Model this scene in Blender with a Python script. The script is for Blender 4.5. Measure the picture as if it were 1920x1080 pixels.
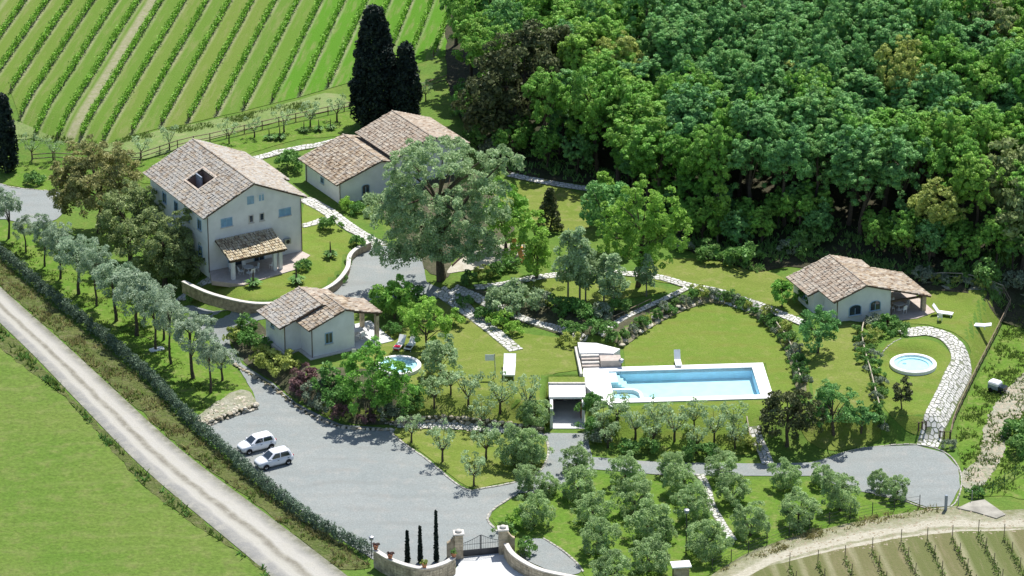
import bpy, math, random
import numpy as np
from mathutils import Vector, Matrix
from mathutils.geometry import delaunay_2d_cdt

for o in list(bpy.data.objects):
    bpy.data.objects.remove(o)
SC = bpy.context.scene
COL = SC.collection

# ------------------------------------------------------------------ camera, sky, sun
FPX, DEP, CAMH = 7055.0, math.radians(23.5), 170.0          # focal length in pixels of the 1920 wide photo
CAMY = -CAMH / math.tan(DEP)
cam_data = bpy.data.cameras.new('camera')
cam = bpy.data.objects.new('camera', cam_data)
COL.objects.link(cam)
cam.location = (0, CAMY, CAMH)
cam.rotation_euler = (math.pi / 2 - DEP, 0, 0)
cam_data.sensor_width = 36
cam_data.lens = 36 * FPX / 1920
cam_data.clip_start = 5
cam_data.clip_end = 9000
SC.camera = cam

SUN_EL, SUN_AZ = math.radians(60), math.radians(22)           # azimuth measured from +Y towards +X
world = bpy.data.worlds.new('World')
SC.world = world
world.use_nodes = True
wn = world.node_tree
sky = wn.nodes.new('ShaderNodeTexSky')
sky.sky_type = 'NISHITA'
sky.sun_disc = False
sky.sun_elevation = SUN_EL
sky.sun_rotation = SUN_AZ
wn.links.new(sky.outputs[0], wn.nodes['Background'].inputs[0])
wn.nodes['Background'].inputs[1].default_value = 0.11
sun_d = bpy.data.lights.new('sun', 'SUN')
sun_d.energy = 5.0
sun_d.angle = math.radians(0.5)
sun_d.color = (1.0, 0.965, 0.92)
sun = bpy.data.objects.new('sun', sun_d)
COL.objects.link(sun)
sdir = Vector((math.sin(SUN_AZ) * math.cos(SUN_EL), math.cos(SUN_AZ) * math.cos(SUN_EL), math.sin(SUN_EL)))
sun.rotation_euler = sdir.to_track_quat('Z', 'Y').to_euler()
sun.location = (0, 0, 60)
vs = SC.view_settings
vs.view_transform = 'Standard'
vs.look = 'None'
vs.exposure = 0.44
vs.gamma = 1
vs.use_curve_mapping = False

# ------------------------------------------------------------------ rays of the photo -> places on the ground
C0 = np.array([0, CAMY, CAMH])
FW = np.array([0, math.cos(DEP), -math.sin(DEP)])
UP = np.array([0, math.sin(DEP), math.cos(DEP)])
RT = np.array([1.0, 0, 0])


def ray(px, py):
    return FW * FPX + RT * (px - 960) + UP * (540 - py)


def W(px, py, z=0.0):
    d = ray(px, py)
    return C0 + d * ((z - CAMH) / d[2])


# ------------------------------------------------------------------ the lie of the land
def seg_dist(X, Y, poly):
    n = len(poly)
    best = np.full(X.shape, 1e18)
    wid = np.ones(X.shape)
    inside = np.zeros(X.shape, bool)
    for i in range(n):
        (x0, y0, w0), (x1, y1, w1) = poly[i], poly[(i + 1) % n]
        dx, dy = x1 - x0, y1 - y0
        L = dx * dx + dy * dy + 1e-12
        t = np.clip(((X - x0) * dx + (Y - y0) * dy) / L, 0, 1)
        d = (X - x0 - t * dx) ** 2 + (Y - y0 - t * dy) ** 2
        m = d < best
        best = np.where(m, d, best)
        wid = np.where(m, w0 + t * (w1 - w0), wid)
        c = ((y0 > Y) != (y1 > Y))
        inside ^= c & (X < dx * (Y - y0) / (dy if abs(dy) > 1e-12 else 1e-12) + x0)
    return np.sqrt(best), wid, inside


def smooth(t):
    t = np.clip(t, 0, 1)
    return t * t * (3 - 2 * t)


def pz(lst, z):
    out = []
    for (x, y, w) in lst:
        p = W(x, y, z)
        out.append((p[0], p[1], w))
    return out


POLY_Q = pz([(-500, 150, 25), (60, 330, 14), (300, 500, 5), (395, 628, 6), (455, 690, 6), (555, 757, 2.5), (640, 796, 2.5),
             (742, 801, 4.5), (880, 806, 5.5), (1010, 814, 5.0), (1024, 814, 0.8), (1028, 744, 0.15), (1097, 744, 0.15), (1100, 814, 0.8), (1115, 838, 5), (1250, 852, 7),
             (1400, 856, 7), (1480, 856, 7), (1560, 850, 6), (1640, 832, 3), (1720, 836, 3), (1790, 832, 3),
             (1850, 700, 3), (1905, 560, 3)], 0.0) + [(110, 0, 20), (300, 20, 20), (300, 700, 20), (-400, 700, 20), (-400, 60, 25)]
POLY_R = pz([(690, 300, 8), (735, 440, 6), (790, 545, 4), (860, 590, 4), (1000, 600, 4), (1085, 640, 2), (1092, 649, 0.8),
             (1166, 653, 0.8), (1185, 640, 1.2), (1215, 618, 1.2), (1250, 598, 1.2), (1290, 580, 1.2), (1330, 567, 1.2),
             (1375, 574, 1.2), (1415, 594, 1.2), (1450, 624, 1.2), (1472, 660, 1.2), (1484, 690, 1.2), (1492, 730, 1.2),
             (1490, 790, 2), (1560, 805, 6), (1700, 770, 7), (1800, 700, 6), (1860, 600, 6)], 2.2) + [(110, 0, 20), (300, 20, 20), (300, 700, 20), (-20, 700, 20)]
POLY_M = pz([(318, 520, 5), (340, 566, 0.3), (400, 577, 0.3), (480, 580, 0.3), (560, 570, 0.3), (622, 546, 0.3), (650, 514, 0.3), (655, 492, 0.3),
             (671, 476, 0.3), (695, 464, 0.3), (690, 440, 4), (620, 380, 8), (560, 300, 10), (300, 230, 10), (230, 330, 10), (260, 440, 8)], 2.2)
POLY_F = pz([(846, 110, 1), (862, 190, 1), (900, 262, 1), (990, 322, 1), (1130, 352, 1), (1260, 450, 1), (1420, 505, 1), (1700, 535, 1), (1950, 572, 1)],
            3.2) + [(300, -10, 1), (400, 500, 1), (-9, 500, 1), (-9, 110, 1)]
PC, PA = np.array([18.15, -30.45]), math.radians(4.0)          # middle and turn of the swimming pool
PX, PYV = np.array([math.cos(PA), math.sin(PA)]), np.array([-math.sin(PA), math.cos(PA)])


def pool_pt(a, b):
    p = PC + PX * a + PYV * b
    return (p[0], p[1])


POLY_P = [pool_pt(a, b) + (0.3,) for a, b in ((-8.1, -4.0), (8.1, -4.0), (8.1, 4.0), (-8.1, 4.0))]


DISCS = [tuple(W(1712, 588, 2.7)[:2]) + (6.0, 2.7), tuple(W(1712, 690, 2.45)[:2]) + (2.7, 2.45), tuple(W(747, 690, 2.25)[:2]) + (2.7, 2.25)]


def height(X, Y):
    X, Y = np.asarray(X, float), np.asarray(Y, float)
    h = np.zeros(X.shape)
    for poly, amp in ((POLY_Q, 2.2), (POLY_R, 1.0), (POLY_M, 0.8)):
        d, w, ins = seg_dist(X, Y, poly)
        h += np.where(ins, amp * smooth(d / w), 0)
    d, w, ins = seg_dist(X, Y, POLY_F)
    h += np.where(ins, np.minimum(0.2 * np.maximum(d - 2, 0), 13), 0)
    h += 0.08 * np.sin(X * 0.21 + 1) * np.sin(Y * 0.17) * smooth((np.abs(X) + np.abs(Y + 30) - 10) / 60)
    for (cx, cy, r, z) in DISCS:
        k = smooth((r + 2.2 - np.hypot(X - cx, Y - cy)) / 2.2)
        h = h * (1 - k) + z * k
    d, w, ins = seg_dist(X, Y, POLY_P)
    h = np.where(ins, h - 1.9 * smooth(d / w), h)
    return h


def axis(lo, hi, step, far, fine=None):
    a = list(np.arange(lo, hi + 1e-6, step))
    if fine:
        f0, f1, fs = fine
        a = [v for v in a if v < f0 or v > f1] + list(np.arange(f0, f1, fs))
        a.sort()
    s = step
    left, right = [], []
    x = lo
    while x > -far:
        s *= 1.6
        x -= s
        left.append(x)
    s = step
    x = hi
    while x < far:
        s *= 1.6
        x += s
        right.append(x)
    return np.array(left[::-1] + a + right)


GX = axis(-80, 84, 0.7, 4000, (3.2, 9.4, 0.3))
GY = axis(-76, 145, 0.7, 4000, (-43.5, -33.0, 0.3))
GZ = height(*np.meshgrid(GX, GY))


def hz(x, y):
    x, y = np.asarray(x, float), np.asarray(y, float)
    i = np.clip(np.searchsorted(GX, x) - 1, 0, len(GX) - 2)
    j = np.clip(np.searchsorted(GY, y) - 1, 0, len(GY) - 2)
    u = (x - GX[i]) / (GX[i + 1] - GX[i])
    v = (y - GY[j]) / (GY[j + 1] - GY[j])
    return (GZ[j, i] * (1 - u) + GZ[j, i + 1] * u) * (1 - v) + (GZ[j + 1, i] * (1 - u) + GZ[j + 1, i + 1] * u) * v


ZS = np.concatenate([np.linspace(18, 5, 90), np.linspace(4.95, -0.3, 240)])


def G(px, py):
    """The place where the photo's ray meets the ground."""
    d = ray(px, py)
    t = (ZS - CAMH) / d[2]
    X, Y = C0[0] + d[0] * t, C0[1] + d[1] * t
    below = hz(X, Y) >= ZS
    k = int(np.argmax(below)) if below.any() else len(ZS) - 1
    hi, lo = ZS[max(k - 1, 0)], ZS[k]
    for _ in range(12):
        z = (hi + lo) / 2
        p = C0 + d * ((z - CAMH) / d[2])
        if float(hz(p[0], p[1])) >= z: lo = z
        else: hi = z
    return Vector((p[0], p[1], float(hz(p[0], p[1]))))


# ------------------------------------------------------------------ naming, parts, copies
def props(o, label=None, cat=None, group=None, kind=None):
    if label: o['label'] = label
    if cat: o['category'] = cat
    if group: o['group'] = group
    if kind: o['kind'] = kind
    return o


def empty(name, label, cat, loc=(0, 0, 0), rz=0.0, group=None):
    o = bpy.data.objects.new(name, None)
    COL.objects.link(o)
    o.location = loc
    o.rotation_euler = (0, 0, rz)
    o.empty_display_size = 0.3
    return props(o, label, cat, group)


def link(name, me, parent=None, mat=None, loc=None, rz=None, scale=None):
    o = bpy.data.objects.new(name, me)
    COL.objects.link(o)
    if mat is not None and len(me.materials) == 0:
        me.materials.append(mat)
    if parent is not None: o.parent = parent
    if loc is not None: o.location = loc
    if rz is not None: o.rotation_euler = (0, 0, rz)
    if scale is not None: o.scale = scale if hasattr(scale, '__len__') else (scale,) * 3
    return o


def copy_tree(o, parent=None):
    c = o.copy()
    COL.objects.link(c)
    c.parent = parent
    for ch in list(o.children):
        copy_tree(ch, c)
    return c


class MB:
    """Collects simple solids and links them as one mesh object."""

    def __init__(self):
        self.v, self.f = [], []

    def add(self, vs_, fs_):
        n = len(self.v)
        self.v += [tuple(p) for p in vs_]
        self.f += [tuple(i + n for i in f) for f in fs_]

    def box(self, x0, y0, z0, x1, y1, z1):
        self.add([(x0, y0, z0), (x1, y0, z0), (x1, y1, z0), (x0, y1, z0), (x0, y0, z1), (x1, y0, z1), (x1, y1, z1), (x0, y1, z1)],
                 [(3, 2, 1, 0), (4, 5, 6, 7), (0, 1, 5, 4), (1, 2, 6, 5), (2, 3, 7, 6), (3, 0, 4, 7)])

    def bbox(self, x0, y0, z0, x1, y1, z1, b=0.03):
        """box with chamfered top edges"""
        self.add([(x0, y0, z0), (x1, y0, z0), (x1, y1, z0), (x0, y1, z0), (x0, y0, z1 - b), (x1, y0, z1 - b), (x1, y1, z1 - b), (x0, y1, z1 - b),
                  (x0 + b, y0 + b, z1), (x1 - b, y0 + b, z1), (x1 - b, y1 - b, z1), (x0 + b, y1 - b, z1)],
                 [(3, 2, 1, 0), (0, 1, 5, 4), (1, 2, 6, 5), (2, 3, 7, 6), (3, 0, 4, 7), (4, 5, 9, 8), (5, 6, 10, 9), (6, 7, 11, 10), (7, 4, 8, 11), (8, 9, 10, 11)])

    def prism(self, pts, z0, z1):
        n = len(pts)
        a = sum(pts[i][0] * pts[(i + 1) % n][1] - pts[(i + 1) % n][0] * pts[i][1] for i in range(n))
        if a < 0: pts = list(pts)[::-1]
        zf0 = z0 if callable(z0) else (lambda x, y: z0)
        zf1 = z1 if callable(z1) else (lambda x, y: z1)
        self.add([(p[0], p[1], zf0(p[0], p[1])) for p in pts] + [(p[0], p[1], zf1(p[0], p[1])) for p in pts],
                 [tuple(range(n))[::-1], tuple(range(n, 2 * n))] + [(i, (i + 1) % n, n + (i + 1) % n, n + i) for i in range(n)])

    def cyl(self, c, r0, r1, z0, z1, n=10):
        vs_ = []
        for z, r in ((z0, r0), (z1, r1)):
            vs_ += [(c[0] + r * math.cos(2 * math.pi * i / n), c[1] + r * math.sin(2 * math.pi * i / n), z) for i in range(n)]
        self.add(vs_, [tuple(range(n))[::-1], tuple(range(n, 2 * n))] + [(i, (i + 1) % n, n + (i + 1) % n, n + i) for i in range(n)])

    def lathe(self, prof, n=16, c=(0, 0)):
        vs_, fs_ = [], []
        for (r, z) in prof:
            vs_ += [(c[0] + r * math.cos(2 * math.pi * i / n), c[1] + r * math.sin(2 * math.pi * i / n), z) for i in range(n)]
        for k in range(len(prof) - 1):
            for i in range(n):
                j = (i + 1) % n
                fs_.append((k * n + i, k * n + j, (k + 1) * n + j, (k + 1) * n + i))
        self.add(vs_, fs_)

    def tube(self, pts, radii, n=6, caps=True):
        pts = [Vector(p) for p in pts]
        if not hasattr(radii, '__len__'): radii = [radii] * len(pts)
        vs_, fs_ = [], []
        for k, p in enumerate(pts):
            d = (pts[min(k + 1, len(pts) - 1)] - pts[max(k - 1, 0)])
            d = d.normalized() if d.length > 1e-9 else Vector((0, 0, 1))
            a = d.cross(Vector((0.31, 0.9, 0.27)) if abs(d.z) > 0.7 else Vector((0, 0, 1))).normalized()
            b = d.cross(a)
            for i in range(n):
                t = 2 * math.pi * i / n
                vs_.append(p + (a * math.cos(t) + b * math.sin(t)) * radii[k])
        for k in range(len(pts) - 1):
            for i in range(n):
                j = (i + 1) % n
                fs_.append((k * n + i, k * n + j, (k + 1) * n + j, (k + 1) * n + i))
        if caps:
            fs_.append(tuple(range(n))[::-1])
            fs_.append(tuple((len(pts) - 1) * n + i for i in range(n)))
        self.add(vs_, fs_)

    def quad(self, a, b, c, d):
        self.add([a, b, c, d], [(0, 1, 2, 3)])

    def mesh(self, name, mat=None, smooth_=False):
        me = bpy.data.meshes.new(name)
        me.from_pydata(self.v, [], self.f)
        if mat: me.materials.append(mat)
        if smooth_:
            me.polygons.foreach_set('use_smooth', [True] * len(me.polygons))
        me.update()
        return me

    def build(self, name, mat, parent=None, loc=None, rz=None, smooth_=False):
        return link(name, self.mesh(name, mat, smooth_), parent, None, loc, rz)


# ------------------------------------------------------------------ materials
def new_mat(name):
    m = bpy.data.materials.new(name)
    m.use_nodes = True
    nt = m.node_tree
    b = nt.nodes['Principled BSDF']
    return m, nt, b


def nd(nt, typ, **kw):
    n = nt.nodes.new(typ)
    for k, v in kw.items():
        setattr(n, k, v)
    return n


def mixc(nt, fac, a, b):
    m = nt.nodes.new('ShaderNodeMix')
    m.data_type = 'RGBA'
    for sock, val in ((m.inputs[0], fac), (m.inputs[6], a), (m.inputs[7], b)):
        if hasattr(val, 'is_output'):
            nt.links.new(val, sock)
        elif isinstance(val, (int, float)):
            sock.default_value = val
        else:
            sock.default_value = tuple(val) + (1,) if len(val) == 3 else val
    return m.outputs[2]


def noise(nt, scale, detail=4, rough=0.6, lo=0.35, hi=0.65, vec=None):
    n = nd(nt, 'ShaderNodeTexNoise')
    n.inputs['Scale'].default_value = scale
    n.inputs['Detail'].default_value = detail
    n.inputs['Roughness'].default_value = rough
    if vec is None:
        g = nd(nt, 'ShaderNodeNewGeometry')
        vec = g.outputs['Position']
    nt.links.new(vec, n.inputs['Vector'])
    r = nd(nt, 'ShaderNodeMapRange')
    r.inputs[1].default_value = lo
    r.inputs[2].default_value = hi
    nt.links.new(n.outputs[0], r.inputs[0])
    return r.outputs[0]


def ramp(nt, stops, fac=None):
    r = nt.nodes.new('ShaderNodeValToRGB')
    el = r.color_ramp.elements
    while len(el) < len(stops): el.new(0.5)
    for e_, (p_, c_) in zip(el, stops): e_.position = p_
    for e_, (p_, c_) in zip(el, stops): e_.color = tuple(c_) + (1,) if hasattr(c_, '__len__') else (c_, c_, c_, 1)
    if fac is not None: nt.links.new(fac, r.inputs[0])
    return r


def bump(nt, b, h, strength=0.5, dist=0.05):
    n = nd(nt, 'ShaderNodeBump')
    n.inputs['Strength'].default_value = strength
    n.inputs['Distance'].default_value = dist
    nt.links.new(h, n.inputs['Height'])
    nt.links.new(n.outputs[0], b.inputs['Normal'])


def ground_mat(name, base, alt, third, s1=0.15, s2=1.2, s3=6.0, k3=0.5, bs=0.6, bd=0.08, rough=0.95):
    """big patches base/alt, smaller third, fine grain with relief"""
    m, nt, b = new_mat(name)
    c = mixc(nt, noise(nt, s1, 5), base, alt)
    c = mixc(nt, noise(nt, s2, 6, 0.65, 0.5, 0.75), c, third)
    f = noise(nt, s3, 4, 0.7, 0.3, 0.7)
    mul = nt.nodes.new('ShaderNodeMix')
    mul.data_type = 'RGBA'
    mul.blend_type = 'MULTIPLY'
    mul.inputs[0].default_value = k3
    nt.links.new(c, mul.inputs[6])
    g = nd(nt, 'ShaderNodeMapRange')
    g.inputs[3].default_value = 0.45
    g.inputs[4].default_value = 1.35
    nt.links.new(f, g.inputs[0])
    nt.links.new(g.outputs[0], mul.inputs[7])
    nt.links.new(mul.outputs[2], b.inputs['Base Color'])
    b.inputs['Roughness'].default_value = rough
    b.inputs['Specular IOR Level'].default_value = 0.15
    bump(nt, b, f, bs, bd)
    return m


def simple_mat(name, col, rough=0.6, spec=0.4, var=0.15, scale=3.0, metal=0.0, bs=0.0):
    m, nt, b = new_mat(name)
    d = tuple(c * (1 - var) for c in col)
    l = tuple(min(1, c * (1 + var)) for c in col)
    f = noise(nt, scale, 5)
    nt.links.new(mixc(nt, f, d, l), b.inputs['Base Color'])
    b.inputs['Roughness'].default_value = rough
    b.inputs['Specular IOR Level'].default_value = spec
    b.inputs['Metallic'].default_value = metal
    if bs: bump(nt, b, f, bs, 0.03)
    return m


def leaf_mat(name, dark, light, objvar=0.5, trans=0.3, alt=None):
    m, nt, b = new_mat(name)
    a = nd(nt, 'ShaderNodeAttribute', attribute_name='tint')
    c = mixc(nt, a.outputs['Fac'], dark, light)
    oi = nd(nt, 'ShaderNodeObjectInfo')
    if alt is not None:
        rr = nd(nt, 'ShaderNodeMapRange')
        rr.inputs[4].default_value = objvar
        nt.links.new(oi.outputs['Random'], rr.inputs[0])
        c = mixc(nt, rr.outputs[0], c, alt)
    n = noise(nt, 0.9, 3, 0.5, 0.35, 0.7)
    c = mixc(nt, n, c, tuple(x * 1.25 for x in light))
    # keep the noise gentle: half of it
    b.inputs['Roughness'].default_value = 0.5
    b.inputs['Specular IOR Level'].default_value = 0.14
    nt.links.new(c, b.inputs['Base Color'])
    t = nd(nt, 'ShaderNodeBsdfTranslucent')
    nt.links.new(c, t.inputs[0])
    mx = nd(nt, 'ShaderNodeMixShader')
    mx.inputs[0].default_value = trans
    nt.links.new(b.outputs[0], mx.inputs[1])
    nt.links.new(t.outputs[0], mx.inputs[2])
    nt.links.new(mx.outputs[0], nt.nodes['Material Output'].inputs[0])
    return m


MT = {}
MT['meadow'] = ground_mat('meadow_grass', (0.111, 0.180, 0.029), (0.086, 0.172, 0.025), (0.163, 0.198, 0.045), 0.08, 0.5, 3.0, 0.45)
MT['field'] = ground_mat('field_grass', (0.092, 0.165, 0.022), (0.125, 0.178, 0.034), (0.16, 0.185, 0.056), 0.07, 0.5, 2.2, 0.6)

MT['lawn'] = ground_mat('mown_lawn', (0.127, 0.201, 0.027), (0.156, 0.212, 0.034), (0.201, 0.228, 0.059), 0.18, 0.9, 5.0, 0.35)
MT['dry_lawn'] = ground_mat('dry_lawn', (0.175, 0.212, 0.044), (0.138, 0.198, 0.029), (0.249, 0.242, 0.087), 0.2, 0.8, 4.0, 0.4)
MT['orchard'] = ground_mat('orchard_grass', (0.089, 0.182, 0.018), (0.126, 0.202, 0.028), (0.206, 0.221, 0.073), 0.25, 0.9, 3.0, 0.5)
MT['scrub'] = ground_mat('verge_scrub', (0.135, 0.155, 0.047), (0.094, 0.137, 0.030), (0.206, 0.193, 0.103), 0.3, 1.0, 3.0, 0.7, 0.9, 0.2)
MT['forest_floor'] = ground_mat('forest_floor', (0.058, 0.053, 0.033), (0.039, 0.049, 0.021), (0.078, 0.066, 0.041), 0.4, 1.0, 3.0, 0.6)
MT['gravel'] = ground_mat('gravel', (0.230, 0.254, 0.246), (0.261, 0.279, 0.267), (0.292, 0.295, 0.275), 0.12, 0.5, 7.0, 0.42, 0.5, 0.03)
def add_swirls(m, dark, k):
    nt = m.node_tree
    b = nt.nodes['Principled BSDF']
    src = b.inputs['Base Color'].links[0].from_socket
    w = nd(nt, 'ShaderNodeTexWave', wave_type='RINGS')
    w.inputs['Scale'].default_value = 0.11
    w.inputs['Distortion'].default_value = 7.0
    w.inputs['Detail'].default_value = 3.0
    w.inputs['Detail Scale'].default_value = 0.6
    g = nd(nt, 'ShaderNodeNewGeometry')
    nt.links.new(g.outputs['Position'], w.inputs['Vector'])
    mr = nd(nt, 'ShaderNodeMapRange')
    mr.inputs[1].default_value = 0.55
    mr.inputs[2].default_value = 1.0
    mr.inputs[4].default_value = k
    nt.links.new(w.outputs[0], mr.inputs[0])
    f = nd(nt, 'ShaderNodeMath', operation='MULTIPLY')
    nt.links.new(mr.outputs[0], f.inputs[0])
    nt.links.new(noise(nt, 0.25, 4, 0.6, 0.35, 0.65), f.inputs[1])
    nt.links.new(mixc(nt, f.outputs[0], src, dark), b.inputs['Base Color'])


add_swirls(MT['gravel'], (0.19, 0.195, 0.18), 0.38)
add_swirls(MT['field'], (0.165, 0.20, 0.06), 0.3)
add_swirls(MT['lawn'], (0.16, 0.165, 0.035), 0.5)
add_swirls(MT['dry_lawn'], (0.12, 0.17, 0.025), 0.6)
MT['sand'] = ground_mat('pale_sand', (0.484, 0.459, 0.385), (0.429, 0.394, 0.312), (0.351, 0.320, 0.238), 0.2, 0.8, 5.0, 0.25)
MT['dirt'] = ground_mat('pale_dirt', (0.359, 0.353, 0.279), (0.281, 0.279, 0.189), (0.156, 0.189, 0.066), 0.35, 0.9, 4.0, 0.5, 0.8, 0.1)
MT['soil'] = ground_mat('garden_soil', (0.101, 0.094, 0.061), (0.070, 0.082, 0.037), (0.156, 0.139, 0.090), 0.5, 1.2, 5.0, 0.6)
MT['bank'] = ground_mat('bank_soil', (0.281, 0.254, 0.172), (0.187, 0.180, 0.090), (0.109, 0.139, 0.041), 0.5, 1.2, 5.0, 0.6)
MT['concrete'] = simple_mat('pale_concrete', (0.55, 0.56, 0.55), 0.85, 0.2, 0.08, 0.8)
MT['coping'] = simple_mat('white_coping', (0.80, 0.79, 0.77), 0.7, 0.3, 0.05, 1.5)
MT['path_stone'] = None
MT['mortar'] = ground_mat('path_joint', (0.234, 0.246, 0.180), (0.156, 0.197, 0.082), (0.281, 0.279, 0.213), 0.5, 2, 8, 0.5)
MT['plaster'] = simple_mat('plaster', (0.74, 0.735, 0.72), 0.9, 0.15, 0.07, 0.7, bs=0.1)
MT['plaster2'] = simple_mat('pale_plaster', (0.76, 0.755, 0.735), 0.9, 0.15, 0.07, 0.7, bs=0.1)
MT['wood'] = simple_mat('weathered_wood', (0.22, 0.17, 0.115), 0.8, 0.2, 0.3, 4)
MT['darkwood'] = simple_mat('dark_wood', (0.09, 0.06, 0.042), 0.7, 0.3, 0.25, 4)
MT['palewood'] = simple_mat('pale_wood_rail', (0.42, 0.37, 0.28), 0.85, 0.2, 0.2, 4)
MT['pipe'] = simple_mat('brown_pipe', (0.10, 0.065, 0.05), 0.45, 0.5, 0.1, 4)
MT['shutter'] = simple_mat('blue_shutter', (0.20, 0.36, 0.52), 0.6, 0.3, 0.1, 3)
MT['winframe'] = simple_mat('blue_window_frame', (0.30, 0.44, 0.56), 0.6, 0.3, 0.1, 3)
MT['glass'] = simple_mat('window_glass', (0.035, 0.05, 0.065), 0.06, 0.8, 0.1, 1)
MT['sill'] = simple_mat('stone_sill', (0.55, 0.52, 0.47), 0.8, 0.2, 0.1, 3)
MT['terrace'] = simple_mat('terrace_paving', (0.44, 0.38, 0.33), 0.8, 0.2, 0.12, 2)
MT['wallstone'] = simple_mat('wall_stone', (0.42, 0.35, 0.25), 0.9, 0.15, 0.35, 1.6, bs=0.4)
MT['rubble'] = simple_mat('rubble_stone', (0.40, 0.34, 0.24), 0.9, 0.15, 0.4, 1.2, bs=0.4)
MT['iron'] = simple_mat('dark_iron', (0.035, 0.037, 0.042), 0.5, 0.4, 0.1, 3)
MT['steel'] = simple_mat('grey_steel', (0.35, 0.36, 0.37), 0.4, 0.5, 0.1, 3, 0.6)
MT['white'] = simple_mat('white_plastic', (0.80, 0.80, 0.79), 0.45, 0.4, 0.03, 2)
MT['cushion'] = simple_mat('white_cushion', (0.78, 0.77, 0.74), 0.9, 0.1, 0.04, 4)
MT['red'] = simple_mat('red_towel', (0.55, 0.03, 0.07), 0.95, 0.1, 0.1, 6)
MT['orange'] = simple_mat('orange_plastic', (0.65, 0.27, 0.04), 0.5, 0.4, 0.1, 3)
MT['tyre'] = simple_mat('black_rubber', (0.015, 0.015, 0.016), 0.8, 0.2, 0.1, 3)
MT['rim'] = simple_mat('alloy_rim', (0.5, 0.5, 0.52), 0.35, 0.5, 0.05, 3, 0.8)
MT['carglass'] = simple_mat('car_glass', (0.02, 0.03, 0.04), 0.04, 0.9, 0.1, 1)
MT['carwhite'] = simple_mat('white_car_paint', (0.78, 0.79, 0.81), 0.25, 0.6, 0.02, 1)
MT['carsilver'] = simple_mat('silver_white_car_paint', (0.66, 0.68, 0.72), 0.25, 0.6, 0.02, 1)
MT['black'] = simple_mat('black_trim', (0.02, 0.02, 0.022), 0.5, 0.4, 0.1, 3)
MT['terracotta'] = simple_mat('terracotta', (0.40, 0.17, 0.09), 0.85, 0.2, 0.15, 4)
MT['bark'] = simple_mat('bark', (0.10, 0.08, 0.06), 0.95, 0.1, 0.3, 5, bs=0.4)
MT['palebark'] = simple_mat('pale_bark', (0.22, 0.20, 0.16), 0.95, 0.1, 0.25, 5, bs=0.4)
MT['tank'] = simple_mat('grey_blue_metal', (0.25, 0.29, 0.33), 0.4, 0.5, 0.1, 3)


def water_mat(name, tint):
    m, nt, b = new_mat(name)
    nt.nodes.remove(b)
    t = nd(nt, 'ShaderNodeBsdfTransparent')
    t.inputs[0].default_value = tint + (1,)
    g = nd(nt, 'ShaderNodeBsdfGlossy')
    g.inputs['Roughness'].default_value = 0.04
    fr = nd(nt, 'ShaderNodeFresnel')
    fr.inputs[0].default_value = 1.33
    nz = noise(nt, 2.2, 3, 0.5, 0, 1)
    bp = nd(nt, 'ShaderNodeBump')
    bp.inputs['Strength'].default_value = 0.15
    bp.inputs['Distance'].default_value = 0.05
    nt.links.new(nz, bp.inputs['Height'])
    nt.links.new(bp.outputs[0], g.inputs['Normal'])
    nt.links.new(bp.outputs[0], fr.inputs['Normal'])
    mx = nd(nt, 'ShaderNodeMixShader')
    nt.links.new(fr.outputs[0], mx.inputs[0])
    nt.links.new(t.outputs[0], mx.inputs[1])
    nt.links.new(g.outputs[0], mx.inputs[2])
    nt.links.new(mx.outputs[0], nt.nodes['Material Output'].inputs[0])
    return m


MT['water'] = water_mat('pool_water', (0.84, 0.955, 0.98))
MT['basin'] = simple_mat('pool_tile', (0.52, 0.77, 0.92), 0.4, 0.4, 0.06, 1.5)
MT['basinfloor'] = simple_mat('pool_floor', (0.50, 0.67, 0.71), 0.5, 0.3, 0.07, 0.8)

# stones with a shade of their own, object by object
m, nt, b = new_mat('path_stone')
oi = nd(nt, 'ShaderNodeObjectInfo')
c = mixc(nt, oi.outputs['Random'], (0.42, 0.41, 0.375), (0.64, 0.63, 0.59))
c = mixc(nt, noise(nt, 3.0, 5, 0.6, 0.45, 0.8), c, (0.42, 0.41, 0.36))
nt.links.new(c, b.inputs['Base Color'])
b.inputs['Roughness'].default_value = 0.85
MT['path_stone'] = m
m, nt, b = new_mat('field_stone')
oi = nd(nt, 'ShaderNodeObjectInfo')
c = mixc(nt, oi.outputs['Random'], (0.30, 0.25, 0.17), (0.60, 0.55, 0.45))
c = mixc(nt, noise(nt, 2.0, 5, 0.6, 0.45, 0.8), c, (0.33, 0.30, 0.22))
nt.links.new(c, b.inputs['Base Color'])
b.inputs['Roughness'].default_value = 0.9
MT['field_stone'] = m


def tile_mat(name, cols, lichen, lich_lo):
    m, nt, b = new_mat(name)
    a = nd(nt, 'ShaderNodeAttribute', attribute_name='tint')
    r = nd(nt, 'ShaderNodeValToRGB')
    r.color_ramp.interpolation = 'LINEAR'
    el = r.color_ramp.elements
    while len(el) < len(cols): el.new(0.5)
    for i, cc in enumerate(cols):
        el[i].position = i / (len(cols) - 1)
        el[i].color = cc + (1,)
    nt.links.new(a.outputs['Fac'], r.inputs[0])
    c = mixc(nt, noise(nt, 1.3, 6, 0.72, lich_lo, lich_lo + 0.22), r.outputs[0], lichen)
    c = mixc(nt, noise(nt, 5.0, 3, 0.6, 0.55, 1.0), c, (0.20, 0.155, 0.12))
    nt.links.new(c, b.inputs['Base Color'])
    b.inputs['Roughness'].default_value = 0.9
    b.inputs['Specular IOR Level'].default_value = 0.15
    return m


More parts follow.
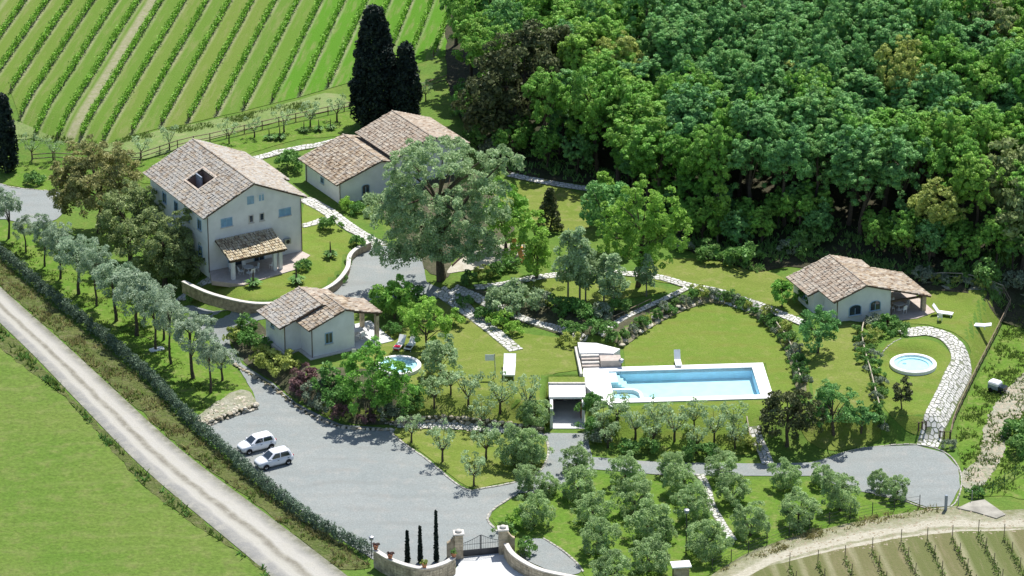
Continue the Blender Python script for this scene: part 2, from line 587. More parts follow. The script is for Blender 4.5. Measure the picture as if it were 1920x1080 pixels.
TILE_COLS = [(0.149, 0.104, 0.067), (0.279, 0.203, 0.134), (0.363, 0.279, 0.193), (0.437, 0.356, 0.252), (0.577, 0.504, 0.386)]
MT['tiles'] = tile_mat('roof_tiles', TILE_COLS, (0.42, 0.39, 0.34), 0.45)
MT['tiles_grey'] = tile_mat('lichen_roof_tiles', TILE_COLS, (0.43, 0.41, 0.37), 0.36)
MT['tiles_pink'] = tile_mat('pinkish_roof_tiles', [(0.186, 0.131, 0.092), (0.326, 0.243, 0.176), (0.400, 0.315, 0.235), (0.465, 0.387, 0.298), (0.595, 0.522, 0.420)], (0.428, 0.387, 0.323), 0.42)
MT['tiles_yellow'] = tile_mat('yellowed_roof_tiles', [(0.30, 0.22, 0.14), (0.44, 0.36, 0.23), (0.52, 0.44, 0.29), (0.56, 0.49, 0.35), (0.60, 0.54, 0.42)], (0.5, 0.44, 0.32), 0.5)

LEAF = {
    'oak': leaf_mat('oak_leaves', (0.06, 0.17, 0.035), (0.22, 0.45, 0.08), 0.7, 0.28, (0.30, 0.46, 0.085)),
    'bluegreen': leaf_mat('blue_green_leaves', (0.055, 0.155, 0.06), (0.19, 0.40, 0.13), 0.7, 0.27, (0.25, 0.42, 0.095)),
    'bright': leaf_mat('bright_leaves', (0.10, 0.23, 0.035), (0.33, 0.54, 0.10), 0.4, 0.35, (0.36, 0.52, 0.10)),
    'yellow': leaf_mat('yellow_green_leaves', (0.16, 0.22, 0.04), (0.42, 0.48, 0.13), 0.4, 0.3, (0.34, 0.38, 0.10)),
    'holm': leaf_mat('holm_oak_leaves', (0.09, 0.135, 0.045), (0.33, 0.40, 0.165), 0.4, 0.32, (0.27, 0.30, 0.12)),
    'holmdark': leaf_mat('dark_holm_oak_leaves', (0.03, 0.05, 0.022), (0.13, 0.15, 0.062), 0.3, 0.2, (0.10, 0.10, 0.05)),
    'rust': leaf_mat('rusty_leaves', (0.13, 0.15, 0.045), (0.37, 0.36, 0.15), 0.4, 0.34, (0.22, 0.29, 0.09)),
    'olive': leaf_mat('olive_leaves', (0.125, 0.20, 0.08), (0.38, 0.51, 0.23), 0.5, 0.38, (0.32, 0.48, 0.17)),
    'silver': leaf_mat('silver_olive_leaves', (0.15, 0.21, 0.13), (0.42, 0.50, 0.36), 0.6, 0.38, (0.28, 0.44, 0.24)),
    'willow': leaf_mat('grey_green_leaves', (0.12, 0.20, 0.095), (0.40, 0.52, 0.29), 0.5, 0.4, (0.36, 0.49, 0.19)),
    'cypress': leaf_mat('cypress_leaves', (0.008, 0.016, 0.014), (0.022, 0.036, 0.026), 0.3, 0.05, (0.018, 0.028, 0.020)),
    'shrub': leaf_mat('shrub_leaves', (0.04, 0.135, 0.035), (0.16, 0.32, 0.08), 0.6, 0.32, (0.25, 0.35, 0.11)),
    'hedge': leaf_mat('hedge_leaves', (0.035, 0.062, 0.045), (0.17, 0.235, 0.155), 0.2, 0.15, (0.10, 0.14, 0.09)),
    'purple': leaf_mat('purple_leaves', (0.075, 0.045, 0.045), (0.225, 0.128, 0.128), 0.4, 0.2, (0.195, 0.135, 0.090)),
    'grey': leaf_mat('grey_leaves', (0.10, 0.135, 0.085), (0.26, 0.31, 0.21), 0.4, 0.2, (0.20, 0.25, 0.15)),
    'vine': leaf_mat('vine_leaves', (0.08, 0.20, 0.015), (0.20, 0.40, 0.04), 0.2, 0.08, (0.18, 0.36, 0.04)),
    'weed': leaf_mat('weed_leaves', (0.06, 0.115, 0.02), (0.15, 0.225, 0.045), 0.3, 0.25, (0.17, 0.20, 0.06)),
    'straw': leaf_mat('dry_grass_blades', (0.120, 0.120, 0.042), (0.312, 0.282, 0.120), 0.3, 0.3, (0.240, 0.240, 0.096)),
}
# ------------------------------------------------------------------ ground sheets
def catmull(pts, closed=True, n=6):
    out = []
    N = len(pts)
    for i in range(N if closed else N - 1):
        p0 = pts[(i - 1) % N] if closed or i > 0 else pts[0]
        p1, p2 = pts[i], pts[(i + 1) % N]
        p3 = pts[(i + 2) % N] if closed or i + 2 < N else pts[-1]
        for k in range(n):
            t = k / n
            out.append(tuple(0.5 * ((2 * p1[j]) + (-p0[j] + p2[j]) * t + (2 * p0[j] - 5 * p1[j] + 4 * p2[j] - p3[j]) * t * t + (-p0[j] + 3 * p1[j] - 3 * p2[j] + p3[j]) * t ** 3) for j in (0, 1)))
    if not closed: out.append(tuple(pts[-1][:2]))
    return out


def inside_poly(X, Y, poly):
    ins = np.zeros(X.shape, bool)
    n = len(poly)
    for i in range(n):
        (x0, y0), (x1, y1) = poly[i], poly[(i + 1) % n]
        c = ((y0 > Y) != (y1 > Y))
        ins ^= c & (X < (x1 - x0) * (Y - y0) / ((y1 - y0) if abs(y1 - y0) > 1e-12 else 1e-12) + x0)
    return ins


def xy(pts):
    return [tuple(G(*p)[:2]) for p in pts]


def resample(poly, step, closed=True):
    out = []
    n = len(poly)
    for i in range(n if closed else n - 1):
        a, b_ = poly[i], poly[(i + 1) % n]
        L = math.hypot(b_[0] - a[0], b_[1] - a[1])
        k = max(1, int(L / step))
        out += [(a[0] + (b_[0] - a[0]) * j / k, a[1] + (b_[1] - a[1]) * j / k) for j in range(k)]
    if not closed: out.append(poly[-1])
    return out


def drape(name, poly, mat, off, label, step=0.7, smooth_=True, jit=0.0, cat='ground', seed=0, kind='structure', parent=None):
    rng = random.Random(seed + 5)
    if smooth_: poly = catmull(poly)
    poly = resample(poly, step)
    if jit:
        poly = [(x + rng.uniform(-jit, jit), y + rng.uniform(-jit, jit)) for x, y in poly]
    xs, ys = [p[0] for p in poly], [p[1] for p in poly]
    X, Y = np.meshgrid(np.arange(min(xs), max(xs), step), np.arange(min(ys), max(ys), step))
    X, Y = X.ravel(), Y.ravel()
    m_ = inside_poly(X, Y, poly)
    pl = [(x, y, 0) for x, y in poly]
    d, _, _ = seg_dist(X[m_], Y[m_], pl)
    k = d > step * 0.45
    X, Y = X[m_][k], Y[m_][k]
    n = len(poly)
    vs_ = [Vector(p) for p in poly] + [Vector((a, b_)) for a, b_ in zip(X, Y)]
    res = delaunay_2d_cdt(vs_, [], [list(range(n))], 1, 1e-4)
    vv = np.array([(v.x, v.y) for v in res[0]])
    zz = hz(vv[:, 0], vv[:, 1]) + off
    me = bpy.data.meshes.new(name)
    fs_ = []
    for f in res[2]:
        a, b_, c_ = (vv[i] for i in f[:3])
        cr = (b_[0] - a[0]) * (c_[1] - a[1]) - (b_[1] - a[1]) * (c_[0] - a[0])
        fs_.append(tuple(f) if cr > 0 else tuple(f)[::-1])
    me.from_pydata([(p[0], p[1], z) for p, z in zip(vv, zz)], [], fs_)
    me.materials.append(mat)
    me.polygons.foreach_set('use_smooth', [True] * len(me.polygons))
    o = link(name, me, parent)
    if parent is None: props(o, label, cat, None, kind)
    return o


# the terrain itself, out to the horizon
nx, ny = len(GX), len(GY)
XX, YY = np.meshgrid(GX, GY)
co = np.stack([XX.ravel(), YY.ravel(), GZ.ravel()], 1)
ii, jj = np.meshgrid(np.arange(nx - 1), np.arange(ny - 1))
q = (jj * nx + ii).ravel()
quads = np.stack([q, q + 1, q + nx + 1, q + nx], 1)


def np_mesh(name, co, quads, mat, smooth_=False, tint=None):
    me = bpy.data.meshes.new(name)
    me.vertices.add(len(co))
    me.vertices.foreach_set('co', np.asarray(co, np.float32).ravel())
    nq, k = quads.shape
    me.loops.add(nq * k)
    me.loops.foreach_set('vertex_index', quads.astype(np.int32).ravel())
    me.polygons.add(nq)
    me.polygons.foreach_set('loop_start', np.arange(0, nq * k, k, dtype=np.int32))
    if smooth_: me.polygons.foreach_set('use_smooth', np.ones(nq, bool))
    if tint is not None:
        a = me.attributes.new('tint', 'FLOAT', 'FACE')
        a.data.foreach_set('value', np.asarray(tint, np.float32))
    if mat: me.materials.append(mat)
    me.update(calc_edges=True)
    return me


props(link('ground', np_mesh('ground', co, quads, MT['meadow'], True)), 'green grassy ground of the estate reaching out past all buildings', 'ground', None, 'structure')

FIELD = xy([(-120, 560), (-40, 610), (0, 652), (60, 700), (130, 750), (200, 832), (262, 905), (325, 955), (392, 1003), (440, 1033), (492, 1068), (530, 1110), (430, 1300), (-200, 1300)])
drape('field', FIELD, MT['field'], 0.05, 'bright green hay field below the pale dirt road', 1.2, False, 0.25, 'field')

# dirt road with two pale wheel tracks
m, nt, b = new_mat('dirt_road')
uv = nd(nt, 'ShaderNodeUVMap')
sx = nd(nt, 'ShaderNodeSeparateXYZ')
nt.links.new(uv.outputs[0], sx.inputs[0])
wob = noise(nt, 0.25, 3, 0.5, 0.3, 0.7)
ad = nd(nt, 'ShaderNodeMath', operation='MULTIPLY_ADD')
nt.links.new(wob, ad.inputs[0])
ad.inputs[1].default_value = 0.07
nt.links.new(sx.outputs[0], ad.inputs[2])
r = ramp(nt, ((0.0, (0.148, 0.151, 0.101)), (0.12, (0.195, 0.195, 0.182)), (0.26, (0.242, 0.238, 0.222)), (0.33, (0.376, 0.363, 0.322)), (0.42, (0.363, 0.350, 0.302)), (0.50, (0.182, 0.168, 0.134)),
               (0.56, (0.188, 0.174, 0.134)), (0.63, (0.383, 0.370, 0.330)), (0.76, (0.370, 0.356, 0.316)), (0.86, (0.255, 0.249, 0.222)), (1.0, (0.134, 0.134, 0.087))), ad.outputs[0])
c = mixc(nt, noise(nt, 0.7, 6, 0.7, 0.45, 0.8), r.outputs[0], (0.36, 0.345, 0.29))
f = noise(nt, 5.0, 5, 0.7, 0.3, 0.7)
c = mixc(nt, noise(nt, 4.0, 5, 0.7, 0.5, 0.9), c, (0.30, 0.29, 0.25))
nt.links.new(c, b.inputs['Base Color'])
b.inputs['Roughness'].default_value = 0.95
bump(nt, b, f, 0.5, 0.06)
MT['road'] = m


def strip(name, left, right, mat, off, label, cat, n=6, cross=6):
    """a road between two edge lines given in order"""
    L, R = catmull(left, False, n), catmull(right, False, n)
    vs_, fs_, uvs = [], [], []
    for k, (a, b_) in enumerate(zip(L, R)):
        for i in range(cross + 1):
            t = i / cross
            x, y = a[0] + (b_[0] - a[0]) * t, a[1] + (b_[1] - a[1]) * t
            vs_.append((x, y, float(hz(x, y)) + off))
            uvs.append((t, k / n))
    for k in range(len(L) - 1):
        for i in range(cross):
            a = k * (cross + 1) + i
            fs_.append((a, a + 1, a + cross + 2, a + cross + 1))
    me = bpy.data.meshes.new(name)
    me.from_pydata(vs_, [], fs_)
    ul = me.uv_layers.new(name='UVMap')
    for p in me.polygons:
        for li in p.loop_indices:
            ul.data[li].uv = uvs[me.loops[li].vertex_index]
    me.materials.append(mat)
    return props(link(name, me), label, cat, None, 'structure')


strip('dirt_road', xy([(-130, 495), (-60, 548), (0, 606), (60, 664), (160, 768), (262, 872), (400, 990), (512, 1085), (640, 1200), (760, 1320)]),
      xy([(-130, 435), (-60, 485), (0, 538), (90, 618), (200, 718), (332, 838), (482, 952), (648, 1078), (760, 1165), (880, 1270)]), MT['road'], 0.06,
      'pale dirt road with two wheel tracks running past the hedge', 'road')
VERGE = xy([(-130, 430), (-60, 480), (0, 534), (90, 614), (200, 714), (332, 834), (482, 948), (640, 1070), (700, 1066), (640, 1020), (510, 935), (430, 868), (350, 800), (290, 735), (200, 655), (100, 575), (0, 490), (-130, 385)])
drape('verge', VERGE, MT['scrub'], 0.055, 'brownish rough grass verge between road and hedge', 0.9, False, 0.2, 'verge')
drape('road_edge', xy([(-60, 555), (0, 610), (60, 668), (160, 772), (262, 876), (400, 994), (512, 1089), (530, 1110), (488, 1064), (438, 1030), (390, 1000), (322, 952), (258, 902), (196, 829), (126, 747), (56, 697), (-4, 650), (-60, 600)]),
      MT['scrub'], 0.07, 'weedy strip between the hay field and the road', 0.9, False, 0.2, 'verge')
drape('olive_strip', xy([(-100, 360), (-20, 415), (0, 425), (60, 420), (110, 455), (250, 560), (330, 580), (385, 612), (425, 672), (470, 730), (480, 765), (395, 795), (352, 778), (290, 712), (200, 634), (100, 553), (0, 470), (-100, 395)]),
      MT['orchard'], 0.05, 'bright green grass strip under the row of silver olives', 0.9, True, 0.1, 'grass strip')
drape('bank_ground', xy([(365, 790), (385, 770), (440, 735), (470, 738), (482, 766), (440, 778), (395, 796)]), MT['dirt'], 0.09, 'stony pale corner of ground above the car park', 0.5, True, 0.1, 'bank')

# gravel yard, drive and forecourt
PARK = xy([(384, 800), (400, 792), (440, 778), (484, 764), (474, 735), (447, 690), (425, 665), (402, 640), (345, 592), (345, 575), (400, 584), (480, 587), (525, 586), (500, 598), (455, 612), (428, 630), (432, 650), (455, 684),
           (510, 718), (556, 757), (600, 780), (640, 797), (742, 805), (736, 815), (765, 838), (800, 862), (850, 905), (880, 922), (905, 918), (960, 908), (972, 925), (925, 955), (915, 975), (945, 1010), (950, 1040),
           (870, 1046), (850, 1068), (800, 1083), (735, 1073), (700, 1050), (640, 1012), (520, 925), (440, 858)])
drape('car_park', PARK, MT['gravel'], 0.06, 'wide grey gravel car park and drive with two parked cars', 0.8, False, 0.04, 'car park')
drape('forecourt', xy([(520, 583), (590, 560), (628, 545), (652, 515), (658, 490), (674, 476), (700, 464), (724, 462), (790, 480), (800, 530), (830, 545), (820, 560), (720, 570), (640, 590), (560, 600)]),
      MT['gravel'], 0.064, 'grey gravel forecourt in the shade of the big tree', 0.8, False, 0.04, 'forecourt')
drape('turning_area', xy([(-60, 345), (0, 345), (20, 352), (60, 357), (112, 362), (125, 385), (105, 412), (55, 420), (10, 412), (-60, 405)]), MT['gravel'], 0.06, 'pale gravel turning place by the rusty-leaved trees', 0.8, True, 0.05, 'gravel area')
drape('turning_circle', xy([(1110, 858), (1250, 868), (1400, 870), (1520, 868), (1580, 850), (1640, 838), (1720, 836), (1770, 850), (1797, 878), (1800, 915), (1780, 950), (1740, 952), (1690, 935), (1600, 920), (1520, 893), (1400, 893), (1250, 892), (1110, 880), (1060, 905), (1010, 925), (972, 925), (960, 908), (1010, 890), (1030, 850), (1022, 812), (1100, 812), (1105, 835)]),
      MT['gravel'], 0.058, 'grey gravel lane and turning circle behind the olive grove', 0.8, False, 0.04, 'lane')
drape('wall_yard', xy([(985, 1015), (1020, 1012), (1060, 1040), (1090, 1070), (1060, 1078), (1010, 1062), (975, 1040)]), MT['gravel'], 0.06, 'small gravel patch inside the curved gate wall', 0.6, True, 0.03, 'gravel area')
drape('gate_apron', xy([(866, 1047), (938, 1038), (955, 1045), (985, 1078), (1030, 1110), (1110, 1135), (1140, 1240), (700, 1200), (760, 1118), (850, 1076)]), MT['concrete'], 0.075, 'white concrete apron in front of the iron gate', 0.8, False, 0, 'apron')

# lawns
drape('house_lawn', xy([(345, 563), (400, 574), (480, 577), (558, 567), (618, 543), (646, 512), (651, 490), (668, 474), (680, 464), (640, 430), (600, 395), (570, 375), (562, 480), (495, 520), (430, 530), (400, 520), (360, 540)]),
      MT['lawn'], 0.05, 'raised green lawn before the tall house', 0.7, False, 0.03, 'lawn')
drape('pool_lawn', xy([(1172, 688), (1169, 655), (1185, 641), (1215, 619), (1250, 599), (1290, 581), (1330, 568), (1375, 575), (1415, 595), (1450, 625), (1471, 660), (1482, 690), (1490, 730), (1480, 790), (1400, 800), (1250, 800), (1160, 775), (1160, 763), (1447, 749), (1436, 682)]),
      MT['lawn'], 0.04, 'smooth half-round lawn behind the swimming pool', 0.6, False, 0.03, 'lawn')
drape('terrace_lawn', xy([(640, 700), (700, 640), (760, 600), (850, 560), (960, 620), (1085, 642), (1088, 690), (1030, 722), (1026, 800), (900, 798), (745, 792), (640, 785), (600, 760)]),
      MT['dry_lawn'], 0.045, 'yellowish lawn terrace between little house and pool', 0.7, True, 0.05, 'lawn')
drape('round_lawn', xy([(1640, 690), (1655, 655), (1690, 637), (1750, 640), (1785, 668), (1778, 700), (1752, 770), (1735, 815), (1690, 800), (1655, 760)]), MT['lawn'], 0.05, 'lawn around the round pool, ringed by paving', 0.7, True, 0.03, 'lawn')
drape('cottage_lawn', xy([(1745, 545), (1830, 540), (1890, 560), (1880, 600), (1850, 660), (1820, 720), (1800, 700), (1820, 660), (1790, 625), (1740, 610), (1690, 600)]), MT['lawn'], 0.05, 'lawn in front of the cottage porch beside the wooden fence', 0.7, True, 0.05, 'lawn')
drape('slope_grass', xy([(1500, 640), (1560, 620), (1610, 610), (1630, 700), (1650, 790), (1640, 830), (1560, 845), (1500, 800), (1495, 720)]), MT['dry_lawn'], 0.042, 'dry grass slope with three dark trees below the cottage', 0.7, True, 0.05, 'grass slope')
drape('back_lawn', xy([(930, 360), (1000, 345), (1090, 365), (1120, 400), (1100, 430), (1010, 430), (940, 400)]), MT['dry_lawn'], 0.05, 'sunlit patch of dry lawn beyond the big tree', 0.8, True, 0.1, 'lawn')
drape('upper_lawn', xy([(1200, 500), (1260, 485), (1340, 490), (1440, 510), (1490, 540), (1500, 590), (1440, 590), (1330, 545), (1220, 525)]), MT['dry_lawn'], 0.05, 'dry lawn slope along the edge of the forest', 0.8, True, 0.1, 'lawn')
drape('middle_lawn', xy([(985, 535), (1050, 518), (1120, 520), (1180, 530), (1250, 545), (1180, 560), (1120, 580), (1020, 570)]), MT['dry_lawn'], 0.05, 'small lawn under the slender grey-green trees', 0.7, True, 0.08, 'lawn')
drape('orchard_lawn', xy([(736, 806), (800, 806), (900, 812), (1000, 822), (1026, 832), (1024, 870), (985, 897), (930, 908), (895, 917), (868, 908), (830, 880), (790, 848), (750, 825)]), MT['dry_lawn'], 0.05, 'three-cornered kerbed lawn with young olives in the car park', 0.7, True, 0.03, 'lawn')
drape('grove_ground', xy([(922, 972), (940, 950), (985, 925), (1060, 915), (1110, 890), (1250, 900), (1400, 900), (1520, 902), (1600, 928), (1690, 945), (1700, 960), (1600, 985), (1480, 1020), (1350, 1070), (1250, 1110), (1130, 1110), (1080, 1060), (1030, 1015), (960, 1005)]),
      MT['orchard'], 0.05, 'bright green grass under the olive grove', 0.9, True, 0.08, 'grove ground')
drape('olive_bank', xy([(1103, 800), (1105, 775), (1160, 766), (1400, 765), (1420, 790), (1415, 850), (1300, 850), (1120, 832)]), MT['lawn'], 0.05, 'grassy bank with young olives below the pool', 0.6, True, 0.05, 'bank')
drape('garden_bed', xy([(432, 640), (420, 618), (470, 600), (500, 620), (530, 660), (585, 690), (640, 690), (740, 700), (770, 740), (760, 790), (650, 792), (560, 752), (510, 714), (460, 682)]), MT['soil'], 0.05, 'planted bed with shrubs between drive and little house', 0.6, True, 0.05, 'garden bed')
drape('middle_bed', xy([(840, 545), (985, 560), (1080, 585), (1180, 580), (1250, 560), (1290, 575), (1215, 612), (1170, 640), (1085, 638), (1000, 612), (920, 585)]), MT['soil'], 0.052, 'dark planting bed between big tree and pool steps', 0.6, True, 0.08, 'garden bed')
drape('arc_bed', xy([(1168, 650), (1140, 640), (1180, 612), (1240, 575), (1300, 548), (1345, 545), (1420, 572), (1475, 620), (1510, 680), (1512, 735), (1494, 735), (1484, 690), (1473, 660), (1452, 624), (1416, 594), (1376, 574), (1330, 567), (1290, 580), (1250, 598), (1215, 618), (1185, 640)]), MT['bank'], 0.06, 'bare stony bank curving round the pool lawn', 0.5, False, 0.03, 'bank')
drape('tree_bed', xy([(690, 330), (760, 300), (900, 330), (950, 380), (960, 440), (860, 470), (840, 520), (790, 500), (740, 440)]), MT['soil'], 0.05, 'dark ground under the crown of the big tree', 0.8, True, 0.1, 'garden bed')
drape('sand_area', xy([(838, 512), (865, 485), (905, 467), (960, 457), (990, 462), (1000, 478), (950, 497), (880, 508)]), MT['sand'], 0.066, 'pale sandy play area behind the big tree', 0.6, True, 0.05, 'play area')
drape('forest_floor', [tuple(W(x, y, 3.2)[:2]) for x, y in ((838, -60), (836, 130), (852, 200), (885, 268), (960, 330), (1130, 352), (1200, 400), (1260, 462), (1420, 512), (1480, 500), (1640, 520), (1950, 575))] + [(130, 0), (130, 170), (-9, 170)],
      MT['forest_floor'], 0.08, 'dark leaf-covered ground of the forest slope', 2.0, False, 0.2, 'forest floor')
drape('right_bank', xy([(1800, 860), (1795, 800), (1840, 700), (1900, 580), (1960, 560), (1960, 900), (1880, 930), (1820, 920)]), MT['orchard'], 0.045, 'rough green bank beyond the wooden fence', 0.9, True, 0.15, 'bank')
drape('stony_track', xy([(1835, 858), (1850, 790), (1885, 735), (1930, 690), (1990, 660), (1990, 740), (1930, 765), (1895, 800), (1880, 855), (1850, 905), (1822, 925), (1800, 905), (1810, 880)]), MT['dirt'], 0.07, 'stony pale track climbing the bank', 0.6, True, 0.2, 'track')
m, nt, b = new_mat('farm_track')
uv = nd(nt, 'ShaderNodeUVMap')
sx = nd(nt, 'ShaderNodeSeparateXYZ')
nt.links.new(uv.outputs[0], sx.inputs[0])
ad = nd(nt, 'ShaderNodeMath', operation='MULTIPLY_ADD')
nt.links.new(noise(nt, 0.35, 4, 0.6, 0.2, 0.8), ad.inputs[0])
ad.inputs[1].default_value = 0.16
nt.links.new(sx.outputs[0], ad.inputs[2])
r = ramp(nt, ((0.0, 0.0), (0.12, 0.1), (0.45, 0.35), (0.56, 1.0), (0.66, 1.0), (0.72, 0.25), (0.78, 0.3), (0.84, 1.0), (0.94, 0.95), (1.0, 0.3)), ad.outputs[0])
k_ = nd(nt, 'ShaderNodeMath', operation='MULTIPLY_ADD')
nt.links.new(noise(nt, 0.9, 6, 0.7, 0.3, 0.75), k_.inputs[0])
k_.inputs[1].default_value = 0.6
nt.links.new(r.outputs[0], k_.inputs[2])
k2_ = nd(nt, 'ShaderNodeMapRange')
k2_.inputs[1].default_value = 0.25
k2_.inputs[2].default_value = 0.95
nt.links.new(k_.outputs[0], k2_.inputs[0])
c = mixc(nt, k2_.outputs[0], mixc(nt, noise(nt, 1.3, 5), (0.118, 0.139, 0.042), (0.185, 0.181, 0.084)), mixc(nt, noise(nt, 2.5, 5), (0.437, 0.412, 0.328), (0.353, 0.328, 0.244)))
nt.links.new(c, b.inputs['Base Color'])
b.inputs['Roughness'].default_value = 0.95
bump(nt, b, noise(nt, 4, 5, 0.7, 0.3, 0.7), 0.6, 0.1)
strip('farm_track', xy([(1290, 1110), (1360, 1062), (1420, 1030), (1500, 1004), (1600, 980), (1700, 962), (1790, 950), (1860, 958), (2000, 950)]), xy([(1290, 1180), (1400, 1112), (1480, 1068), (1560, 1046), (1650, 1027), (1730, 1017), (1780, 1012), (1880, 1007), (2000, 1004)]), m, 0.06,
      'pale dirt farm track with two wheel ruts before the small vineyard', 'track')
drape('upper_path', xy([(1735, 530), (1800, 528), (1880, 540), (1960, 560), (1960, 580), (1900, 562), (1830, 545), (1740, 540)]), MT['dirt'], 0.06, 'narrow dirt path between cottage lawn and forest', 0.6, True, 0.1, 'path')

# vineyards: ground striped row by row
VZ = 2.2
va, vb = W(193, 265, VZ), W(350, 0, VZ)
vd = np.array([vb[0] - va[0], vb[1] - va[1]])
vd /= np.linalg.norm(vd)
vn = np.array([vd[1], -vd[0]])
VSP = 3.06
vs0 = float(vn @ va[:2])


def vineyard_mat(name, n, s0, sp, mid, alt, edge, bare_idx=None, lush_from=None, lush=None):
    m, nt, b = new_mat(name)
    g = nd(nt, 'ShaderNodeNewGeometry')
    dp = nd(nt, 'ShaderNodeVectorMath', operation='DOT_PRODUCT')
    nt.links.new(g.outputs['Position'], dp.inputs[0])
    dp.inputs[1].default_value = (n[0], n[1], 0)
    a = nd(nt, 'ShaderNodeMath', operation='MULTIPLY_ADD')
    nt.links.new(dp.outputs['Value'], a.inputs[0])
    a.inputs[1].default_value = 1 / sp
    a.inputs[2].default_value = -s0 / sp
    fl = nd(nt, 'ShaderNodeMath', operation='FLOOR')
    nt.links.new(a.outputs[0], fl.inputs[0])
    fr = nd(nt, 'ShaderNodeMath', operation='FRACT')
    nt.links.new(a.outputs[0], fr.inputs[0])
    wn_ = nd(nt, 'ShaderNodeTexWhiteNoise', noise_dimensions='1D')
    nt.links.new(fl.outputs[0], wn_.inputs['W'])
    # stretched noise along the rows
    mp = nd(nt, 'ShaderNodeMapping')
    mp.inputs['Rotation'].default_value = (0, 0, math.atan2(n[1], n[0]) * -1)
    nt.links.new(g.outputs['Position'], mp.inputs['Vector'])
    sc = nd(nt, 'ShaderNodeVectorMath', operation='MULTIPLY')
    sc.inputs[1].default_value = (1.2, 0.14, 1)
    nt.links.new(mp.outputs[0], sc.inputs[0])
    c = mixc(nt, wn_.outputs['Value'], mid, alt)
    c = mixc(nt, noise(nt, 1.1, 6, 0.7, 0.5, 0.85, sc.outputs[0]), c, edge)
    if lush_from is not None:
        mr = nd(nt, 'ShaderNodeMapRange')
        mr.inputs[1].default_value = lush_from
        mr.inputs[2].default_value = lush_from + 1.5
        nt.links.new(fl.outputs[0], mr.inputs[0])
        c = mixc(nt, mr.outputs[0], c, mixc(nt, noise(nt, 1.0, 4, 0.6, 0.5, 0.8, sc.outputs[0]), lush, edge))
    # trodden edge beside each row
    r = ramp(nt, ((0.0, 0.7), (0.08, 0.6), (0.2, 0.0), (0.84, 0.0), (0.94, 0.5), (1.0, 0.7)), fr.outputs[0])
    k = nd(nt, 'ShaderNodeMath', operation='MULTIPLY')
    nt.links.new(r.outputs[0], k.inputs[0])
    nt.links.new(noise(nt, 0.8, 4, 0.6, 0.25, 0.7, sc.outputs[0]), k.inputs[1])
    c = mixc(nt, k.outputs[0], c, (0.33, 0.31, 0.20))
    if bare_idx is not None:
        cmp_ = nd(nt, 'ShaderNodeMath', operation='COMPARE')
        nt.links.new(fl.outputs[0], cmp_.inputs[0])
        cmp_.inputs[1].default_value = bare_idx
        cmp_.inputs[2].default_value = 0.1
        r2 = nd(nt, 'ShaderNodeMapRange')
        ab = nd(nt, 'ShaderNodeMath', operation='SUBTRACT')
        nt.links.new(fr.outputs[0], ab.inputs[0])
        ab.inputs[1].default_value = 0.5
        ab2 = nd(nt, 'ShaderNodeMath', operation='ABSOLUTE')
        nt.links.new(ab.outputs[0], ab2.inputs[0])
        nt.links.new(ab2.outputs[0], r2.inputs[0])
        r2.inputs[1].default_value = 0.27
        r2.inputs[2].default_value = 0.13
        k2 = nd(nt, 'ShaderNodeMath', operation='MULTIPLY')
        nt.links.new(cmp_.outputs[0], k2.inputs[0])
        nt.links.new(r2.outputs[0], k2.inputs[1])
        c = mixc(nt, k2.outputs[0], c, mixc(nt, noise(nt, 1.5, 4), (0.27, 0.255, 0.17), (0.20, 0.215, 0.10)))
    f = noise(nt, 4, 4, 0.7, 0.3, 0.7)
    c = mixc(nt, noise(nt, 3.5, 4, 0.7, 0.55, 0.85), c, (0.07, 0.12, 0.015))
    nt.links.new(c, b.inputs['Base Color'])
    b.inputs['Roughness'].default_value = 0.95
    b.inputs['Specular IOR Level'].default_value = 0.15
    bump(nt, b, f, 0.6, 0.08)
    return m


MT['vineyard'] = vineyard_mat('vineyard_ground', vn, vs0, VSP, (0.095, 0.175, 0.022), (0.125, 0.18, 0.03), (0.205, 0.20, 0.085), -2, 4.5, (0.075, 0.19, 0.012))
HEAD = [(-140, 190), (-60, 195), (20, 168), (38, 213), (63, 243), (103, 250), (152, 256), (193, 264), (245, 252), (295, 238), (347, 230), (402, 217), (453, 207), (508, 193), (560, 180), (613, 164), (700, 140), (800, 124), (834, 118)]
drape('vineyard_ground', [tuple(W(x, y + 3, VZ)[:2]) for x, y in HEAD] + [tuple(W(842, 60, VZ)[:2]), tuple(W(858, -60, VZ)[:2]), (-5.5, 140), (-110, 140)], MT['vineyard'], 0.06,
      'striped green vineyard ground with mown lanes', 2.0, False, 0.0, 'vineyard ground')
drape('headland', xy([(-60, 250), (20, 262), (110, 260), (200, 285), (260, 300), (330, 280), (420, 256), (540, 226), (640, 203), (655, 190), (610, 176), (500, 205), (400, 226), (295, 247), (195, 272), (100, 258), (40, 232), (-60, 205)]),
      ground_mat('headland_grass', (0.19, 0.25, 0.09), (0.15, 0.22, 0.06), (0.26, 0.27, 0.13), 0.2, 0.8, 4.0, 0.4), 0.075, 'pale green headland grass along the end of the vineyard', 1.0, True, 0.2, 'verge')
drape('orchard_strip', xy([(240, 310), (330, 290), (420, 266), (540, 236), (640, 212), (665, 212), (668, 235), (640, 255), (560, 262), (480, 285), (440, 300), (330, 330), (270, 345)]), MT['orchard'], 0.05, 'bright grass strip with small fruit trees behind the house', 0.9, True, 0.1, 'grass strip')
drape('corner_grass', xy([(-40, 300), (30, 305), (90, 300), (120, 330), (110, 358), (60, 354), (20, 348), (-40, 335)]), MT['orchard'], 0.05, 'bright grass round the single dark cypress', 0.8, True, 0.08, 'grass strip')
wa, wb = W(1689, 1010, 0), W(1720, 1077, 0)
wd = np.array([wb[0] - wa[0], wb[1] - wa[1]])
wd /= np.linalg.norm(wd)
wnrm = np.array([-wd[1], wd[0]])
WSP = 2.72
ws0 = float(wnrm @ wa[:2])
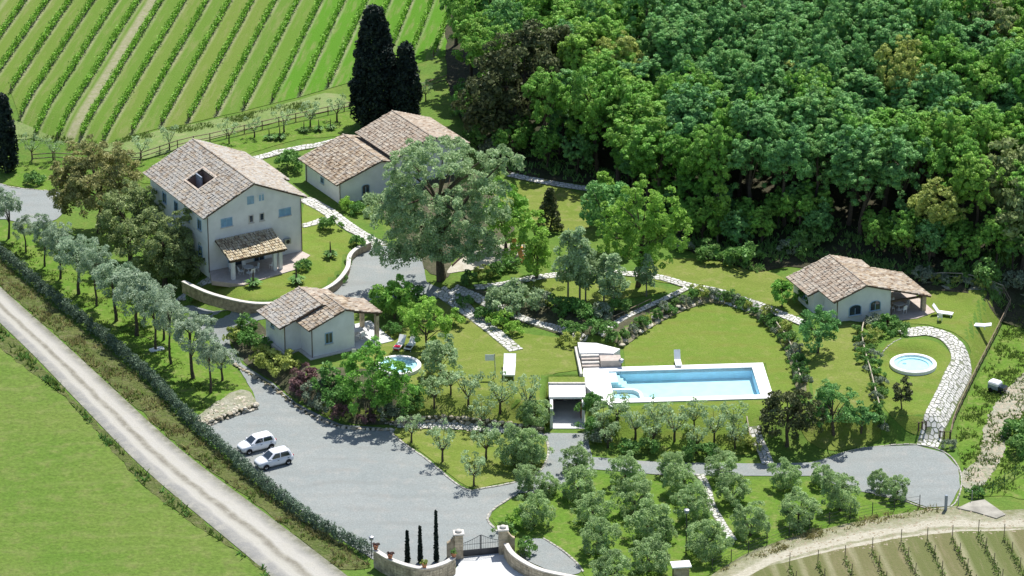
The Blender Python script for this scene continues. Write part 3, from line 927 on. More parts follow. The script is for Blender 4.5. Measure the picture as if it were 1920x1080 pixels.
MT['vineyard2'] = vineyard_mat('small_vineyard_ground', wnrm, ws0, WSP, (0.145, 0.14, 0.062), (0.105, 0.13, 0.038), (0.225, 0.19, 0.115))
drape('small_vineyard_ground', xy([(1370, 1100), (1440, 1062), (1520, 1043), (1600, 1026), (1700, 1008), (1800, 998), (1960, 992), (2000, 1120), (1700, 1200), (1350, 1180)]), MT['vineyard2'], 0.062, 'brownish green ground of the small vineyard by the farm track', 1.2, False, 0.1, 'vineyard ground')


# ------------------------------------------------------------------ flagstone paths, stone by stone
def clip_half(poly, nx_, ny_, c_):
    out = []
    n = len(poly)
    for i in range(n):
        a, b_ = poly[i], poly[(i + 1) % n]
        da, db = nx_ * a[0] + ny_ * a[1] - c_, nx_ * b_[0] + ny_ * b_[1] - c_
        if da <= 0: out.append(a)
        if da * db < 0:
            t = da / (da - db)
            out.append((a[0] + (b_[0] - a[0]) * t, a[1] + (b_[1] - a[1]) * t))
    return out


def path(name, px, width, label, cell=0.75, seed=1, mat='path_stone', widths=None, cat='path'):
    rng = random.Random(seed)
    line = resample(catmull(xy(px), False, 8), 0.4, False)
    n = len(line)
    cum = [0]
    for i in range(1, n): cum.append(cum[-1] + math.hypot(line[i][0] - line[i - 1][0], line[i][1] - line[i - 1][1]))
    L = cum[-1]

    def at(s, t):
        s = min(max(s, 0), L - 1e-6)
        i = min(int(np.searchsorted(cum, s, 'right')) - 1, n - 2)
        a, b_ = line[i], line[i + 1]
        p0, p1 = line[max(i - 2, 0)], line[min(i + 3, n - 1)]
        u = (s - cum[i]) / (cum[i + 1] - cum[i])
        dx, dy = p1[0] - p0[0], p1[1] - p0[1]
        l_ = math.hypot(dx, dy)
        return (a[0] + (b_[0] - a[0]) * u - dy / l_ * t, a[1] + (b_[1] - a[1]) * u + dx / l_ * t)

    wf = (lambda s: width) if widths is None else (lambda s: float(np.interp(s / L, *widths)))
    ns = max(2, int(L / 0.5))
    vs_, fs_ = [], []
    for k in range(ns + 1):
        s = L * k / ns
        for i in range(5):
            p = at(s, wf(s) * (i / 4 - 0.5))
            vs_.append((p[0], p[1], float(hz(*p)) + 0.085))
    for k in range(ns):
        for i in range(4):
            a = k * 5 + i
            fs_.append((a + 1, a, a + 5, a + 6))
    me = bpy.data.meshes.new(name)
    me.from_pydata(vs_, [], [f[::-1] for f in fs_])
    me.materials.append(MT['mortar'])
    root = props(link(name, me), label, cat, None, 'structure')
    # jittered cells, clipped by their neighbours
    pts = {}
    nu, nv = int(L / cell) + 1, max(1, round(width / cell))
    for i in range(-1, nu + 1):
        for j in range(-1, nv + 1):
            pts[i, j] = ((i + 0.5 + rng.uniform(-0.36, 0.36) + (0.5 if j % 2 else 0)) * cell, ((j + 0.5) / nv - 0.5 + rng.uniform(-0.34, 0.34) / nv) * width)
    cnt = 0
    for i in range(nu):
        for j in range(nv):
            x, y = pts[i, j]
            w2 = wf(x) / 2
            if x < 0 or x > L or rng.random() < 0.02: continue
            poly = [(x - cell, max(y - cell, -w2)), (x + cell, max(y - cell, -w2)), (x + cell, min(y + cell, w2)), (x - cell, min(y + cell, w2))]
            if widths is not None and abs(y) > w2: continue
            for di in (-2, -1, 0, 1, 2):
                for dj in (-2, -1, 0, 1, 2):
                    if (di or dj) and (i + di, j + dj) in pts:
                        a, b_ = pts[i + di, j + dj]
                        ex, ey = a - x, b_ - y
                        poly = clip_half(poly, ex, ey, ex * (a + x) / 2 + ey * (b_ + y) / 2)
                        if len(poly) < 3: break
                if len(poly) < 3: break
            if len(poly) < 3: continue
            cx, cy = sum(p[0] for p in poly) / len(poly), sum(p[1] for p in poly) / len(poly)
            g = 0.045
            sh = []
            for p in poly:
                d = math.hypot(p[0] - cx, p[1] - cy) + 1e-6
                k = max(0.3, 1 - (g + rng.uniform(0, 0.03)) / d)
                sh.append((cx + (p[0] - cx) * k, cy + (p[1] - cy) * k))
            base = at(cx, cy)
            bz = float(hz(*base))
            up_ = 0.12 + rng.uniform(-0.015, 0.02)
            top, bot = [], []
            for p in sh:
                wq = at(*p)
                z = float(hz(*wq))
                top.append((wq[0] - base[0], wq[1] - base[1], z - bz + up_))
                bot.append((wq[0] - base[0], wq[1] - base[1], z - bz + 0.05))
            k = len(sh)
            me = bpy.data.meshes.new('paving_stone')
            me.from_pydata(top + bot, [], [tuple(range(k))] + [((a + 1) % k, a, k + a, k + (a + 1) % k) for a in range(k)])
            me.materials.append(MT[mat])
            link('paving_stone', me, root, None, (base[0], base[1], bz))
            cnt += 1
            if cnt >= 299: return root
    return root


path('flagstone_path', [(1690, 628), (1740, 622), (1788, 645), (1803, 680), (1790, 710), (1768, 755), (1750, 800), (1738, 838)], 2.3, 'broad white flagstone path curving from cottage porch to turning circle', 0.5, 1)
path('flagstone_path', [(568, 372), (610, 395), (650, 424), (690, 450), (718, 463)], 2.2, 'white flagstone path from the tall house down to the forecourt', 0.5, 2)
path('flagstone_path', [(565, 425), (590, 419), (622, 408)], 1.2, 'short flagstone spur from the tall house to the long path', 0.5, 3)
path('flagstone_path', [(478, 298), (520, 287), (560, 279), (610, 270), (640, 262)], 1.4, 'pale flagstone path passing behind the tall house', 0.5, 4)
path('flagstone_path', [(822, 545), (850, 565), (885, 592), (925, 622), (968, 658)], 1.7, 'straight flagstone path running down the terrace lawn', 0.5, 5)
path('flagstone_path', [(850, 540), (900, 562), (940, 580), (1000, 605), (1060, 622), (1100, 640)], 1.3, 'flagstone path from the big tree to the pool steps', 0.5, 6)
path('flagstone_path', [(890, 540), (940, 535), (1000, 522), (1060, 515), (1120, 510), (1190, 515), (1240, 522), (1290, 536), (1350, 552), (1420, 575), (1470, 592), (1508, 608)], 1.4, 'long flagstone path from the big tree along the upper lawn to the cottage', 0.5, 7)
path('flagstone_path', [(1125, 630), (1165, 600), (1210, 578), (1250, 560), (1290, 540)], 0.9, 'narrow flagstone path above the bank of the pool lawn', 0.5, 8)
path('flagstone_path', [(955, 328), (1000, 338), (1050, 347), (1120, 358)], 1.4, 'shaded flagstone path along the foot of the forest', 0.5, 9)
path('flagstone_path', [(1415, 800), (1420, 825), (1432, 850), (1440, 872)], 1.3, 'short flagstone path beside the dark round tree below the pool', 0.5, 10)
path('flagstone_path', [(1312, 890), (1325, 915), (1335, 950), (1355, 985), (1375, 1015)], 0.9, 'narrow pale path winding through the olive grove', 0.5, 11)
path('flagstone_path', [(338, 565), (352, 552), (375, 535), (402, 523)], 1.4, 'short pale path at the corner of the raised lawn', 0.5, 12)
path('flagstone_path', [(745, 797), (820, 799), (900, 803), (975, 812), (1020, 820)], 1.3, 'flat pale walkway at the foot of the rubble wall', 0.5, 13)
# ------------------------------------------------------------------ houses
def tiles(name, parent, O, a, bup, La, Lb, mat, seed=0, hole=None, tw=0.23, tl=0.42):
    """rows of half-round roof tiles laid on a slope: O lower eave corner, a along the eave, bup up the slope"""
    rng = np.random.RandomState(seed)
    O, a, bup = np.array(O, float), np.array(a, float), np.array(bup, float)
    a /= np.linalg.norm(a)
    bup /= np.linalg.norm(bup)
    n = np.cross(a, bup)
    if n[2] < 0: n = -n
    ncol, nrow = max(1, int(La / tw)), max(1, int(Lb / tl))
    tw, tl = La / ncol, Lb / nrow
    I, J = np.meshgrid(np.arange(ncol), np.arange(nrow))
    I, J = I.ravel(), J.ravel()
    if hole:
        k = ~(((I + 0.5) * tw > hole[0]) & ((I + 0.5) * tw < hole[1]) & ((J + 0.5) * tl > hole[2]) & ((J + 0.5) * tl < hole[3]))
        I, J = I[k], J[k]
    N = len(I)
    prof = [(0.0, 0.0), (0.22, 0.085), (0.62, 0.085), (0.84, 0.0), (1.0, 0.0)]
    co = np.zeros((N, 10, 3))
    jx, jz = rng.uniform(-0.07, 0.07, N), rng.uniform(0, 0.03, N)
    for k, (u, h) in enumerate(prof):
        for e in (0, 1):
            s = (I + u) * tw + jx
            t = (J + (0 if e == 0 else 1.0)) * tl - (0.03 if e == 0 else 0)
            z = h * (1.0 if e == 0 else 0.8) + (0.045 if e == 0 else 0.0) + jz
            co[:, k * 2 + e] = O + np.outer(s, a) + np.outer(t, bup) + np.outer(z, n)
    base = (np.arange(N) * 10)[:, None]
    fs_ = [base + np.array([[k * 2, k * 2 + 2, k * 2 + 3, k * 2 + 1]]) for k in range(4)]
    quads = np.concatenate(fs_, 0)
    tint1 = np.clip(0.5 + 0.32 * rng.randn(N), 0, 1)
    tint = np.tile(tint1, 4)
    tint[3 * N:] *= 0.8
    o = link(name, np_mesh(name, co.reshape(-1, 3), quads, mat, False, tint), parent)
    o['kind'] = 'stuff'
    return o


def gable(root, x0, x1, y0, y1, hl, xr, zr, hR, ov=(0.6, 0.6, 0.5, 0.5), wall='plaster', tile=('tiles', 'tiles'), hole=None, seed=0, base=-0.8, ridge=True, skip_right=False):
    ol, orr, of, ob = ov
    w = MB()
    pts = [(x0, base), (x1, base), (x1, hR), (xr, zr - 0.02), (x0, hl)]
    n = 5
    w.add([(p[0], y0, p[1]) for p in pts] + [(p[0], y1, p[1]) for p in pts],
          [tuple(range(n)), tuple(range(n, 2 * n))[::-1]] + [((i + 1) % n, i, n + i, n + (i + 1) % n) for i in range(n) if not (hole and i == 3)])
    w.build('wall', MT[wall], root)
    ya, yb = y0 - of, y1 + ob
    roof = None
    for side in (0, 1):
        if side == 1 and skip_right: continue
        if side == 0:
            s = (zr - hl) / (xr - x0)
            xe = x0 - ol
            ze = hl - s * ol
        else:
            s = (zr - hR) / (x1 - xr)
            xe = x1 + orr
            ze = hR - s * orr
        Lb = math.hypot(xe - xr, zr - ze)
        up_ = np.array([(xr - xe) / Lb, 0, (zr - ze) / Lb])
        nz_ = np.array([-up_[2], 0, up_[0]]) if side == 0 else np.array([up_[2], 0, -up_[0]])
        th = 0.16
        O = np.array([xe, ya, ze])
        La = yb - ya
        sb = MB()

        def slab(s0, s1, t0, t1):
            c_ = [O + np.array([0, s_, 0]) + up_ * t_ for s_, t_ in ((s0, t0), (s1, t0), (s1, t1), (s0, t1))]
            lo = [p + nz_ * 0.02 for p in c_]
            hi = [p + nz_ * th for p in c_]
            sb.add(lo + hi, [(0, 1, 2, 3), (7, 6, 5, 4), (0, 4, 5, 1), (1, 5, 6, 2), (2, 6, 7, 3), (3, 7, 4, 0)])

        h = hole if (hole and side == 0) else None
        if h:
            slab(0, h[0], 0, Lb); slab(h[1], La, 0, Lb); slab(h[0], h[1], 0, h[2]); slab(h[0], h[1], h[3], Lb)
        else:
            slab(0, La, 0, Lb)
        roof = sb.build('roof', MT['darkwood'], root)
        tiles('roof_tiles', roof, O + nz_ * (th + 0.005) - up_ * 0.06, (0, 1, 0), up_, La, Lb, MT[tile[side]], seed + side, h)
        # gutter along the eave
        g = MB()
        g.tube([(xe - (0.05 if side == 0 else -0.05), ya, ze + 0.08), (xe - (0.05 if side == 0 else -0.05), yb, ze + 0.08)], 0.06, 6)
        g.build('gutter', MT['pipe'], root)
    if ridge and roof:
        r_ = MB()
        k = int((yb - ya) / 0.4)
        for i in range(k):
            y = ya + (yb - ya) * i / k
            r_.tube([(xr, y, zr + 0.20), (xr, y + (yb - ya) / k + 0.03, zr + 0.18)], [0.13, 0.11], 6)
        ro = r_.build('ridge_tiles', MT['tiles_pink'], roof)
        t_ = ro.data.attributes.new('tint', 'FLOAT', 'FACE')
        rg = random.Random(seed)
        vals = []
        for i in range(k): vals += [rg.random() * 0.8] * 8
        t_.data.foreach_set('value', vals[:len(ro.data.polygons)])
        ro['kind'] = 'stuff'
    return roof


def wplane(kind, off):
    if kind == 'front': return np.array([0, off, 0.]), np.array([1., 0, 0]), np.array([0, -1., 0])
    if kind == 'left': return np.array([off, 0, 0.]), np.array([0, -1., 0]), np.array([-1., 0, 0])
    if kind == 'right': return np.array([off, 0, 0.]), np.array([0, 1., 0]), np.array([1., 0, 0])


def window(root, kind, off, pos, z, w, h, arch=False, pane='glass', frame='winframe', shutters=None, name='window', sill=True, bars=True):
    """pos along the wall (x for front, y for the sides); z the bottom"""
    o, r_, n_ = wplane(kind, off)
    c = o + (np.array([pos, 0, 0]) if kind == 'front' else np.array([0, pos, 0]))

    def P3(u, v, d):
        return tuple(c + r_ * u + n_ * d + np.array([0, 0, z + v]))

    def panel(mb, u0, u1, v0, v1, d0, d1):
        mb.add([P3(u0, v0, d0), P3(u1, v0, d0), P3(u1, v1, d0), P3(u0, v1, d0), P3(u0, v0, d1), P3(u1, v0, d1), P3(u1, v1, d1), P3(u0, v1, d1)],
               [(3, 2, 1, 0), (4, 5, 6, 7), (0, 1, 5, 4), (1, 2, 6, 5), (2, 3, 7, 6), (3, 0, 4, 7)])
    f = MB()
    t = 0.09
    panel(f, -w / 2 - t, -w / 2, 0, h, 0, 0.07)
    panel(f, w / 2, w / 2 + t, 0, h, 0, 0.07)
    panel(f, -w / 2 - t, w / 2 + t, -t, 0, 0, 0.07)
    if not arch:
        panel(f, -w / 2 - t, w / 2 + t, h, h + t, 0, 0.07)
    else:
        k = 8
        R0, R1 = w / 2, w / 2 + t
        rise = 0.55
        for i in range(k):
            a0, a1 = math.pi * i / k, math.pi * (i + 1) / k
            q_ = [(R0 * math.cos(a0), h + R0 * rise * math.sin(a0)), (R1 * math.cos(a0), h + R1 * rise * math.sin(a0)), (R1 * math.cos(a1), h + R1 * rise * math.sin(a1)), (R0 * math.cos(a1), h + R0 * rise * math.sin(a1))]
            f.add([P3(u, v, 0) for u, v in q_] + [P3(u, v, 0.07) for u, v in q_], [(4, 5, 6, 7), (0, 1, 5, 4), (1, 2, 6, 5), (2, 3, 7, 6), (3, 0, 4, 7)])
    if bars: panel(f, -0.03, 0.03, 0, h, 0.03, 0.06)
    fo = f.build(name, MT[frame], root)
    p = MB()
    if arch:
        pts = [(w / 2 * math.cos(math.pi * i / 8), h + w / 2 * 0.55 * math.sin(math.pi * i / 8)) for i in range(9)]
        pts += [(-w / 2, 0), (w / 2, 0)]
        p.add([P3(u, v, 0.02) for u, v in pts], [tuple(range(len(pts)))])
    else:
        panel(p, -w / 2, w / 2, 0, h, 0.0, 0.022)
    p.build('pane', MT[pane], fo)
    if sill:
        s_ = MB()
        panel(s_, -w / 2 - t - 0.06, w / 2 + t + 0.06, -t - 0.09, -t, 0, 0.16)
        s_.build('sill', MT['sill'], fo)
    if shutters:
        for sd in (-1, 1):
            s_ = MB()
            u0 = sd * (w / 2 + t + 0.03)
            u1 = u0 + sd * w * 0.5
            lo, hi = min(u0, u1), max(u0, u1)
            panel(s_, lo, hi, 0, h, 0.0, 0.05)
            for i in range(6):
                panel(s_, lo + 0.05, hi - 0.05, h * (i + 0.2) / 6, h * (i + 0.7) / 6, 0.05, 0.07)
            s_.build('shutter', MT['shutter'], fo)
    return fo


def downpipe(root, x, y, z0, z1):
    m_ = MB()
    m_.tube([(x, y, z0), (x, y, z1)], 0.055, 8)
    m_.build('downpipe', MT['pipe'], root)


def lean_to(root, pts, th, tile, seed, name='porch_roof', slab='darkwood'):
    """sloping tiled roof: pts = lower corner a, lower corner b, upper corner b, upper corner a"""
    p = [np.array(q_, float) for q_ in pts]
    n = np.cross(p[1] - p[0], p[3] - p[0])
    n /= np.linalg.norm(n)
    if n[2] < 0: n = -n
    m_ = MB()
    m_.add([q_ for q_ in p] + [q_ + n * th for q_ in p], [(0, 1, 2, 3)[::-1], (4, 5, 6, 7), (0, 1, 5, 4), (1, 2, 6, 5), (2, 3, 7, 6), (3, 0, 4, 7)])
    o = m_.build(name, MT[slab], root)
    a = p[1] - p[0]
    b_ = p[3] - p[0]
    ah = a / np.linalg.norm(a)
    b_ = b_ - ah * (b_ @ ah)
    tiles('roof_tiles', o, p[0] + n * (th + 0.005), a, b_, np.linalg.norm(a), np.linalg.norm(b_), MT[tile], seed)
    return o


def post(root, x, y, z0, z1, r=0.18, mat='plaster', name='post'):
    m_ = MB()
    m_.bbox(x - r, y - r, z0, x + r, y + r, z1, 0.02)
    m_.build(name, MT[mat], root)


RZ = math.radians(30)


def house_at(px, py, z, label, name='house', rz=RZ, cat='house'):
    p = W(px, py, z)
    return empty(name, label, cat, (p[0], p[1], z), rz)


# tall three-storey house
HM = house_at(393, 510, 3.0, 'tall plastered house with grey tiled roof and a square opening in it', 'country_house')
gable(HM, 0, 11.6, 0, 15.2, 6.8, 5.75, 9.45, 6.8, (0.55, 0.6, 0.25, 0.5), 'plaster', ('tiles_grey', 'tiles_grey'), (5.8, 9.1, 2.3, 4.7), 11)
window(HM, 'front', 0, 2.3, 5.15, 1.25, 0.85, pane='shutter', frame='winframe')
window(HM, 'front', 0, 9.6, 4.95, 1.35, 0.75, pane='shutter', frame='winframe')
window(HM, 'front', 0, 5.35, 7.25, 0.66, 0.75, pane='winframe', frame='winframe', sill=False)
window(HM, 'front', 0, 6.7, 7.3, 0.66, 0.75, pane='winframe', frame='plaster2', sill=False)
window(HM, 'front', 0, 5.35, 5.0, 0.42, 0.75, frame='sill', bars=False)
window(HM, 'front', 0, 6.7, 4.98, 0.42, 0.75, frame='sill', bars=False)
window(HM, 'front', 0, 3.2, -0.02, 1.6, 2.2, frame='winframe', name='patio_door', sill=False)
window(HM, 'front', 0, 6.2, -0.02, 1.2, 2.15, frame='winframe', name='patio_door', sill=False)
for y_ in (2.2, 5.2, 8.3, 11.4):
    for z_ in (1.2, 4.4):
        window(HM, 'left', 0, y_, z_, 0.85, 1.15, pane='glass', frame='winframe', shutters=None)
downpipe(HM, -0.09, -0.12, 0, 6.6)
downpipe(HM, 11.62, -0.09, 0, 6.6)
# the roof opening: inner walls and floor of the sunken terrace
sl = (9.45 - 6.8) / 5.75
Lb0 = math.hypot(5.75 + 0.55, sl * (5.75 + 0.55))
cs = (5.75 + 0.55) / Lb0
hx0, hx1 = -0.55 + 2.3 * cs, -0.55 + 4.7 * cs
hy0, hy1 = -0.25 + 5.8, -0.25 + 9.1
zt = lambda x: 6.8 + sl * x + 0.18
wl = MB()
zf = 6.35
for (xa, ya, xb, yb) in ((hx0, hy0, hx1, hy0), (hx1, hy0, hx1, hy1), (hx1, hy1, hx0, hy1), (hx0, hy1, hx0, hy0)):
    wl.quad((xa, ya, zf), (xb, yb, zf), (xb, yb, zt(xb)), (xa, ya, zt(xa)))
wl.quad((hx0, hy0, zf), (hx1, hy0, zf), (hx1, hy1, zf), (hx0, hy1, zf))
wl.build('sunken_terrace', simple_mat('brown_terrace_wall', (0.21, 0.15, 0.125), 0.9, 0.2, 0.2, 2), HM)
kb = MB()
for (xa, ya, xb, yb) in ((hx0 - 0.2, hy0 - 0.2, hx0, hy1 + 0.2), (hx1, hy0 - 0.2, hx1 + 0.2, hy1 + 0.2), (hx0, hy0 - 0.2, hx1, hy0), (hx0, hy1, hx1, hy1 + 0.2)):
    c_ = [(xa, ya), (xb, ya), (xb, yb), (xa, yb)]
    kb.add([(x, y, zt(x) - 0.1) for x, y in c_] + [(x, y, zt(x) + 0.14) for x, y in c_], [(3, 2, 1, 0), (4, 5, 6, 7), (0, 1, 5, 4), (1, 2, 6, 5), (2, 3, 7, 6), (3, 0, 4, 7)])
kb.build('terrace_kerb', simple_mat('tile_coloured_kerb', (0.50, 0.41, 0.33), 0.9, 0.2, 0.2, 3), HM)
dv = MB()
dv.box(hx0 + 1.25, hy1 - 1.5, zf, hx0 + 1.4, hy1, zt(hx0 + 1.2) + 0.1)
dv.build('terrace_screen', simple_mat('grey_blue_screen', (0.24, 0.28, 0.34), 0.7, 0.2, 0.1, 3), HM)
# low rear wing
rw = MB()
rw.box(11.605, 7.5, -0.8, 13.2, 13.8, 5.9)
rw.build('wing_wall', MT['plaster'], HM)
lean_to(HM, [(13.75, 14.2, 5.75), (13.75, 7.1, 5.75), (11.6, 7.1, 6.7), (11.6, 14.2, 6.7)], 0.14, 'tiles_grey', 31, 'wing_roof')
# porch
lean_to(HM, [(0.75, -3.9, 2.45), (7.85, -3.9, 2.45), (7.85, -0.02, 3.55), (0.75, -0.02, 3.55)], 0.16, 'tiles_yellow', 21)
for x_, y_ in ((1.3, -3.4), (7.2, -3.4), (6.5, -3.4)):
    post(HM, x_, y_, -0.1, 2.55, 0.2)
bm_ = MB()
bm_.box(0.9, -3.62, 2.22, 7.75, -3.42 + 0.02, 2.46)
bm_.build('porch_beam', MT['darkwood'], HM)
tp = MB()
tp.prism([(-1.0, -2.6), (1.6, -5.4), (8.6, -4.4), (9.4, -3.4), (11.9, -1.6), (11.6, 0.0), (0, 0)], -0.4, 0.12)
tp.build('patio', MT['terrace'], HM)
ac = MB()
ac.box(9.3, -0.42, 1.5, 10.1, -0.05, 2.1)
aco = ac.build('air_conditioner', MT['steel'], HM)
ag = MB()
ag.add([(9.7 + 0.24 * math.cos(t * math.pi / 6), -0.425, 1.8 + 0.24 * math.sin(t * math.pi / 6)) for t in range(12)], [tuple(range(12))])
ag.build('fan_grille', MT['black'], aco)

# rear house of two volumes
H2 = house_at(638, 382, 2.3, 'low tiled house of two offset wings behind the big tree', 'farm_house')
gable(H2, 0, 7.2, 0, 9.0, 2.65, 5.4, 4.35, 3.8, (0.6, 0.1, 0.45, 0.5), 'plaster2', ('tiles', 'tiles'), None, 41)
gable(H2, 7.4, 16.3, -0.6, 8.4, 4.7, 11.8, 6.35, 4.7, (0.5, 0.5, 0.5, 0.5), 'plaster2', ('tiles_pink', 'tiles_pink'), None, 43)
window(H2, 'front', 0, 3.4, 0.0, 0.9, 1.5, arch=True, frame='winframe', name='arched_door', sill=False)
window(H2, 'left', 0, 4.5, 1.1, 0.7, 0.6, frame='winframe')
downpipe(H2, -0.07, -0.1, -0.2, 2.4)
downpipe(H2, -0.08, 8.6, -0.2, 2.4)

# little house left of the terrace lawn
HL = house_at(586, 671, 2.2, 'little plastered house with stepped tiled roofs above the planted bed', 'cottage')
gable(HL, 0, 5.1, 0, 4.4, 3.4, 3.9, 4.75, 4.35, (0.45, 0.75, 0.35, 0.2), 'plaster2', ('tiles', 'tiles'), None, 51)
gable(HL, -1.9, 5.4, 2.7, 7.3, 3.25, 2.4, 4.7, 3.75, (0.75, 0.3, 0.5, 0.4), 'plaster2', ('tiles_grey', 'tiles_pink'), None, 53)
lean_to(HL, [(8.7, 0.5, 3.0), (8.7, 4.9, 3.0), (5.1, 4.9, 3.95), (5.1, 0.5, 3.95)], 0.15, 'tiles_pink', 55)
for x_, y_ in ((8.35, 1.0), (8.35, 4.4)):
    post(HL, x_, y_, -0.2, 2.98, 0.2, 'wallstone')
bm_ = MB()
bm_.box(8.2, 0.7, 2.80, 8.5, 4.7, 3.0)
bm_.build('porch_beam', MT['darkwood'], HL)
window(HL, 'front', 0, 2.0, 1.35, 0.75, 1.1, frame='winframe', shutters=None)
window(HL, 'left', -1.9, 5.6, 1.9, 0.6, 0.7, frame='winframe')
window(HL, 'right', 5.1, 2.2, 0.0, 1.3, 2.1, frame='winframe', name='porch_door', sill=False)
downpipe(HL, -0.07, -0.1, -0.2, 3.2)
downpipe(HL, -1.97, 2.6, -0.2, 3.0)
tp = MB()
tp.prism([(5.1, -0.6), (9.6, -0.6), (9.9, 5.4), (5.1, 5.4)], -0.4, 0.12)
tp.build('patio', MT['concrete'], HL)
pl_ = MB()
pl_.prism([(-2.3, 7.4), (-2.3, 2.3), (-0.5, 2.3), (-0.5, -0.5), (5.3, -0.5), (5.3, -0.02), (-0.02, -0.02), (-0.02, 2.68), (-1.92, 2.68), (-1.92, 7.4)], -0.4, 0.1)
pl_.build('plinth_path', MT['sill'], HL)

# right-hand cottage with the deep porch
HR = house_at(1569, 611, 2.75, 'stone-roofed cottage with deep corner porch beside the forest', 'cottage', math.radians(22))
gable(HR, 0, 6.5, 0, 3.2, 3.1, 3.25, 4.25, 3.2, (0.6, 0.3, 0.45, 0.0), 'plaster2', ('tiles_pink', 'tiles'), None, 61, skip_right=True)
gable(HR, -1.3, 6.5, 3.2, 8.2, 2.66, 3.25, 4.25, 3.2, (0.6, 0.3, 0.0, 0.5), 'plaster2', ('tiles_pink', 'tiles'), None, 63, skip_right=True)
sr = (4.25 - 3.2) / 3.25
xe_ = 11.2
lean_to(HR, [(xe_, -0.45, 4.25 - sr * (xe_ - 3.25) + 0.03), (xe_, 6.6, 4.25 - sr * (xe_ - 3.25) + 0.03), (3.25, 6.6, 4.28), (3.25, -0.45, 4.28)], 0.14, 'tiles', 65)
lean_to(HR, [(7.1, 6.6, 4.25 - sr * (7.1 - 3.25) + 0.03), (7.1, 8.7, 4.25 - sr * (7.1 - 3.25) + 0.03), (3.25, 8.7, 4.28), (3.25, 6.6, 4.28)], 0.14, 'tiles_pink', 66, 'rear_roof')
for x_, y_ in ((10.6, 0.1), (10.6, 6.0)):
    post(HR, x_, y_, -0.8, 4.25 - sr * (x_ - 3.25), 0.24, 'wallstone')
bm_ = MB()
bm_.box(6.55, -0.1, 4.25 - sr * (10.4 - 3.25) - 0.22, 10.9, 0.12, 4.25 - sr * (10.4 - 3.25) - 0.03)
bm_.build('porch_beam', MT['darkwood'], HR)
window(HR, 'front', 0, 2.15, 1.0, 1.35, 0.75, arch=True, frame='winframe')
window(HR, 'front', 0, 4.6, 1.15, 1.15, 0.75, arch=True, frame='winframe')
window(HR, 'right', 6.5, 1.6, 0.0, 1.2, 2.1, frame='winframe', name='porch_door', sill=False)
window(HR, 'right', 6.5, 4.2, 0.9, 1.0, 1.1, frame='winframe')
window(HR, 'left', -1.3, 5.6, 1.2, 0.8, 0.9, frame='winframe')
downpipe(HR, -0.07, -0.1, -0.3, 2.9)
downpipe(HR, 6.58, -0.1, -0.3, 3.0)
tp = MB()
tp.prism([(6.5, -1.2), (9.0, -1.6), (11.6, -0.8), (11.9, 6.6), (6.5, 6.6)], -0.7, 0.08)
tp.build('patio', MT['terrace'], HR)


# ------------------------------------------------------------------ walls
def smooth_line(px, n=6):
    return catmull(xy(px), False, n)


def band(mb, line, th, z0f, z1f, side=0.5):
    """solid wall of thickness th along a line of ground points"""
    n = len(line)
    vs_, fs_ = [], []
    for i, p in enumerate(line):
        a, b_ = line[max(i - 1, 0)], line[min(i + 1, n - 1)]
        dx, dy = b_[0] - a[0], b_[1] - a[1]
        l_ = math.hypot(dx, dy) + 1e-9
        nx_, ny_ = -dy / l_, dx / l_
        for k in (-side * th, (1 - side) * th):
            x, y = p[0] + nx_ * k, p[1] + ny_ * k
            vs_.append((x, y, z0f(p, i)))
            vs_.append((x, y, z1f(p, i)))
    for i in range(n - 1):
        a = i * 4
        fs_ += [(a, a + 4, a + 5, a + 1), (a + 1, a + 5, a + 7, a + 3), (a + 3, a + 7, a + 6, a + 2)]
    fs_ += [(0, 1, 3, 2), ((n - 1) * 4 + 2, (n - 1) * 4 + 3, (n - 1) * 4 + 1, (n - 1) * 4)]
    mb.add(vs_, fs_)


def curved_wall(name, label, px, th, h, mat, cop=None, coph=0.1, copw=0.12, cat='wall', hfun=None, foot=None, n=6):
    """wall (a thing) with a coping part"""
    line = smooth_line(px, n)
    N = len(line)
    gz = [float(hz(*p)) if foot is None else foot for p in line]
    hf = (lambda i: h) if hfun is None else (lambda i: hfun(i / (N - 1)))
    m_ = MB()
    band(m_, line, th, lambda p, i: gz[i] - 0.4, lambda p, i: gz[i] + hf(i))
    o = props(m_.build(name, MT[mat]), label, cat)
    if cop:
        c_ = MB()
        band(c_, line, th + copw, lambda p, i: gz[i] + hf(i) + 0.003, lambda p, i: gz[i] + hf(i) + coph)
        c_.build('coping', MT[cop], o)
    return o, line, gz


MT['wallstone_c'] = simple_mat('coursed_stone', (0.34, 0.275, 0.20), 0.9, 0.15, 0.35, 2.2, bs=0.5)
curved_wall('retaining_wall', 'low curved retaining wall with pale coping round the raised lawn', [(345, 572), (400, 583), (480, 586), (555, 577), (620, 551), (650, 518), (656, 494), (670, 480), (694, 468)], 0.35, 0.9, 'wallstone_c', 'sill', 0.12, 0.14, foot=2.2)


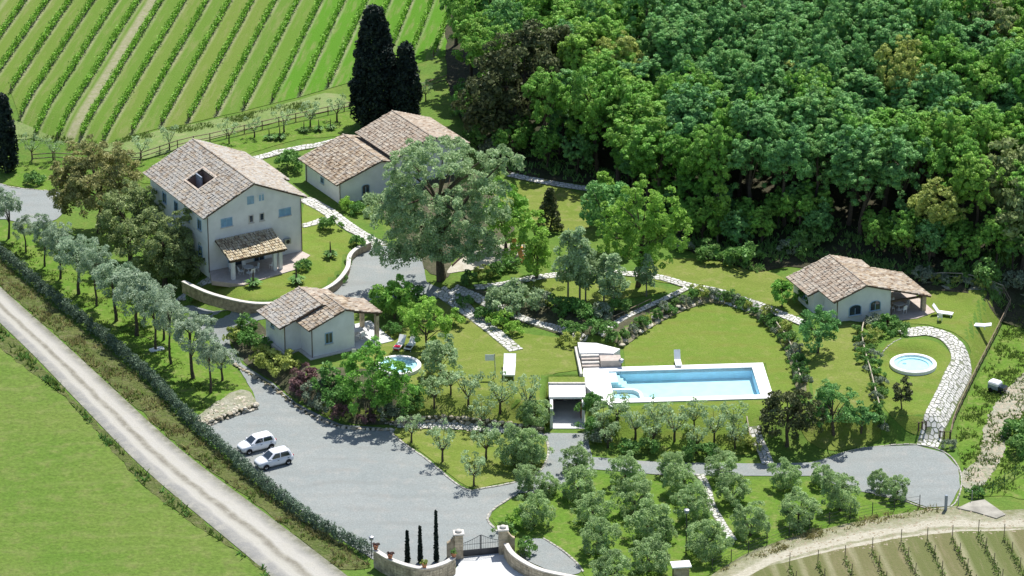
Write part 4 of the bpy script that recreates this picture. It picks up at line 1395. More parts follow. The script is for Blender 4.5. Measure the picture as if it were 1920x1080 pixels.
def front_wall(name, label, base_px, h0, h1, z):
    line = catmull([tuple(W(x, y, z)[:2]) for x, y in base_px], False, 6)
    N = len(line)
    m_ = MB()
    band(m_, line, 0.4, lambda p, i: z - 0.4, lambda p, i: z + h0 + (h1 - h0) * i / (N - 1))
    o = props(m_.build(name, MT['wallstone']), label, 'wall')
    c_ = MB()
    band(c_, line, 0.5, lambda p, i: z + h0 + (h1 - h0) * i / (N - 1) + 0.003, lambda p, i: z + h0 + (h1 - h0) * i / (N - 1) + 0.1)
    c_.build('coping', MT['sill'], o)
    # courses of stone blocks on the road face
    rng = random.Random(len(label))
    blocks = MB()
    acc = 0
    for i in range(N - 1):
        a, b_ = np.array(line[i]), np.array(line[i + 1])
        d = b_ - a
        L = np.linalg.norm(d)
        d /= L
        nrm = np.array([-d[1], d[0]])
        hh = h0 + (h1 - h0) * i / (N - 1)
        for sgn in (-1, 1):
            for r_ in range(int(hh / 0.3)):
                nb = max(1, int(L / 0.5))
                for k in range(nb):
                    e = rng.uniform(0.01, 0.05)
                    s0, s1 = (k + 0.04) / nb * L, (k + 0.95) / nb * L
                    z0, z1 = z + r_ * 0.3 + 0.02, z + r_ * 0.3 + 0.28
                    q0, q1 = a + d * s0, a + d * s1
                    f0, f1 = nrm * sgn * 0.2, nrm * sgn * (0.2 + e)
                    pts = [tuple(q0 + f1) + (z0,), tuple(q1 + f1) + (z0,), tuple(q1 + f1) + (z1,), tuple(q0 + f1) + (z1,),
                           tuple(q0 + f0) + (z0,), tuple(q1 + f0) + (z0,), tuple(q1 + f0) + (z1,), tuple(q0 + f0) + (z1,)]
                    blocks.add(pts, [(0, 1, 2, 3), (0, 4, 5, 1), (1, 5, 6, 2), (2, 6, 7, 3), (3, 7, 4, 0)])
    bo = blocks.build('stone_blocks', MT['rubble'], o)
    bo['kind'] = 'stuff'
    return o, line


front_wall('gate_wall', 'curved stone gate wall carrying three plant pots', [(851, 1076), (832, 1087), (798, 1096), (765, 1091), (730, 1078), (704, 1062)], 1.75, 1.75, 0)
front_wall('gate_wall', 'curved stone gate wall next to the clipped round bush', [(949, 1046), (962, 1064), (990, 1082), (1022, 1094), (1075, 1104), (1120, 1112)], 1.5, 1.2, 0)


def gate_pillar(px, py, label, scroll):
    p = W(px, py, 0)
    r = empty('gate_pillar', label, 'gate pillar', (p[0], p[1], 0), 0.1, 'stone pillars of the gate')
    m_ = MB()
    for k in range(8):
        e = 0.015 * (k % 2)
        m_.bbox(-0.42 + e, -0.42 + e, 0.335 * k, 0.42 - e, 0.42 - e, 0.335 * k + 0.325, 0.02)
    m_.build('shaft', MT['wallstone'], r)
    c_ = MB()
    c_.bbox(-0.54, -0.54, 2.685, 0.54, 0.54, 2.83, 0.04)
    c_.build('cap', MT['sill'], r)
    b_ = MB()
    b_.lathe([(0.0, 2.83), (0.3, 2.83), (0.34, 2.93), (0.24, 3.05), (0.0, 3.1)], 12)
    b_.build('cap_ball', MT['sill'], r, smooth_=True)
    s_ = MB()
    k = scroll
    for i in range(6):
        z = 2.0 * (1 - i / 5.5) ** 0.7
        s_.bbox(min(k * (0.43 + i * 0.12), k * (0.43 + (i + 1) * 0.12)), -0.2, 0, max(k * (0.43 + i * 0.12), k * (0.43 + (i + 1) * 0.12)), 0.2, 1.75 + 0.65 * (1 - i / 6) ** 2, 0.03)
    s_.build('scroll_shoulder', MT['wallstone'], r)
    return p


pg0 = gate_pillar(860, 1046, 'stone gate pillar beside the three thin cypresses', -1)
pg1 = gate_pillar(943, 1038, 'stone gate pillar beside the grove of olives', 1)
# iron gate between the pillars: two leaves
gc = (pg0 + pg1) / 2
gl = np.linalg.norm(pg1 - pg0) - 0.9
ga = math.atan2(pg1[1] - pg0[1], pg1[0] - pg0[0])
gate = empty('iron_gate', 'two-leaved dark iron gate with solid lower panels and arched top', 'gate', (gc[0], gc[1], 0), ga)
for sd in (-1, 1):
    lf = MB()
    xa, xb = (-gl / 2, -0.03) if sd < 0 else (0.03, gl / 2)
    lf.box(xa, -0.03, 0.1, xb, 0.03, 0.78)
    lo_ = lf.build('gate_leaf', MT['iron'], gate)
    br = MB()
    for k in range(10):
        x = xa + (xb - xa) * (k + 0.5) / 10
        t = 1 - abs(x) / (gl / 2)
        br.tube([(x, 0, 0.78), (x, 0, 1.55 + 0.75 * t ** 1.3)], 0.016, 5)
    br.build('gate_bars', MT['iron'], lo_)
    tr = MB()
    tr.tube([(xa + (xb - xa) * k / 10, 0, 1.55 + 0.75 * (1 - abs(xa + (xb - xa) * k / 10) / (gl / 2)) ** 1.3) for k in range(11)], 0.028, 6)
    tr.tube([(xa, 0, 1.35), (xb, 0, 1.35)], 0.022, 6)
    tr.tube([((xb if sd < 0 else xa), 0, 0.1), ((xb if sd < 0 else xa), 0, 2.28)], 0.035, 6)
    tr.build('gate_rail', MT['iron'], lo_)

# ------------------------------------------------------------------ swimming pool
ZD = 2.32
ZB = ZD - 1.25
pool = props(bpy.data.objects.new('swimming_pool', None), 'long rectangular swimming pool with white deck and corner spa', 'swimming pool')
COL.objects.link(pool)
pool.location = (PC[0], PC[1], 0)
pool.rotation_euler = (0, 0, PA)
PL2, PW2 = 7.7, 3.45


def pl(px, py):
    p = W(px, py, ZD)[:2] - PC
    return (float(p @ PX), float(p @ PYV))


dk = MB()
Lx, Rx, By, Ty = -PL2 - 0.5, PL2 + 1.3, -PW2 - 0.95, PW2 + 1.05
dk.box(Lx, PW2, 1.9, Rx, Ty, ZD)
dk.box(Lx + 0.3, By, 1.9, Rx, -PW2, ZD)
dk.box(Lx, -PW2, 1.9, -PL2, PW2, ZD)
dk.box(PL2, -PW2, 1.9, Rx, PW2, ZD)
dk.build('pool_deck', MT['coping'], pool)
dk = MB()
lt = [pl(1094, 690), pl(1094, 720), pl(1112, 737), pl(1130, 752), pl(1150, 764), (Lx + 0.3, By), (Lx + 0.3, -PW2 - 0.002), (Lx - 0.003, -PW2), (Lx - 0.003, Ty)]
dk.prism(lt, 1.5, ZD - 0.004)
dk.build('side_deck', MT['coping'], pool)
bs = MB()
bs.quad((-PL2, PW2, ZB), (PL2, PW2, ZB), (PL2, PW2, ZD - 0.1), (-PL2, PW2, ZD - 0.1))
bs.quad((PL2, -PW2, ZB), (-PL2, -PW2, ZB), (-PL2, -PW2, ZD - 0.1), (PL2, -PW2, ZD - 0.1))
bs.quad((PL2, PW2, ZB), (PL2, -PW2, ZB), (PL2, -PW2, ZD - 0.1), (PL2, PW2, ZD - 0.1))
bs.quad((-PL2, -PW2, ZB), (-PL2, PW2, ZB), (-PL2, PW2, ZD - 0.1), (-PL2, -PW2, ZD - 0.1))
bs.build('pool_walls', MT['basin'], pool)
fl_ = MB()
fl_.box(-PL2, -PW2, ZB - 0.1, PL2, PW2, ZB)
fl_.build('pool_floor', MT['basinfloor'], pool)
st = MB()
for k in range(4):
    st.box(-PL2 + 0.002, 0.9, ZB + 0.002, -PL2 + 0.35 * (4 - k) + 0.5, PW2 - 0.002, ZB + 0.28 * (k + 1))
st.build('pool_steps', MT['basinfloor'], pool)
# corner spa: curved wall and raised floor
sp = MB()
cxs, cys, rs = -PL2 + 0.9, -PW2 + 0.0, 2.5
arc = [(-PL2 + 0.05, -PW2 + 2.55)] + [(-PL2 + 1.6 + 1.3 * math.sin(t), -PW2 + 1.25 + 1.3 * math.cos(t)) for t in np.linspace(0, math.pi / 2, 8)] + [(-PL2 + 2.95, -PW2 + 0.02)]
band(sp, arc, 0.32, lambda p, i: ZB, lambda p, i: ZD - 0.08)
sp.build('spa_wall', MT['coping'], pool)
sf = MB()
sf.prism([(-PL2 + 0.003, -PW2 + 0.003)] + [(p[0], p[1]) for p in arc][::-1], ZB + 0.003, ZB + 0.75)
sf.build('spa_floor', MT['basinfloor'], pool)
for (x, y) in ((-PL2 + 1.9, -PW2 + 0.9), (-PL2 + 0.5, -PW2 + 0.6), (-PL2 + 1.0, -PW2 + 1.7)):
    sj = MB()
    sj.cyl((x, y), 0.16, 0.12, ZB + 0.75, ZB + 0.8, 10)
    sj.build('spa_jet', MT['shutter'], pool)
wt = MB()
wt.quad((-PL2, -PW2, ZD - 0.14), (PL2, -PW2, ZD - 0.14), (PL2, PW2, ZD - 0.14), (-PL2, PW2, ZD - 0.14))
wt.build('water', MT['water'], pool)


def round_pool(px, py, r, label, el=1.0):
    c_ = G(px, py)
    o = empty('round_pool', label, 'small pool', c_, 0, 'round pools on the lawns')
    m_ = MB()
    m_.lathe([(r - 0.42, 0.05), (r - 0.42, 0.40), (r - 0.38, 0.44), (r - 0.06, 0.44), (r, 0.38), (r, -0.3)], 40)
    m_.build('rim', MT['coping'], o, smooth_=False)
    f_ = MB()
    f_.lathe([(0.001, 0.10), (r - 0.9, 0.10), (r - 0.85, 0.22), (r - 0.42, 0.22)], 40)
    f_.build('basin', MT['basinfloor'], o)
    w_ = MB()
    w_.add([((r - 0.42) * math.cos(t * math.pi / 20), (r - 0.42) * math.sin(t * math.pi / 20), 0.33) for t in range(40)], [tuple(range(40))])
    w_.build('water', MT['water'], o)
    s_ = MB()
    s_.cyl((-r * 0.35, r * 0.2), 0.22, 0.18, 0.10, 0.13, 10)
    s_.build('drain', MT['shutter'], o)
    return o


round_pool(1712, 687, 2.5, 'white-rimmed round pool on the lawn ringed by flagstones')
round_pool(747, 690, 2.45, 'white-rimmed round pool half hidden by a dark bush near the little house')

# steps and landing at the pool
q0 = W(1090, 690, 2.3)
stp = props(bpy.data.objects.new('garden_steps', None), 'grey steps leading up from the pool deck to a pale landing', 'steps')
COL.objects.link(stp)
stp.location = (float(q0[0]), float(q0[1]), 2.3)
stp.rotation_euler = (0, 0, PA)
for k in range(4):
    s_ = MB()
    s_.bbox(0.1, 0.45 * k, -0.4, 2.0, 0.45 * (k + 1) - 0.003, 0.2 * (k + 1), 0.02)
    s_.build('step', MT['sill'] if k % 2 else MT['terrace'], stp)
s_ = MB()
s_.prism([(0.0, 1.8), (2.05, 1.8), (3.6, 1.5), (4.4, 2.6), (2.0, 4.3), (0.0, 4.6)], -0.4, 0.92)
s_.build('landing', MT['coping'], stp)
s_ = MB()
s_.bbox(2.05, 0.0, -0.3, 4.3, 1.48, 0.75, 0.03)
s_.build('side_block', MT['terrace'], stp)
s_ = MB()
s_.bbox(-0.35, -2.4, -0.5, -0.05, 4.6, 0.45, 0.03)
s_.build('side_wall', MT['sill'], stp)

# garage cut into the bank
g0, g1 = W(1031, 783, 0.05), W(1096, 783, 0.05)
gw = float(np.linalg.norm(g1 - g0))
gar = props(bpy.data.objects.new('garage', None), 'open garage with white slab roof cut into the bank by the pool', 'garage')
COL.objects.link(gar)
gar.location = (float(g0[0]), float(g0[1]), 0)
gar.rotation_euler = (0, 0, math.atan2(g1[1] - g0[1], g1[0] - g0[0]))
m_ = MB()
m_.box(0, -2.6, -0.3, 0.3, 5.0, 2.3)
m_.box(gw - 0.3, -1.2, -0.3, gw, 5.0, 2.3)
m_.box(0.3, 4.7, -0.3, gw - 0.3, 5.0, 2.3)
m_.build('wall', MT['plaster2'], gar)
m_ = MB()
m_.bbox(-0.1, -0.2, 2.303, gw + 0.1, 2.8, 2.55, 0.03)
m_.build('roof', MT['coping'], gar)
m_ = MB()
m_.box(-0.1, 2.8, 2.303, gw + 0.1, 5.1, 2.42)
m_.build('roof_rear', MT['dry_lawn'], gar)
m_ = MB()
m_.box(-0.15, 2.75, 2.43, gw + 0.15, 2.95, 2.78)
m_.build('parapet', MT['sill'], gar)
m_ = MB()
m_.box(0.3, -2.7, -0.2, gw + 0.05, 4.7, 0.09)
m_.build('garage_floor', MT['concrete'], gar)
m_ = MB()
m_.box(gw - 0.42, -0.3, 0.1, gw - 0.31, 1.1, 2.2)
m_.build('side_door', simple_mat('rusty_door', (0.28, 0.09, 0.045), 0.6, 0.3, 0.15, 3), gar)
m_ = MB()
for k in range(3):
    m_.box(0.7 + 1.0 * k, 4.2, 0.1, 1.5 + 1.0 * k, 4.65, 1.2 + 0.3 * (k % 2))
m_.build('storage_boxes', MT['darkwood'], gar)
ORD = ['first', 'second', 'third', 'fourth', 'fifth', 'sixth', 'seventh', 'eighth', 'ninth', 'tenth', 'eleventh', 'twelfth', 'thirteenth', 'fourteenth', 'fifteenth', 'sixteenth', 'seventeenth', 'eighteenth', 'nineteenth', 'twentieth']
# ------------------------------------------------------------------ plants
def sph(rng, n):
    d = rng.normal(size=(n, 3))
    return d / np.linalg.norm(d, axis=1)[:, None]


def leaves(centers, radii, nl, leaf, rng, mat, name='crown', upb=0.35, outc=None, spread=0.6, squash=1.0, asp=0.6):
    """leaf-sized faces gathered in clumps"""
    centers = np.asarray(centers, float)
    n = len(centers)
    radii = np.broadcast_to(np.asarray(radii, float), (n,))
    if outc is None: outc = centers.mean(0)
    out = centers - np.asarray(outc, float)
    out /= (np.linalg.norm(out, axis=1)[:, None] + 1e-6)
    idx = np.repeat(np.arange(n), nl)
    N = len(idx)
    d = sph(rng, N) + 0.55 * out[idx] + np.array([0, 0, upb])
    d /= np.linalg.norm(d, axis=1)[:, None]
    pos = centers[idx] + d * (radii[idx] * rng.uniform(0.55, 1.08, N))[:, None] * np.array([1, 1, squash])
    nr = d * (1 - spread) + sph(rng, N) * spread
    nr /= np.linalg.norm(nr, axis=1)[:, None]
    t1 = np.cross(nr, sph(rng, N))
    t1 /= np.linalg.norm(t1, axis=1)[:, None] + 1e-9
    t2 = np.cross(nr, t1)
    s = leaf * rng.uniform(0.6, 1.4, N)[:, None]
    co = np.stack([pos + t1 * s, pos + t2 * s * asp, pos - t1 * s, pos - t2 * s * asp], 1).reshape(-1, 3)
    tint = np.clip(0.45 + 0.22 * rng.normal(size=N) + np.repeat(0.18 * rng.normal(size=n), nl), 0, 1)
    return np_mesh(name, co, np.arange(N * 4).reshape(-1, 4), mat, False, tint)


def blob_centers(rng, n, R, zc, lo=0.45, hi=0.95, bottom=-0.6, lobes=0.2):
    d = sph(rng, n * 2)
    d = d[d[:, 2] > bottom][:n]
    ph = rng.uniform(0, 6.28, 4)
    az = np.arctan2(d[:, 1], d[:, 0])
    lob = 1 + lobes * np.sin(2 * az + ph[0]) * 0.6 + lobes * np.sin(3 * az + ph[1] + 2 * d[:, 2])
    r = rng.uniform(lo, hi, len(d)) ** 0.6 * lob
    return d * r[:, None] * np.asarray(R) + np.array([0, 0, zc])


def trunk_mesh(rng, h, r, limbs, name='trunk', mat='bark', lean=0.0, start=0.5):
    m_ = MB()
    pts, rad = [], []
    x = y = 0.0
    for k in range(5):
        t = k / 4
        pts.append((x, y, -0.3 + (h + 0.3) * t))
        rad.append(r * (1.25 if k == 0 else 1 - 0.45 * t))
        x += rng.normal() * h * 0.02 + lean * h / 4
        y += rng.normal() * h * 0.02
    m_.tube(pts, rad, 7)
    for c in limbs:
        k = rng.integers(2, 5) if start < 0.9 else 4
        p0 = np.array(pts[k])
        p1 = np.array(c)
        mid = (p0 + p1) / 2 + np.array([0, 0, 0.08 * np.linalg.norm(p1 - p0)])
        m_.tube([p0, mid, p1], [r * 0.42, r * 0.28, r * 0.1], 5, False)
    return m_.mesh(name, MT[mat])


LIB = {}


def make_kind(kind, nvar, fn):
    LIB[kind] = [fn(np.random.default_rng(abs(hash_(kind)) % 10000 + 17 * i)) for i in range(nvar)]


def hash_(s):
    h = 7
    for ch in s: h = (h * 131 + ord(ch)) % 1000003
    return h


def kind_broad(mat, R, zc, ncl, nl, leaf, cr, trunk_h, trunk_r, lobes=0.25, bottom=-0.6, upb=0.4, spread=0.55, bark='bark', asp=0.6):
    def fn(rng):
        c = blob_centers(rng, ncl, R, zc, bottom=bottom, lobes=lobes)
        me = leaves(c, rng.uniform(0.7, 1.3, len(c)) * cr, nl, leaf, rng, LEAF[mat], 'crown', upb, (0, 0, zc - R[2] * 0.3), spread, 0.85, asp)
        tr = trunk_mesh(rng, trunk_h, trunk_r, c[rng.permutation(len(c))[:6]] if trunk_r > 0.03 else [], mat=bark)
        return (tr, me)
    return fn


def tufted(mat, R, zc, ntuft, ncl, nl, leaf, cr, trunk_h, trunk_r, tuft=1.25):
    def fn(rng):
        d = sph(rng, ntuft * 3)
        d = d[d[:, 2] > -0.35][:ntuft]
        tc = d * rng.uniform(0.55, 1.0, len(d))[:, None] * np.asarray(R) + np.array([0, 0, zc])
        cs = []
        for t in tc:
            k = sph(rng, ncl) * rng.uniform(0.2, 1.0, ncl)[:, None] ** 0.6 * np.array([tuft, tuft, tuft * 1.15]) * rng.uniform(0.75, 1.2)
            cs.append(t + k)
        cs.append(blob_centers(rng, 26, np.asarray(R) * 0.75, zc - 0.8, bottom=-0.9))
        c = np.concatenate(cs)
        me = leaves(c, rng.uniform(0.7, 1.3, len(c)) * cr, nl, leaf, rng, LEAF[mat], 'crown', 0.5, (0, 0, zc - R[2] * 0.3), 0.36, 0.9)
        return (trunk_mesh(rng, trunk_h, trunk_r, c[rng.permutation(len(c))[:6]]), me)
    return fn


make_kind('forest_oak', 5, tufted('oak', (3.1, 3.1, 3.4), 7.8, 17, 13, 70, 0.125, 0.42, 7.5, 0.26, 1.2))
make_kind('forest_blue', 4, tufted('bluegreen', (3.0, 3.0, 3.8), 7.8, 17, 13, 70, 0.12, 0.4, 7.5, 0.25, 1.1))
make_kind('forest_bright', 3, tufted('bright', (2.9, 2.9, 3.3), 7.8, 16, 13, 70, 0.125, 0.42, 7.5, 0.24, 1.2))
make_kind('forest_yellow', 2, tufted('yellow', (2.8, 2.8, 3.0), 7.4, 16, 13, 65, 0.12, 0.42, 7.0, 0.24))
make_kind('forest_brown', 2, tufted('holm', (3.1, 3.1, 3.1), 7.2, 18, 13, 70, 0.115, 0.4, 6.5, 0.3, 1.1))
make_kind('grove_olive', 5, kind_broad('olive', (1.85, 1.85, 1.75), 1.85, 90, 95, 0.085, 0.42, 1.2, 0.16, 0.2, -0.97))
make_kind('tall_olive', 6, kind_broad('silver', (1.85, 1.85, 1.8), 4.9, 95, 75, 0.09, 0.42, 4.6, 0.17, 0.3, -0.8, 0.3, 0.6))
make_kind('bush', 5, kind_broad('shrub', (0.85, 0.85, 0.65), 0.5, 18, 50, 0.11, 0.34, 0.4, 0.03, 0.3, -0.4))
make_kind('grey_bush', 2, kind_broad('grey', (0.85, 0.85, 0.6), 0.5, 18, 50, 0.10, 0.34, 0.4, 0.03, 0.3, -0.4))
make_kind('purple_bush', 2, kind_broad('purple', (0.9, 0.9, 0.55), 0.45, 18, 50, 0.11, 0.34, 0.4, 0.03, 0.3, -0.4))
make_kind('yellow_bush', 2, kind_broad('yellow', (0.85, 0.85, 0.65), 0.55, 18, 50, 0.11, 0.34, 0.4, 0.03, 0.3, -0.4))
make_kind('bright_bush', 2, kind_broad('bright', (0.85, 0.85, 0.65), 0.55, 18, 50, 0.11, 0.34, 0.4, 0.03, 0.3, -0.4))


def young_olive(mat='willow', n=9, h=2.9):
    def fn(rng):
        m_ = MB()
        m_.tube([(0, 0, -0.3), (0.03, 0.02, 0.5), (0.0, 0.0, 1.0)], [0.13, 0.10, 0.085], 6)
        cs = []
        for k in range(n):
            a = 2 * math.pi * (k + rng.uniform(-0.3, 0.3)) / n
            sp = rng.uniform(0.7, 1.25)
            tip = np.array([math.cos(a) * sp, math.sin(a) * sp, rng.uniform(0.72, 1.05) * h])
            mid = tip * 0.5 + np.array([0, 0, 0.35])
            m_.tube([(0, 0, 0.95), mid, tip], [0.05, 0.035, 0.012], 5, False)
            for t in (0.45, 0.7, 0.95):
                p = (1 - t) * mid + t * tip if t > 0.5 else mid
                cs.append(p + rng.normal(size=3) * 0.12)
            cs.append(tip)
        me = leaves(cs, 0.34, 20, 0.10, rng, LEAF[mat], 'crown', 0.3, (0, 0, 1.5), 0.7)
        return (m_.mesh('trunk', MT['bark']), me)
    return fn


make_kind('young_olive', 5, young_olive())
make_kind('bare_tree', 3, young_olive('willow', 5, 2.7))


def slender(mat, h, R, ncl, nl, leaf, cr, z0, stems=1, bark='palebark', name='slender'):
    def fn(rng):
        cs, m_ = [], MB()
        for s in range(stems):
            bx, by = (rng.normal(size=2) * 0.5 if stems > 1 else (0, 0))
            hh = h * rng.uniform(0.85, 1.0)
            m_.tube([(bx, by, -0.3), (bx * 1.2, by * 1.2, hh * 0.5), (bx * 1.5, by * 1.5, hh * 0.92)], [0.12, 0.085, 0.02], 6)
            for k in range(ncl):
                t = rng.uniform(z0, 1)
                rr = R * math.sin(min(1, (t - z0) / (1 - z0) * 0.9 + 0.12) * math.pi) ** 0.7 * rng.uniform(0.3, 1)
                a = rng.uniform(0, 6.28)
                cs.append((bx * 1.3 + rr * math.cos(a), by * 1.3 + rr * math.sin(a), hh * t))
        me = leaves(cs, cr, nl, leaf, rng, LEAF[mat], 'crown', 0.3, (0, 0, h * 0.6), 0.65)
        return (m_.mesh('trunk', MT[bark]), me)
    return fn


make_kind('poplar', 3, slender('willow', 8.5, 1.6, 46, 55, 0.17, 0.55, 0.32))
make_kind('young_conifer', 2, slender('bright', 7.5, 1.7, 44, 55, 0.2, 0.5, 0.2))


def spiky(rng):
    m_ = []
    N = 46
    co, tint = [], []
    for i in range(N):
        a = rng.uniform(0, 6.28)
        L = rng.uniform(0.6, 1.0)
        up = rng.uniform(0.25, 0.9)
        d = np.array([math.cos(a), math.sin(a), 0])
        s = np.array([-math.sin(a), math.cos(a), 0]) * 0.13
        p0 = np.array([0, 0, 0.25])
        p1 = p0 + d * L * 0.55 + np.array([0, 0, up * 0.55])
        p2 = p0 + d * L + np.array([0, 0, up * 0.35])
        co += [p0 - s * 0.4, p0 + s * 0.4, p1 + s, p1 - s, p1 - s, p1 + s, p2 + s * 0.2, p2 - s * 0.2]
        tint += [rng.uniform(0.2, 0.9)] * 2
    me = np_mesh('crown', np.array(co), np.arange(len(co)).reshape(-1, 4), LEAF['shrub'], False, tint)
    t_ = MB()
    t_.tube([(0, 0, -0.1), (0, 0, 0.7), (0.03, 0, 1.7)], [0.13, 0.1, 0.04], 7)
    return (t_.mesh('trunk', MT['bark']), me)


make_kind('palm_shrub', 2, spiky)
NPL = [0]


def plant(kind, x, y, scale, name, label, cat='tree', group=None, z=None, var=None, rot=None, sz=None):
    """a plant of one of the kinds, standing at world x, y"""
    NPL[0] += 1
    i = NPL[0]
    tr, me = LIB[kind][(i if var is None else var) % len(LIB[kind])]
    rng = random.Random(i * 7 + 3)
    o = empty(name, label, cat, (x, y, float(hz(x, y)) if z is None else z), rng.uniform(0, 6.28) if rot is None else rot, group)
    o.scale = (scale * rng.uniform(0.94, 1.06), scale * rng.uniform(0.94, 1.06), (scale if sz is None else sz) * rng.uniform(0.94, 1.06))
    if tr: link('trunk' if cat == 'tree' else 'stem', tr, o)
    link('crown' if cat == 'tree' else 'foliage', me, o)
    return o


def pp(kind, px, py, scale, name, label, cat='tree', group=None, **kw):
    p = G(px, py)
    return plant(kind, p.x, p.y, scale, name, label, cat, group, **kw)


def big_tree(name, label, px, py, clumps_fn, nl, leaf, cr, mat, trunk_h, trunk_r, seed, bark='bark', upb=0.4, spread=0.55, cat='tree', nlimb=9, asp=0.6, group=None):
    rng = np.random.default_rng(seed)
    p = G(px, py)
    o = empty(name, label, cat, p, 0, group)
    c = clumps_fn(rng)
    link('trunk', trunk_mesh(rng, trunk_h, trunk_r, c[rng.permutation(len(c))[:nlimb]], mat=bark), o)
    link('crown', leaves(c, rng.uniform(0.7, 1.3, len(c)) * cr, nl, leaf, rng, LEAF[mat], 'crown', upb, (c[:, 0].mean(), c[:, 1].mean(), c[:, 2].mean() - 1), spread, 0.85, asp), o)
    return o


# the forest
FORDER = [tuple(W(x, y, 3.2)[:2]) for x, y in ((850, -40), (854, 60), (858, 140), (890, 235), (965, 300), (1130, 338), (1255, 415), (1330, 440), (1420, 462), (1500, 462), (1700, 492), (1960, 540))] + [(88, 0), (92, 152), (-5, 152)]
rng = random.Random(42)
fx, fy = [p[0] for p in FORDER], [p[1] for p in FORDER]
pts = []
cand = []
SPC = 4.25
yy = min(fy)
row = 0
while yy < 152:
    xx = min(fx) + (row % 2) * SPC / 2
    while xx < 88:
        cand.append((xx + rng.uniform(-1.4, 1.4), yy + rng.uniform(-1.2, 1.2)))
        xx += SPC
    yy += SPC * 0.88
    row += 1
cx_, cy_ = np.array([c[0] for c in cand]), np.array([c[1] for c in cand])
ins = inside_poly(cx_, cy_, FORDER)
HOLM = W(985, 252, 3.5)
BR1, BR2 = W(1885, 440, 5), W(1915, 500, 5)
FK = [('forest_oak', 'broad green oak crown of the forest slope'), ('forest_blue', 'blue-green tree crown of the forest slope'), ('forest_bright', 'fresh bright green tree crown of the forest slope'), ('forest_yellow', 'yellowish green tree crown of the forest slope'), ('forest_brown', 'brownish holm oak crown among the forest trees')]
nfor = 0
FT = []
for (x, y), k in zip(cand, ins):
    if not k: continue
    if (x - HOLM[0]) ** 2 + (y - HOLM[1]) ** 2 < 36 or min((x - BR1[0]) ** 2 + (y - BR1[1]) ** 2, (x - BR2[0]) ** 2 + (y - BR2[1]) ** 2) < 20: continue
    zt_ = float(hz(x, y)) + 5.5
    dv = np.array([x, y, zt_]) - C0
    wv = dv @ FW
    sx_, sy_ = 960 + FPX * (dv @ RT) / wv, 540 - FPX * (dv @ UP) / wv
    if sy_ < -5 or abs(sx_ - 960) > 1060: continue
    nse = math.sin(x * 0.11 + 1.3) + math.sin(y * 0.09 + x * 0.05) + rng.uniform(-1.2, 1.2)
    r_ = rng.random()
    ki = 2 if nse > 1.2 else (1 if nse < -0.4 else 0)
    if r_ < 0.04: ki = 3
    elif r_ < 0.065: ki = 4
    kk, lab = FK[ki]
    FT.append((sx_, sy_, x, y, kk, ki))
LM = [(1020, 'behind the huge holm oak'), (1130, 'above the sunlit dry lawn'), (1240, 'behind the large bright garden tree'), (1340, 'above the young light green tree'), (1440, 'above the dry slope'), (1560, 'left of the cottage roof'), (1680, 'above the cottage roof'), (1800, 'above the cottage porch'), (3000, 'above the brownish holm oaks')]
WORDS = ['foremost', 'second rank', 'third rank', 'fourth rank', 'fifth rank', 'sixth rank', 'seventh rank', 'eighth rank', 'ninth rank', 'tenth rank', 'eleventh rank', 'twelfth rank', 'thirteenth rank', 'fourteenth rank', 'fifteenth rank', 'sixteenth rank', 'seventeenth rank', 'eighteenth rank'] + [w + ' rank' for w in ('nineteenth', 'twentieth', 'twenty-first', 'twenty-second', 'twenty-third', 'twenty-fourth', 'twenty-fifth', 'twenty-sixth', 'twenty-seventh', 'twenty-eighth', 'twenty-ninth', 'thirtieth')]
KW = ['broad green oak', 'blue-green forest tree', 'fresh bright green forest tree', 'yellowish forest tree', 'brownish forest tree']
FT.sort(key=lambda f: (f[3], f[0]))
y00 = min(f[3] for f in FT)
seen = {}
for (sx_, sy_, x, y, kk, ki) in FT:
    lm = next(w for lim, w in LM if sx_ < lim)
    sc_ = rng.uniform(0.85, 1.2)
    key = (lm, ki)
    seen[key] = seen.get(key, 0) + 1
    rank = seen[key]
    plant(kk, x, y, sc_, 'forest_tree', f'{KW[ki]}, {WORDS[rank - 1] if rank <= 30 else "high rank"} up the slope, {lm}', 'tree', 'trees of the forest slope', sz=rng.uniform(0.85, 1.2))
    nfor += 1
print('forest trees', nfor)


def ell(cx, cy, cz, rx, ry, rz, n, bottom=-0.7, lobes=0.25):
    return lambda rng: blob_centers(rng, n, (rx, ry, rz), cz, bottom=bottom, lobes=lobes) + np.array([cx, cy, 0])


def many(*fns):
    return lambda rng: np.concatenate([f(rng) for f in fns])


big_tree('holm_oak', 'huge dark holm oak with brownish top at the corner of the forest', 985, 262, many(ell(-1, 0, 7.5, 6.2, 5.5, 6.0, 150), ell(3, 3, 9.5, 4.5, 4, 4, 60), ell(-4, -2, 4.5, 3.5, 3, 3, 40)), 70, 0.26, 0.95, 'holmdark', 8, 0.5, 5)
big_tree('holm_oak', 'brownish holm oak at the right end of the forest edge, the farther of two', 1885, 440, ell(0, 0, 6.5, 3.9, 3.5, 4.2, 95), 65, 0.25, 0.85, 'holm', 6.5, 0.35, 6)
big_tree('holm_oak', 'brownish holm oak at the right end of the forest edge, the nearer of two', 1918, 500, ell(0, 0, 6.0, 3.2, 3.2, 4.0, 80), 65, 0.25, 0.85, 'holm', 6.0, 0.35, 7)
for k, (x, y, s, lab) in enumerate([(1345, 455, 1.0, 'young light green tree standing alone before the dark forest edge'), (1130, 425, 0.95, 'dark-based green tree at the edge of the dry lawn')]):
    pp('young_conifer', x, y, s, 'young_tree', lab)

